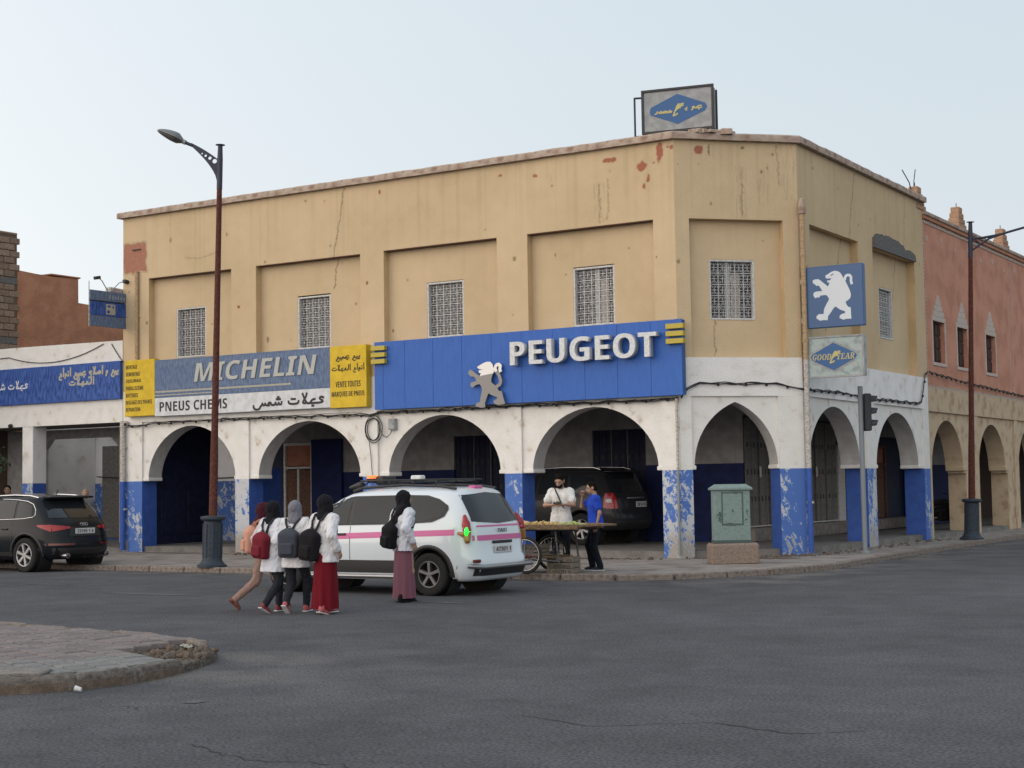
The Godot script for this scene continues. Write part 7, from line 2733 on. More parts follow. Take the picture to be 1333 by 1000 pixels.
func vehicles() -> void:
	M.tyre = worn([lin(.016, .016, .016), lin(.028, .028, .027)], [0.3, 0.7], 0.4, 140, 0.02, 0.9, 0.0, 0.2, 0.3)
	M.alloy = plain(lin(.30, .30, .31), 0.35, 0.8)
	M.alloy_dark = plain(lin(.12, .12, .125), 0.4, 0.6)
	M.well = plain(lin(.008, .008, .008), 0.9)
	M.car_glass = plain(lin(.016, .020, .024), 0.05, 0.0, 0.36)
	M.rear_glass = plain(lin(.014, .017, .02), 0.05)
	M.trim = plain(lin(.014, .014, .015), 0.55)
	M.white_paint = plain(lin(.55, .60, .64), 0.22)
	M.white_paint.clearcoat_enabled = true
	M.white_paint.clearcoat = 0.6
	M.white_paint.clearcoat_roughness = 0.08
	M.pink_stripe = plain(lin(.52, .10, .27), 0.4)
	M.black_paint = plain(lin(.010, .012, .015), 0.22, 0.0, 0.25)
	M.black_paint.clearcoat_enabled = true
	M.black_paint.clearcoat = 0.12
	M.black_paint.clearcoat_roughness = 0.05
	M.grey_paint = plain(lin(.020, .020, .023), 0.3, 0.0, 0.3)
	M.grey_paint.clearcoat_enabled = true
	M.grey_paint.clearcoat = 0.1
	M.grey_paint.clearcoat_roughness = 0.08
	M.tail_red = plain(lin(.28, .012, .016), 0.15)
	M.tail_dark = plain(lin(.10, .008, .010), 0.2)
	M.tail_amber = plain(lin(.26, .12, .03), 0.2)
	M.plate = plain(lin(.5, .5, .49), 0.5)
	M.plate_ink = plain(lin(.03, .03, .03), 0.6)
	M.green_flare_glow = plain(lin(.05, .5, .15), 0.3)  # glow of the imitated lens reflection, not a lamp lens
	M.green_flare_glow.emission_enabled = true
	M.green_flare_glow.emission = Color(0.02, 1.0, 0.12)
	M.green_flare_glow.emission_energy_multiplier = 0.8
	M.orange_glow = plain(lin(.5, .2, .05), 0.3)
	M.orange_glow.emission_enabled = true
	M.orange_glow.emission = Color(1.0, 0.42, 0.08)
	M.orange_glow.emission_energy_multiplier = 0.4
	taxi()
	black_car()
	parked_suv()

func arch_lips(o: Node3D, rings: Array, wheels: Array, arch: float, wy: float, m, w := 0.05) -> void:
	for wx in wheels:
		for s in [1.0, -1.0]:
			var mb := Mb.new()
			var rows := []
			for i in 25:
				var a := PI * i / 24.0 - 0.12 * cos(PI * i / 24.0)
				var r0 := []
				for q in [[arch - 0.012, -0.05], [arch - 0.012, 0.012], [arch + w * 0.6, 0.014], [arch + w, 0.0]]:
					var x: float = wx + cos(a) * q[0]
					var y: float = wy + sin(a) * q[0]
					var p := on_shell(rings, 0, x, maxf(y, rings[1][0] + 0.02), s)
					r0.append(Vector3(x, y, p.z + s * q[1]))
				rows.append(PackedVector3Array(r0))
			mb.grid(m, rows, s < 0)
			put("wheel_arch", mb, o)
			var wl := Mb.new()
			var c := Transform3D(Basis(Vector3.RIGHT, PI / 2), Vector3(wx, wy, 0))
			wl.lathe(M.well, [[0.0, s * 0.5], [arch + 0.01, s * 0.5], [arch + 0.01, s * (rings[2][4] - 0.06)]], c, 24)
			put("wheel_well", wl, o)

func number_plate(o: Node3D, at: Vector3, text: String, w: float, h: float) -> void:
	# faces the rear
	var xf := Transform3D(Basis(Vector3.UP, -PI / 2), at)
	var mb := Mb.new()
	mb.box(M.plate, at, Vector3(0.012, h, w), 0.004)
	var pl := put("number_plate", mb, o)
	lettering("digits", text, M.plate_ink, pl, xf * Transform3D(Basis(), Vector3(-w * 0.42, -h * 0.3, 0.007)), w * 0.84, h * 0.6, 0.002)

func taxi() -> void:
	var o := thing("taxi", "white seven-seat taxi with pink side stripe and roof rack, behind the schoolgirls", "taxi", Vector3(-0.95, 0.0, 8.86), PI)
	var R := [
		[0.22, 0.24, -2.10, 2.05, 0.76, 7.0, 5.0], [0.26, 0.28, -2.19, 2.14, 0.83, 7.0, 5.0], [0.40, 0.42, -2.25, 2.22, 0.865, 6.5, 4.2],
		[0.56, 0.58, -2.25, 2.24, 0.872, 6.5, 4.0], [0.62, 0.64, -2.19, 2.24, 0.875, 7.0, 4.0], [0.80, 0.76, -2.17, 2.20, 0.878, 7.0, 3.8], [0.95, 0.86, -2.155, 2.10, 0.872, 7.0, 3.8],
		[1.02, 0.92, -2.14, 1.98, 0.862, 7.0, 3.8], [1.06, 1.03, -2.13, 1.28, 0.845, 7.0, 7.0], [1.20, 1.17, -2.08, 1.03, 0.81, 6.5, 7.5], [1.35, 1.33, -2.00, 0.78, 0.765, 6.0, 7.5],
		[1.48, 1.47, -1.92, 0.53, 0.715, 6.0, 7.5], [1.56, 1.56, -1.87, 0.32, 0.67, 5.5, 7.0], [1.61, 1.62, -1.80, 0.05, 0.60, 5.0, 5.5], [1.64, 1.655, -1.66, -0.22, 0.46, 4.5, 4.0], [1.65, 1.67, -1.45, -0.5, 0.25, 4.0, 4.0]]
	var W := [-1.40, 1.40]
	var b := Mb.new()
	car_shell(b, M.white_paint, M.trim, R, W, 0.385, 0.335)
	put("body", b, o)
	arch_lips(o, R, W, 0.385, 0.335, M.trim, 0.055)
	for wx in W:
		for s in [1.0, -1.0]:
			make_wheel(o, Vector3(wx, 0.325, s * 0.765), 0.325, 0.20, 0.205, 5, M.alloy_dark, M.tyre, s, M.well)
	# side windows: front door, rear door, rear quarter
	for s in [1.0, -1.0]:
		for q in [[v2([[1.04, 1.075], [0.6, 1.085], [0.16, 1.09]]), v2([[0.50, 1.40], [0.32, 1.48], [0.13, 1.505]])], [v2([[0.08, 1.09], [-0.4, 1.10], [-0.82, 1.105]]), v2([[0.06, 1.508], [-0.4, 1.52], [-0.80, 1.52]])], [v2([[-0.90, 1.105], [-1.3, 1.12], [-1.60, 1.19], [-1.68, 1.30]]), v2([[-0.88, 1.52], [-1.2, 1.51], [-1.50, 1.46], [-1.67, 1.36]])]]:
			var g := Mb.new()
			skin_patch(g, M.car_glass, R, 0, q[0], q[1], 0.014, s)
			put("side_window", g, o)
		var pl := Mb.new()
		skin_patch(pl, M.trim, R, 0, v2([[1.07, 1.06], [0.5, 1.068], [0.1, 1.072], [-0.9, 1.088], [-1.45, 1.115], [-1.66, 1.20], [-1.71, 1.31]]), v2([[0.48, 1.42], [0.32, 1.495], [0.1, 1.522], [-0.9, 1.532], [-1.3, 1.522], [-1.52, 1.465], [-1.69, 1.365]]), 0.010, s, 10, 8)
		put("window_trim", pl, o)
		var st := Mb.new()
		skin_patch(st, M.pink_stripe, R, 0, v2([[1.55, 0.815], [0.0, 0.865], [-1.85, 0.915]]), v2([[1.55, 0.905], [0.0, 0.955], [-1.85, 1.005]]), 0.0035, s, 14, 2)
		put("pink_stripe", st, o)
		var cl := Mb.new()
		skin_patch(cl, M.trim, R, 0, v2([[0.97, 0.335], [-0.98, 0.335]]), v2([[0.97, 0.53], [-0.98, 0.53]]), 0.008, s, 16, 2)
		put("door_cladding", cl, o)
		var sl := Mb.new()
		sl.tube(M.alloy, [Vector3(0.98, 0.285, s * 0.86), Vector3(-0.98, 0.285, s * 0.86)], 0.03, 8)
		put("side_bar", sl, o)
		for x in [0.93, 0.1, -0.86]:
			var sm := Mb.new()
			skin_patch(sm, M.trim, R, 0, v2([[x - 0.004, 0.50], [x + 0.004, 0.50]]), v2([[x - 0.004, 1.06], [x + 0.004, 1.06]]), 0.0045, s, 1, 6)
			put("door_seam", sm, o)
		for x in [0.26, -0.72]:
			var hn := Mb.new()
			var p := on_shell(R, 0, x, 0.93, s)
			hn.box(M.trim, p + Vector3(0, 0, s * 0.012), Vector3(0.17, 0.035, 0.03), 0.01)
			put("door_handle", hn, o)
		var mr := Mb.new()
		flesh(mr, M.white_paint, [brick_of(Vector3(0.98, 1.12, s * 0.98), Vector3(0.05, 0.06, 0.09), 0.03)], 0.02, 0.02)
		put("wing_mirror", mr, o)
		# rear lamp wraps the corner
		var tl := Mb.new()
		flesh(tl, M.tail_red, [cap(Vector3(-1.985, 1.20, s * 0.735), 0.03, Vector3(-2.03, 1.08, s * 0.765), 0.062), cap(Vector3(-2.03, 1.08, s * 0.765), 0.062, Vector3(-2.05, 1.0, s * 0.775), 0.065)], 0.012, 0.02, [[0, Vector3.DOWN, -0.975]])
		flesh(tl, M.tail_amber, [cap(Vector3(-2.05, 0.98, s * 0.775), 0.065, Vector3(-2.07, 0.84, s * 0.80), 0.048), cap(Vector3(-2.0, 0.93, s * 0.815), 0.035, Vector3(-1.93, 0.95, s * 0.82), 0.025)], 0.012, 0.03, [[0, Vector3.UP, 0.972]])
		put("tail_lamp", tl, o)
		var hl := Mb.new()
		skin_patch(hl, M.chrome, R, 2, v2([[s * 0.45, 0.70], [s * 0.78, 0.74]]), v2([[s * 0.45, 0.80], [s * 0.78, 0.86]]), 0.006)
		put("headlight", hl, o)
		var rr := Mb.new()
		rr.tube(M.trim, [Vector3(0.22, 1.60, s * 0.60), Vector3(0.05, 1.65, s * 0.58), Vector3(-0.7, 1.69, s * 0.565), Vector3(-1.45, 1.66, s * 0.56), Vector3(-1.72, 1.62, s * 0.56)], 0.022, 8)
		put("roof_rail", rr, o)
	# glowing ball and fill light imitating a green lens reflection on the near rear lamp
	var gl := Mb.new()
	gl.ball(M.green_flare_glow, Vector3(-2.075, 0.97, -0.80), Vector3(0.03, 0.075, 0.075), 14, 8)
	put("green_flare", gl, o)
	var om := OmniLight3D.new()  # added light for the imitated reflection, no lamp of the car
	om.name = "green_flare_fill"
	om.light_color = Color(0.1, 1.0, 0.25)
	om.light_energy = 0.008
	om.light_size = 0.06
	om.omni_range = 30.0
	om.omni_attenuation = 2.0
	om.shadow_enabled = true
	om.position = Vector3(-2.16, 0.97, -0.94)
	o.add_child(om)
	# windscreen and rear window
	var ws := Mb.new()
	skin_patch(ws, M.car_glass, R, 2, v2([[-0.70, 1.08], [0.0, 1.08], [0.70, 1.08]]), v2([[-0.58, 1.52], [0.0, 1.54], [0.58, 1.52]]), 0.006, 1.0, 8, 6)
	put("windscreen", ws, o)
	var rw := Mb.new()
	skin_patch(rw, M.rear_glass, R, 1, v2([[-0.66, 1.12], [0.0, 1.08], [0.66, 1.12]]), v2([[-0.60, 1.52], [0.0, 1.56], [0.60, 1.52]]), 0.007, 1.0, 8, 6)
	put("rear_window", rw, o)
	var ps := Mb.new()
	skin_patch(ps, M.pink_stripe, R, 1, v2([[-0.70, 0.83], [0.70, 0.83]]), v2([[-0.70, 0.91], [0.70, 0.91]]), 0.006, 1.0, 10, 2)
	put("pink_stripe", ps, o)
	ps = Mb.new()
	skin_patch(ps, M.pink_stripe, R, 1, v2([[-0.62, 1.035], [0.62, 1.035]]), v2([[-0.6, 1.06], [0.6, 1.06]]), 0.006, 1.0, 10, 2)
	put("pink_stripe", ps, o)
	var bp := Mb.new()
	skin_patch(bp, M.trim, R, 1, v2([[-0.82, 0.30], [0.82, 0.30]]), v2([[-0.82, 0.46], [0.82, 0.46]]), 0.012, 1.0, 14, 3)
	put("bumper_cladding", bp, o)
	var bb := Mb.new()
	bb.tube(M.alloy, [Vector3(-2.10, 0.46, -0.84), Vector3(-2.285, 0.44, -0.70), Vector3(-2.30, 0.44, 0.0), Vector3(-2.285, 0.44, 0.70), Vector3(-2.10, 0.46, 0.84)], 0.035, 8)
	put("bumper_bar", bb, o)
	var hg := Mb.new()
	hg.box(M.trim, Vector3(-2.185, 0.80, 0), Vector3(0.03, 0.045, 0.55), 0.012)
	put("tailgate_handle", hg, o)
	number_plate(o, Vector3(-2.20, 0.69, 0.0), "47301 1", 0.5, 0.11)
	lettering("tailgate_print", "TAXI", M.trim, o, Transform3D(Basis(Vector3.UP, -PI / 2), Vector3(-2.182, 0.95, -0.12)), 0.26, 0.055, 0.003)
	for s in [1.0, -1.0]:
		var rf := Mb.new()
		rf.box(M.tail_dark, Vector3(-2.2, 0.53, s * 0.74), Vector3(0.06, 0.05, 0.16), 0.012)
		put("reflector", rf, o)
	# roof rack: two bars and a low basket, orange lamp in front
	var rk := Mb.new()
	for x in [0.0, -0.45, -0.9, -1.35]:
		rk.tube(M.trim, [Vector3(x, 1.70, -0.58), Vector3(x, 1.745, -0.50), Vector3(x, 1.745, 0.50), Vector3(x, 1.70, 0.58)], 0.016, 6)
	for y in [1.765]:
		rk.tube(M.trim, [Vector3(0.15, y, -0.5), Vector3(0.15, y, 0.5), Vector3(-1.5, y, 0.5), Vector3(-1.5, y, -0.5), Vector3(0.15, y, -0.5)], 0.014, 6)
	for z in [-0.25, 0.0, 0.25]:
		rk.tube(M.trim, [Vector3(0.15, 1.745, z), Vector3(-1.5, 1.745, z)], 0.010, 6)
	flesh(rk, M.trim, [brick_of(Vector3(-0.08, 1.77, -0.15), Vector3(0.06, 0.05, 0.16), 0.02)], 0.02, 0.02)
	flesh(rk, M.trim, [cap(Vector3(0.22, 1.70, -0.40), 0.06, Vector3(0.45, 1.66, -0.38), 0.03)], 0.02, 0.02)
	put("roof_rack", rk, o)
	var lp := Mb.new()
	lp.lathe(M.orange_glow, [[0.0, 1.80], [0.10, 1.80], [0.097, 1.825], [0.07, 1.848], [0.0, 1.853]], Transform3D(Basis(), Vector3(0.07, 0, -0.30)), 16)
	lp.lathe(M.trim, [[0.095, 1.76], [0.10, 1.80], [0.0, 1.80]], Transform3D(Basis(), Vector3(0.07, 0, -0.30)), 16)
	put("orange_roof_lamp", lp, o)
	var oo := OmniLight3D.new()
	oo.name = "orange_lamp"
	oo.light_color = Color(1.0, 0.45, 0.12)
	oo.light_energy = 0.02
	oo.light_size = 0.08
	oo.omni_range = 30.0
	oo.omni_attenuation = 2.0
	oo.shadow_enabled = true
	oo.position = Vector3(0.07, 1.93, -0.30)
	o.add_child(oo)
	var wl := Mb.new()
	flesh(wl, M.letter_white, [brick_of(Vector3(-0.75, 1.80, -0.2), Vector3(0.08, 0.02, 0.05), 0.02)], 0.015, 0.02)
	put("white_roof_lamp", wl, o)
	var rb := Mb.new()
	flesh(rb, M.pink_stripe, [brick_of(Vector3(-1.70, 1.64, 0.0), Vector3(0.05, 0.012, 0.1), 0.015)], 0.015, 0.02)
	put("high_brake_lamp", rb, o)

func black_car() -> void:
	var o := thing("black_suv", "black estate-shaped SUV seen from behind at the left edge of the picture", "car", Vector3(-13.36, 0.0, 5.80), PI)
	o.rotation.y = PI - deg_to_rad(2.0)
	var R := [
		[0.26, 0.24, -2.10, 2.05, 0.80, 5.0, 4.0], [0.32, 0.28, -2.20, 2.16, 0.88, 4.6, 3.8], [0.42, 0.38, -2.28, 2.24, 0.92, 4.4, 3.6],
		[0.56, 0.52, -2.30, 2.28, 0.935, 4.2, 3.5], [0.66, 0.60, -2.28, 2.28, 0.94, 4.2, 3.4], [0.70, 0.66, -2.24, 2.27, 0.942, 4.4, 3.4], [0.85, 0.76, -2.21, 2.22, 0.94, 4.4, 3.3], [0.98, 0.86, -2.17, 2.12, 0.93, 4.4, 3.3],
		[1.04, 0.93, -2.13, 1.95, 0.91, 4.4, 3.3], [1.08, 1.04, -2.08, 1.15, 0.885, 4.6, 3.6], [1.20, 1.19, -1.96, 0.86, 0.835, 5.0, 4.0], [1.34, 1.34, -1.80, 0.58, 0.78, 5.0, 4.2],
		[1.46, 1.47, -1.66, 0.32, 0.725, 5.0, 4.4], [1.53, 1.55, -1.62, 0.10, 0.68, 5.0, 4.4], [1.575, 1.60, -1.56, -0.12, 0.60, 4.5, 4.0], [1.60, 1.635, -1.42, -0.3, 0.46, 4.5, 4.0], [1.61, 1.65, -1.2, -0.5, 0.25, 4.0, 4.0]]
	var W := [-1.40, 1.40]
	var b := Mb.new()
	car_shell(b, M.black_paint, M.trim, R, W, 0.42, 0.37)
	put("body", b, o)
	arch_lips(o, R, W, 0.42, 0.37, M.trim, 0.045)
	for wx in W:
		for s in [1.0, -1.0]:
			make_wheel(o, Vector3(wx, 0.36, s * 0.82), 0.36, 0.23, 0.245, 6, M.alloy, M.tyre, s, M.well)
	for s in [1.0, -1.0]:
		for q in [[v2([[0.98, 1.10], [0.5, 1.105], [0.06, 1.11]]), v2([[0.5, 1.42], [0.3, 1.475], [0.03, 1.51]])], [v2([[-0.02, 1.11], [-0.5, 1.115], [-0.98, 1.125]]), v2([[-0.03, 1.512], [-0.5, 1.515], [-0.92, 1.49]])], [v2([[-1.06, 1.127], [-1.3, 1.135], [-1.52, 1.16]]), v2([[-1.0, 1.485], [-1.2, 1.46], [-1.42, 1.39]])]]:
			var g := Mb.new()
			skin_patch(g, M.car_glass, R, 0, q[0], q[1], 0.006, s)
			put("side_window", g, o)
		var ct := Mb.new()
		var pts := []
		for q in [[1.05, 1.085], [0.5, 1.09], [0.0, 1.095], [-0.5, 1.10], [-1.0, 1.11], [-1.3, 1.12], [-1.55, 1.15], [-1.60, 1.19], [-1.56, 1.30], [-1.44, 1.42], [-1.25, 1.485], [-0.95, 1.515], [-0.5, 1.535], [0.0, 1.535]]:
			pts.append(on_shell(R, 0, q[0], q[1], s) + Vector3(0, 0, s * 0.006))
		ct.tube(M.chrome, pts, 0.011, 6)
		put("chrome_strip", ct, o)
		var rr := Mb.new()
		rr.tube(M.chrome, [Vector3(0.1, 1.55, s * 0.61), Vector3(-0.1, 1.605, s * 0.605), Vector3(-0.7, 1.62, s * 0.595), Vector3(-1.2, 1.60, s * 0.59), Vector3(-1.46, 1.555, s * 0.585)], 0.02, 8)
		put("roof_rail", rr, o)
		var cl := Mb.new()
		skin_patch(cl, M.trim, R, 0, v2([[0.94, 0.33], [-0.94, 0.33]]), v2([[0.94, 0.42], [-0.94, 0.42]]), 0.008, s, 16, 2)
		put("sill_cladding", cl, o)
		for x in [1.0, 0.02, -0.98]:
			var sm := Mb.new()
			skin_patch(sm, M.trim, R, 0, v2([[x - 0.004, 0.42], [x + 0.004, 0.42]]), v2([[x - 0.004, 1.09], [x + 0.004, 1.09]]), 0.0035, s, 1, 6)
			put("door_seam", sm, o)
		for x in [0.22, -0.78]:
			var hn := Mb.new()
			hn.box(M.black_paint, on_shell(R, 0, x, 0.90, s) + Vector3(0, 0, s * 0.015), Vector3(0.19, 0.03, 0.035), 0.012)
			put("door_handle", hn, o)
		var mr := Mb.new()
		flesh(mr, M.black_paint, [brick_of(Vector3(0.92, 1.13, s * 1.02), Vector3(0.05, 0.06, 0.09), 0.03)], 0.02, 0.02)
		put("wing_mirror", mr, o)
		var tl := Mb.new()
		skin_patch(tl, M.tail_red, R, 0, v2([[-1.72, 0.955], [-2.02, 0.84]]), v2([[-1.70, 0.985], [-2.0, 0.99]]), 0.006, s, 6, 4)
		skin_patch(tl, M.tail_red, R, 1, v2([[s * 0.36, 0.91], [s * 0.72, 0.85]]), v2([[s * 0.36, 0.945], [s * 0.72, 0.985]]), 0.007, 1.0, 6, 4)
		put("tail_lamp", tl, o)
		var rf := Mb.new()
		skin_patch(rf, M.tail_dark, R, 1, v2([[s * 0.34, 0.555], [s * 0.80, 0.555]]), v2([[s * 0.34, 0.595], [s * 0.82, 0.60]]), 0.007, 1.0, 6, 2)
		put("reflector", rf, o)
		var ex := Mb.new()
		ex.lathe(M.chrome, [[0.0, 0.0], [0.045, 0.0], [0.05, 0.1], [0.055, 0.1], [0.055, -0.05]], Transform3D(Basis(Vector3.BACK, PI / 2), Vector3(-2.2, 0.345, s * 0.52)), 14)
		put("exhaust", ex, o)
	var ws := Mb.new()
	skin_patch(ws, M.car_glass, R, 2, v2([[-0.70, 1.09], [0.0, 1.09], [0.70, 1.09]]), v2([[-0.58, 1.5], [0.0, 1.52], [0.58, 1.5]]), 0.006, 1.0, 8, 6)
	put("windscreen", ws, o)
	var rw := Mb.new()
	skin_patch(rw, M.rear_glass, R, 1, v2([[-0.70, 1.13], [0.0, 1.12], [0.70, 1.13]]), v2([[-0.58, 1.47], [0.0, 1.50], [0.58, 1.47]]), 0.006, 1.0, 8, 6)
	put("rear_window", rw, o)
	var sp := Mb.new()
	flesh(sp, M.black_paint, [brick_of(Vector3(-1.68, 1.565, 0), Vector3(0.11, 0.008, 0.58), 0.016, Basis(Vector3.BACK, 0.08))], 0.02, 0.02)
	put("spoiler", sp, o)
	var rg := Mb.new()
	for i in 4:
		var pts := []
		for k in 17:
			var a := TAU * k / 16
			pts.append(Vector3(-2.185, 0.985 + sin(a) * 0.033, (i - 1.5) * 0.045 + cos(a) * 0.033))
		rg.tube(M.chrome, pts, 0.005, 5, false)
	put("ring_emblem", rg, o)
	number_plate(o, Vector3(-2.225, 0.845, 0.0), "72195 1 6", 0.52, 0.115)
	var rec := Mb.new()
	skin_patch(rec, M.trim, R, 1, v2([[-0.42, 0.74], [0.42, 0.74]]), v2([[-0.36, 0.93], [0.36, 0.93]]), 0.004, 1.0, 8, 3)
	put("plate_recess", rec, o)
	var bp := Mb.new()
	skin_patch(bp, M.trim, R, 1, v2([[-0.86, 0.36], [0.86, 0.36]]), v2([[-0.86, 0.50], [0.86, 0.50]]), 0.008, 1.0, 12, 3)
	put("bumper_cladding", bp, o)
	lettering("badge", "quattro", M.chrome, o, Transform3D(Basis(Vector3.UP, -PI / 2), Vector3(-2.212, 0.83, 0.52)), 0.16, 0.035, 0.004)
	var at := Mb.new()
	at.tube(M.trim, [Vector3(-1.3, 1.63, 0), Vector3(-1.36, 1.72, 0)], 0.012, 6)
	put("aerial", at, o)

func parked_suv() -> void:
	var o := thing("parked_suv", "dusty dark grey SUV parked inside the arcade behind the fruit cart", "car", Vector3(-4.97, 0.245, -3.5), PI)
	o.rotation.y = PI - deg_to_rad(7.0)
	var R := [
		[0.34, 0.32, -2.12, 2.05, 0.80, 6.0, 5.0], [0.38, 0.36, -2.24, 2.16, 0.88, 6.0, 5.0], [0.52, 0.50, -2.32, 2.24, 0.91, 6.0, 5.0],
		[0.70, 0.66, -2.32, 2.26, 0.92, 6.0, 4.6], [0.76, 0.72, -2.26, 2.25, 0.92, 6.5, 4.6], [0.92, 0.86, -2.24, 2.22, 0.92, 6.5, 4.4], [1.08, 0.98, -2.21, 2.12, 0.91, 6.5, 4.4],
		[1.12, 1.04, -2.19, 1.98, 0.90, 6.5, 4.4], [1.16, 1.13, -2.17, 1.15, 0.88, 6.5, 4.6], [1.32, 1.31, -2.09, 0.90, 0.835, 6.0, 4.8], [1.48, 1.48, -1.99, 0.68, 0.79, 6.0, 5.0],
		[1.60, 1.60, -1.90, 0.48, 0.745, 6.0, 5.0], [1.69, 1.70, -1.84, 0.25, 0.70, 5.5, 5.0], [1.74, 1.755, -1.76, 0.02, 0.62, 5.0, 4.6], [1.765, 1.785, -1.6, -0.2, 0.46, 4.5, 4.0], [1.77, 1.80, -1.4, -0.5, 0.25, 4.0, 4.0]]
	var W := [-1.32, 1.40]
	var b := Mb.new()
	car_shell(b, M.grey_paint, M.trim, R, W, 0.43, 0.39)
	put("body", b, o)
	arch_lips(o, R, W, 0.43, 0.39, M.trim, 0.05)
	for wx in W:
		for s in [1.0, -1.0]:
			make_wheel(o, Vector3(wx, 0.37, s * 0.80), 0.37, 0.23, 0.24, 6, M.alloy, M.tyre, s, M.well)
	for s in [1.0, -1.0]:
		for q in [[v2([[0.98, 1.18], [0.5, 1.185], [0.05, 1.19]]), v2([[0.66, 1.52], [0.4, 1.58], [0.03, 1.62]])], [v2([[-0.04, 1.19], [-0.5, 1.195], [-0.90, 1.20]]), v2([[-0.05, 1.622], [-0.5, 1.63], [-0.84, 1.62]])], [v2([[-1.0, 1.20], [-1.4, 1.21], [-1.72, 1.23]]), v2([[-0.92, 1.62], [-1.3, 1.60], [-1.60, 1.55]])]]:
			var g := Mb.new()
			skin_patch(g, M.car_glass, R, 0, q[0], q[1], 0.006, s)
			put("side_window", g, o)
		for x in [1.0, 0.0, -0.93]:
			var sm := Mb.new()
			skin_patch(sm, M.trim, R, 0, v2([[x - 0.005, 0.52], [x + 0.005, 0.52]]), v2([[x - 0.005, 1.16], [x + 0.005, 1.16]]), 0.0035, s, 1, 6)
			put("door_seam", sm, o)
		for x in [0.18, -0.75]:
			var hn := Mb.new()
			hn.box(M.grey_paint, on_shell(R, 0, x, 1.02, s) + Vector3(0, 0, s * 0.018), Vector3(0.2, 0.035, 0.035), 0.012)
			put("door_handle", hn, o)
		var rr := Mb.new()
		rr.tube(M.chrome, [Vector3(0.2, 1.74, s * 0.64), Vector3(0.0, 1.80, s * 0.63), Vector3(-0.8, 1.82, s * 0.62), Vector3(-1.5, 1.80, s * 0.615), Vector3(-1.7, 1.75, s * 0.61)], 0.02, 8)
		put("roof_rail", rr, o)
		var tl := Mb.new()
		skin_patch(tl, M.tail_red, R, 0, v2([[-1.93, 0.86], [-2.16, 0.84]]), v2([[-1.95, 1.20], [-2.10, 1.20]]), 0.012, s, 4, 4)
		skin_patch(tl, M.tail_red, R, 1, v2([[s * 0.66, 0.84], [s * 0.84, 0.84]]), v2([[s * 0.68, 1.20], [s * 0.82, 1.20]]), 0.012, 1.0, 4, 4)
		put("tail_lamp", tl, o)
		var tw := Mb.new()
		skin_patch(tw, M.plate, R, 0, v2([[-1.99, 0.98], [-2.11, 0.98]]), v2([[-1.99, 1.06], [-2.10, 1.06]]), 0.016, s, 3, 3)
		put("clear_lens", tw, o)
	var rw := Mb.new()
	skin_patch(rw, M.rear_glass, R, 1, v2([[-0.72, 1.22], [0.0, 1.20], [0.72, 1.22]]), v2([[-0.64, 1.62], [0.0, 1.65], [0.64, 1.62]]), 0.007, 1.0, 8, 6)
	put("rear_window", rw, o)
	var ws := Mb.new()
	skin_patch(ws, M.car_glass, R, 2, v2([[-0.72, 1.18], [0.0, 1.18], [0.72, 1.18]]), v2([[-0.6, 1.62], [0.0, 1.64], [0.6, 1.62]]), 0.006, 1.0, 8, 6)
	put("windscreen", ws, o)
	var bp := Mb.new()
	skin_patch(bp, M.trim, R, 1, v2([[-0.86, 0.42], [0.86, 0.42]]), v2([[-0.86, 0.56], [0.86, 0.56]]), 0.01, 1.0, 12, 3)
	put("bumper_cladding", bp, o)
	number_plate(o, Vector3(-2.265, 0.93, 0.2), "3814 B", 0.42, 0.13)
	var hg := Mb.new()
	hg.box(M.chrome, Vector3(-2.25, 1.08, 0.0), Vector3(0.03, 0.04, 0.7), 0.012)
	put("tailgate_trim", hg, o)
	var sp := Mb.new()
	flesh(sp, M.grey_paint, [brick_of(Vector3(-1.90, 1.70, 0), Vector3(0.10, 0.008, 0.6), 0.016)], 0.02, 0.02)
	put("spoiler", sp, o)

# ---- people: one continuous body each; clothes and hair are parts ----
func cloth(c: Color) -> StandardMaterial3D:
	var m := plain(c, 0.95, 0.0, 0.2)
	m.rim_enabled = true
	m.rim = 0.25
	m.normal_enabled = true
	m.normal_texture = M.bump
	m.normal_scale = 0.4
	m.uv1_triplanar = true
	m.uv1_scale = Vector3.ONE / 0.35
	return m

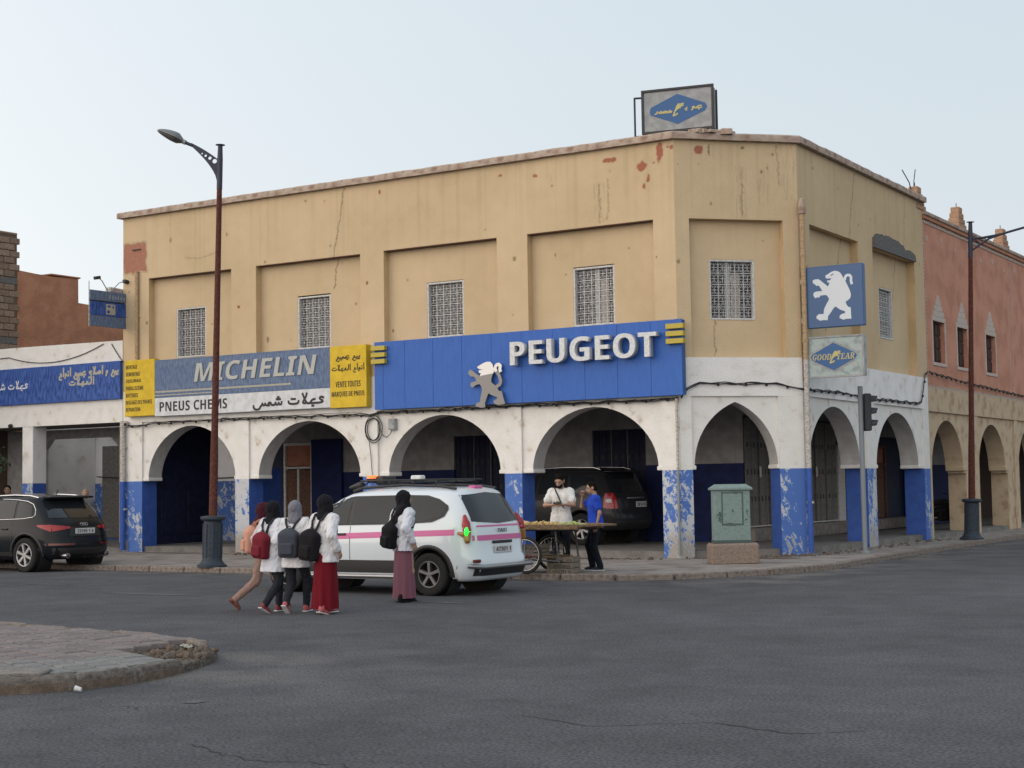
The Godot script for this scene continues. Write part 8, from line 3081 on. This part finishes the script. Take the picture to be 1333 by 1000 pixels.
func person(label: String, at: Vector3, dir: Vector3, q: Dictionary, d: Dictionary, group := "") -> Dictionary:
	var o := thing("person", label, "person", at, atan2(dir.x, dir.z), group)
	var j := joints(q)
	var s: float = j.s
	put("body", body_mesh(j, d.skin, d.get("curl", 0.5), d.get("face", true)), o)
	var hb: Basis = j.hb
	# legs
	if d.has("skirt"):
		var sk := Mb.new()
		var fc: Vector3 = (j.fl + j.fr) * 0.5
		var base := Vector3(fc.x, d.get("skirt_hem", 0.07), fc.z)
		var rings := []
		var ww: float = d.get("skirt_w", 0.19)
		for i in 9:
			var t := i / 8.0
			var c: Vector3 = (j.hip + Vector3(0, 0.1 * s, 0)).lerp(base, t)
			rings.append([c, lerpf(0.15, ww, pow(t, 0.8)) * s, lerpf(0.12, ww * d.get("skirt_d", 1.0), pow(t, 0.8)) * s])
		drape(sk, d.skirt, rings, 9, 0.15, 3 + int(at.x * 10))
		put("skirt", sk, o)
	else:
		var tr := Mb.new()
		var bones := leg_bones(j, 0.006, d.get("loose", 0.006))
		bones.append(cap(j.hip + Vector3(0.05, 0.02, 0) * s, 0.112 * s, j.hip + Vector3(-0.05, 0.02, 0) * s, 0.112 * s))
		flesh(tr, d.trousers, bones, 0.014, 0.03, [], 0.009)
		put("trousers", tr, o)
	for e in [[j.fl, j.tl], [j.fr, j.tr]]:
		var sh := Mb.new()
		shoe(sh, d.shoe, d.get("sole", M.letter_white), e[0], e[1], 0.0, s)
		put("shoe", sh, o)
	# top
	var tp := Mb.new()
	var tb := torso_bones(j, d.get("ease", 0.014))
	tb.append_array(arm_bones(j, d.get("ease", 0.014) + 0.004, d.get("sleeve", 0.9)))
	var hem: float = d.hem * s
	if d.hem < 0.86:
		for sx in [-1, 1]:
			tb.append(cap(j.hip + Vector3(sx * 0.05, 0, 0) * s, 0.118 * s, Vector3(j.hip.x + sx * 0.07 * s, hem - 0.06, j.hip.z), d.get("flare", 0.135) * s))
	var cuts := [[0, Vector3.DOWN, -hem]]
	if d.get("sleeve", 0.9) < 0.1:
		var cut_at := 0.62
		for e in [[j.shl, j.el], [j.shr, j.er]]:
			var dv: Vector3 = (e[1] - e[0]).normalized()
			var pt: Vector3 = (e[0] as Vector3).lerp(e[1], cut_at)
			tb = tb.filter(func(b): return not (b[0] == 0 and b[3] == e[1]))
			tb.append(cap(e[0], 0.056 * s, pt, 0.056 * s))
	flesh(tp, d.top, tb, 0.013, 0.032, cuts, 0.014)
	if d.has("collar"):
		flesh(tp, d.collar, [cap(j.neck + hb * Vector3(0.02, 0.0, 0.02) * s, 0.062 * s, j.neck + hb * Vector3(-0.02, 0.0, 0.02) * s, 0.062 * s)], 0.012, 0.02, [[0, Vector3.UP, j.neck.y + 0.03], [0, Vector3.DOWN, -(j.neck.y - 0.03)]])
	put("top", tp, o)
	# head
	if d.has("scarf"):
		var sc := Mb.new()
		var bones := [
			egg(j.head + hb * Vector3(0, 0.022, -0.018) * s, Vector3(0.094, 0.110, 0.113) * s, hb),
			egg(j.head + hb * Vector3(0, -0.06, 0.0) * s, Vector3(0.088, 0.09, 0.092) * s, hb),
			cap(j.head + hb * Vector3(0, -0.06, -0.015) * s, 0.085 * s, j.neck + Vector3(0, -0.01, 0.0) * s, 0.095 * s),
			cap(j.neck + j.tb * Vector3(0.06, -0.025, -0.005) * s, 0.065 * s, j.neck + j.tb * Vector3(-0.06, -0.025, -0.005) * s, 0.065 * s),
			egg(j.neck + j.tb * Vector3(0, -0.06, 0.05) * s, Vector3(0.12, 0.10, 0.085) * s),
		]
		for e in d.get("scarf_ends", []):
			bones.append(cap(j.neck + j.tb * ((e[0] as Vector3) * s), e[1] * s, j.neck + j.tb * ((e[2] as Vector3) * s), e[3] * s))
		flesh(sc, d.scarf, bones, 0.0105, 0.03, [[1, j.head + hb * Vector3(0, -0.02, 0.125) * s, Vector3(0.062, 0.078, 0.075) * s]], 0.010)
		put("headscarf", sc, o)
	else:
		var hr := Mb.new()
		var hbones := [egg(j.head + hb * Vector3(0, 0.036, -0.02) * s, Vector3(0.082, 0.095, 0.098) * s, hb), egg(j.head + hb * Vector3(0, -0.02, -0.055) * s, Vector3(0.07, 0.06, 0.055) * s, hb)]
		flesh(hr, d.hair, hbones, 0.008, 0.02, [[1, j.head + hb * Vector3(0, -0.015, 0.098) * s, Vector3(0.095, d.get("hairline", 0.082), 0.095) * s]])
		put("hair", hr, o)
		if d.has("beard"):
			var bd := Mb.new()
			flesh(bd, d.beard, [egg(j.head + hb * Vector3(0, -0.062, 0.04) * s, Vector3(0.061, 0.052, 0.064) * s, hb)], 0.007, 0.01, [[1, j.head + hb * Vector3(0, -0.008, 0.10) * s, Vector3(0.05, 0.042, 0.06) * s]])
			put("beard", bd, o)
		for sg in [-1, 1]:
			var eb := Mb.new()
			eb.tube(d.hair, [j.head + hb * Vector3(sg * 0.014, 0.022, 0.094) * s, j.head + hb * Vector3(sg * 0.03, 0.028, 0.09) * s, j.head + hb * Vector3(sg * 0.048, 0.022, 0.078) * s], 0.005 * s, 5)
			put("eyebrow", eb, o)
	if d.has("mask"):
		var mk := Mb.new()
		flesh(mk, d.mask, [egg(j.head + hb * Vector3(0, -0.05, 0.056) * s, Vector3(0.056, 0.05, 0.055) * s, hb), cap(j.head + hb * Vector3(0, -0.03, 0.10) * s, 0.014 * s, j.head + hb * Vector3(0, -0.07, 0.095) * s, 0.018 * s)], 0.008, 0.015)
		put("face_mask", mk, o)
	return {"node": o, "j": j, "xf": o.transform}

func backpack(label: String, p: Dictionary, off: Vector3, tilt: float, size: Vector3, m, trim, loose := 0.0) -> void:
	# hangs on a back: off is measured from the chest in the wearer's axes
	var j: Dictionary = p.j
	var s: float = j.s
	var tb: Basis = j.tb
	var c: Vector3 = j.chest + tb * (off * s)
	var xf: Transform3D = p.xf
	var bs := tb * Basis(Vector3.BACK, tilt)
	var o := thing("backpack", label, "backpack", xf * (c - bs.y * size.y * 0.5))
	o.transform.basis = xf.basis
	var up := bs.y * size.y * 0.5
	var b := Mb.new()
	flesh(b, m, [brick_of(up - bs.y * 0.03, Vector3(size.x * 0.5 - 0.05, size.y * 0.5 - 0.08, size.z * 0.5 - 0.045), 0.048, bs), egg(up + bs.y * size.y * 0.22, Vector3(size.x * 0.47, size.y * 0.28, size.z * 0.5), bs)], 0.012, 0.05)
	put("bag", b, o)
	var pk := Mb.new()
	flesh(pk, m, [brick_of(up - bs.y * size.y * 0.2 - bs.z * (size.z * 0.5 + 0.005), Vector3(size.x * 0.34 - 0.03, size.y * 0.2 - 0.03, 0.008), 0.03, bs)], 0.011, 0.02)
	put("front_pocket", pk, o)
	var zp := Mb.new()
	var pts := []
	for k in 13:
		var a := PI * k / 12.0
		pts.append(up + bs * Vector3(cos(a) * size.x * 0.40, sin(a) * size.y * 0.40 - 0.02, -size.z * 0.40))
	zp.tube(trim, pts, 0.005, 5)
	pts = []
	for k in 9:
		var a := PI * k / 8.0
		pts.append(up + bs * Vector3(cos(a) * size.x * 0.27, -size.y * 0.14 + sin(a) * 0.03, -size.z * 0.5 - 0.04))
	zp.tube(trim, pts, 0.004, 5)
	put("zip", zp, o)
	var lo := o.position
	var to := func(w: Vector3) -> Vector3: return w - (c - bs.y * size.y * 0.5)
	for e in [[j.shl, 1.0], [j.shr, -1.0]]:
		var st := Mb.new()
		var sh: Vector3 = e[0] - tb.x * (e[1] * 0.055 * s)
		var top := up + bs * Vector3(e[1] * size.x * 0.12, size.y * 0.44, size.z * 0.35)
		var low := up + bs * Vector3(e[1] * size.x * 0.38, -size.y * 0.40, size.z * 0.4)
		var line := [top, (top + to.call(sh + tb * Vector3(0, 0.075, -0.08) * s)) * 0.5 + tb * Vector3(0, 0.01, -0.02), to.call(sh + tb * Vector3(0, 0.068, -0.075) * s), to.call(sh + tb * Vector3(0, 0.082, 0.0) * s), to.call(sh + tb * Vector3(0, 0.02, 0.105) * s), to.call(sh + tb * Vector3(e[1] * 0.02, -0.16, 0.115) * s), to.call(j.waist + tb * Vector3(e[1] * 0.155, 0.06, 0.05) * s), to.call(j.waist + tb * Vector3(e[1] * 0.155, 0.03, -0.06) * s), low]
		st.tube(trim, line, 0.016, 6)
		put("strap", st, o)
	var hd := Mb.new()
	pts = []
	for k in 7:
		var a := PI * k / 6.0
		pts.append(up + bs * Vector3(cos(a) * 0.035, size.y * 0.46 + sin(a) * 0.035, size.z * 0.1))
	hd.tube(trim, pts, 0.006, 5)
	put("handle", hd, o)

func people() -> void:
	var skin := plain(lin(.32, .185, .125), 0.6)
	skin.subsurf_scatter_enabled = true
	skin.subsurf_scatter_strength = 0.05
	var white := cloth(lin(.55, .57, .62))
	var white2 := cloth(lin(.60, .60, .62))
	var black := cloth(lin(.012, .012, .015))
	var maroon := cloth(lin(.045, .012, .018))
	var grey := cloth(lin(.16, .16, .185))
	var dark := cloth(lin(.022, .024, .03))
	var beige := cloth(lin(.26, .17, .14))
	var red := cloth(lin(.125, .009, .016))
	var mauve := cloth(lin(.17, .075, .10))
	var hair := plain(lin(.009, .008, .007), 0.95, 0.0, 0.15)
	var shoe_red := cloth(lin(.22, .05, .055))
	var shoe_pink := cloth(lin(.38, .10, .11))
	var shoe_grey := cloth(lin(.30, .27, .24))
	var tan_shoe := cloth(lin(.16, .07, .055))
	var bag_trim := plain(lin(.016, .017, .022), 0.8)
	var away := Vector3(0.12, 0, -0.99).normalized()
	var g := "schoolgirls walking across the road"
	# leftmost, striding; seen more from the side
	var p1 := person("girl in maroon headscarf and beige trousers striding, leftmost of the walking four", Vector3(-0.34, 0, 12.62), Vector3(0.62, 0, -0.78), {"h": 1.50, "drop": 0.045, "lean": 0.06, "fl": Vector3(0.07, 0.085, 0.30), "fr": Vector3(-0.07, 0.16, -0.42), "toer": 0.75, "toel": -0.12, "look": -0.35, "wl": Vector3(0.20, -0.03, 0.12), "wr": Vector3(-0.20, 0.0, -0.05)},
		{"skin": skin, "top": cloth(lin(.50, .42, .44)), "hem": 0.80, "trousers": beige, "loose": 0.008, "shoe": tan_shoe, "sole": tan_shoe, "scarf": maroon, "scarf_ends": [[Vector3(0.10, 0.0, -0.06), 0.05, Vector3(0.20, -0.26, -0.22), 0.03], [Vector3(-0.09, 0.0, 0.04), 0.05, Vector3(-0.13, -0.24, 0.12), 0.035]], "mask": cloth(lin(.42, .48, .55))}, g)
	backpack("peach backpack on the leftmost walking girl", p1, Vector3(0.0, -0.14, -0.18), 0.0, Vector3(0.25, 0.40, 0.17), cloth(lin(.50, .26, .19)), cloth(lin(.36, .17, .12)))
	var p2 := person("girl in black headscarf, long white top and black trousers, second of the walking four", Vector3(0.20, 0, 13.0), away, {"h": 1.50, "drop": 0.02, "fl": Vector3(0.08, 0.08, 0.18), "fr": Vector3(-0.07, 0.12, -0.24), "toer": 0.5, "wl": Vector3(0.23, 0.0, 0.10), "wr": Vector3(-0.21, -0.02, 0.0)},
		{"skin": skin, "top": white, "hem": 0.60, "flare": 0.15, "trousers": dark, "shoe": shoe_red, "scarf": black, "face": false, "ease": 0.022}, g)
	backpack("dark red backpack on the second walking girl", p2, Vector3(0.05, -0.22, -0.195), 0.08, Vector3(0.25, 0.37, 0.15), cloth(lin(.15, .018, .028)), bag_trim)
	var p3 := person("girl in grey headscarf, white top and dark trousers, third of the walking four", Vector3(0.54, 0, 12.95), Vector3(-0.30, 0, -0.95).normalized(), {"h": 1.51, "drop": 0.03, "fl": Vector3(0.06, 0.14, -0.22), "fr": Vector3(-0.08, 0.08, 0.22), "toel": 0.65, "wl": Vector3(0.23, 0.0, 0.02), "wr": Vector3(-0.22, 0.0, 0.12), "shoulder": 0.165},
		{"skin": skin, "top": white2, "hem": 0.66, "flare": 0.145, "trousers": dark, "shoe": shoe_pink, "scarf": grey, "face": false, "ease": 0.026}, g)
	backpack("dark grey backpack on the third walking girl", p3, Vector3(0.02, -0.18, -0.20), 0.0, Vector3(0.28, 0.40, 0.15), cloth(lin(.055, .06, .075)), bag_trim)
	var p4 := person("girl in black headscarf and long dark red skirt, rightmost of the walking four", Vector3(1.04, 0, 12.93), Vector3(0.08, 0, -1.0), {"h": 1.56, "drop": 0.01, "fl": Vector3(0.07, 0.08, 0.14), "fr": Vector3(-0.07, 0.09, -0.14), "toer": 0.25, "look": -0.45, "wl": Vector3(0.22, 0.04, 0.12), "wr": Vector3(-0.26, 0.0, -0.02)},
		{"skin": skin, "top": white2, "hem": 0.72, "flare": 0.14, "skirt": red, "skirt_w": 0.172, "skirt_d": 1.1, "shoe": shoe_pink, "scarf": black, "ease": 0.02}, g)
	backpack("black backpack slung low on the girl in the red skirt", p4, Vector3(0.11, -0.26, -0.20), 0.12, Vector3(0.28, 0.43, 0.16), cloth(lin(.014, .013, .015)), bag_trim)
	var p5 := person("girl in black headscarf and mauve trousers walking alone beside the white taxi", Vector3(0.81, 0, 10.85), Vector3(0.30, 0, -0.95), {"h": 1.60, "drop": 0.01, "fl": Vector3(0.07, 0.08, 0.10), "fr": Vector3(-0.07, 0.08, -0.10), "toer": 0.15, "look": -0.5, "wl": Vector3(0.22, 0.04, 0.12), "wr": Vector3(-0.25, 0.0, -0.02)},
		{"skin": skin, "top": white, "hem": 0.76, "flare": 0.135, "skirt": mauve, "skirt_w": 0.165, "skirt_d": 0.95, "skirt_hem": 0.06, "shoe": black, "sole": black, "scarf": black, "scarf_ends": [[Vector3(-0.08, 0.02, -0.05), 0.06, Vector3(0.14, -0.24, -0.13), 0.05]], "ease": 0.018}, "")
	backpack("black backpack on the girl beside the taxi", p5, Vector3(0.10, -0.24, -0.19), 0.12, Vector3(0.25, 0.38, 0.15), cloth(lin(.013, .013, .015)), bag_trim)
	# two men at the fruit cart
	var m1 := person("bearded man in a white T-shirt looking down at his hands behind the fruit cart", Vector3(-0.28, 0.1, 4.45), Vector3(0.36, 0, 0.93), {"h": 1.76, "nod": 0.42, "look": -0.15, "wl": Vector3(0.05, 0.22, 0.27), "wr": Vector3(-0.07, 0.22, 0.26), "shoulder": 0.168, "pl": Vector3(1, -0.7, -0.2), "pr": Vector3(-1, -0.7, -0.2)},
		{"skin": skin, "top": cloth(lin(.62, .61, .59)), "hem": 0.80, "sleeve": 0.0, "trousers": dark, "shoe": black, "hair": hair, "beard": hair, "curl": 0.9, "ease": 0.012})
	var sj: Dictionary = m1.j
	var stp := Mb.new()
	stp.tube(bag_trim, [sj.shr + Vector3(0.05, 0.09, -0.05), sj.shr + Vector3(0.06, 0.085, 0.03), sj.chest + Vector3(-0.04, 0.05, 0.125), sj.waist + Vector3(0.05, 0.03, 0.13), sj.waist + Vector3(0.15, -0.08, 0.06)], 0.012, 6)
	put("shoulder_strap", stp, m1.node)
	var ph := thing("phone", "dark phone in the hands of the man in the white T-shirt", "phone", m1.xf * ((sj.wl + sj.wr) * 0.5 + Vector3(0.0, 0.03, 0.07)), atan2(0.36, 0.93))
	var pm := Mb.new()
	pm.box(M.black, Vector3.ZERO, Vector3(0.15, 0.01, 0.075), 0.004, Basis(Vector3.RIGHT, 0.5))
	put("case", pm, ph)
	person("man in blue polo shirt, hand at his mouth, standing right of the fruit cart", Vector3(0.42, 0.1, 4.42), Vector3(-0.80, 0, 0.60), {"h": 1.60, "nod": 0.22, "lean": 0.05, "wl": Vector3(0.22, -0.06, 0.02), "wr": Vector3(-0.03, 0.50, 0.21), "pr": Vector3(-0.5, -1, 0.3), "shoulder": 0.18, "fl": Vector3(0.08, 0.075, -0.06), "fr": Vector3(-0.08, 0.075, 0.06)},
		{"skin": skin, "top": cloth(lin(.02, .06, .40)), "collar": cloth(lin(.02, .06, .40)), "hem": 0.80, "sleeve": 0.0, "trousers": cloth(lin(.012, .014, .02)), "loose": 0.014, "shoe": cloth(lin(.03, .035, .05)), "hair": hair, "hairline": 0.10, "curl": 0.8, "ease": 0.022})
	person("bareheaded man glimpsed over the black car's roof at the left edge", Vector3(-18.9, 0.1, 1.4), Vector3(0.6, 0, 0.8), {"h": 1.76}, {"skin": skin, "top": dark, "hem": 0.8, "trousers": dark, "shoe": black, "hair": hair, "hairline": 0.1})
	person("man in a tan cap glimpsed over the black car's right rear corner", Vector3(-15.45, 0.1, 1.9), Vector3(0.7, 0, 0.7), {"h": 1.62}, {"skin": skin, "top": cloth(lin(.09, .10, .12)), "hem": 0.8, "trousers": dark, "shoe": black, "hair": cloth(lin(.25, .16, .11)), "hairline": 0.075})
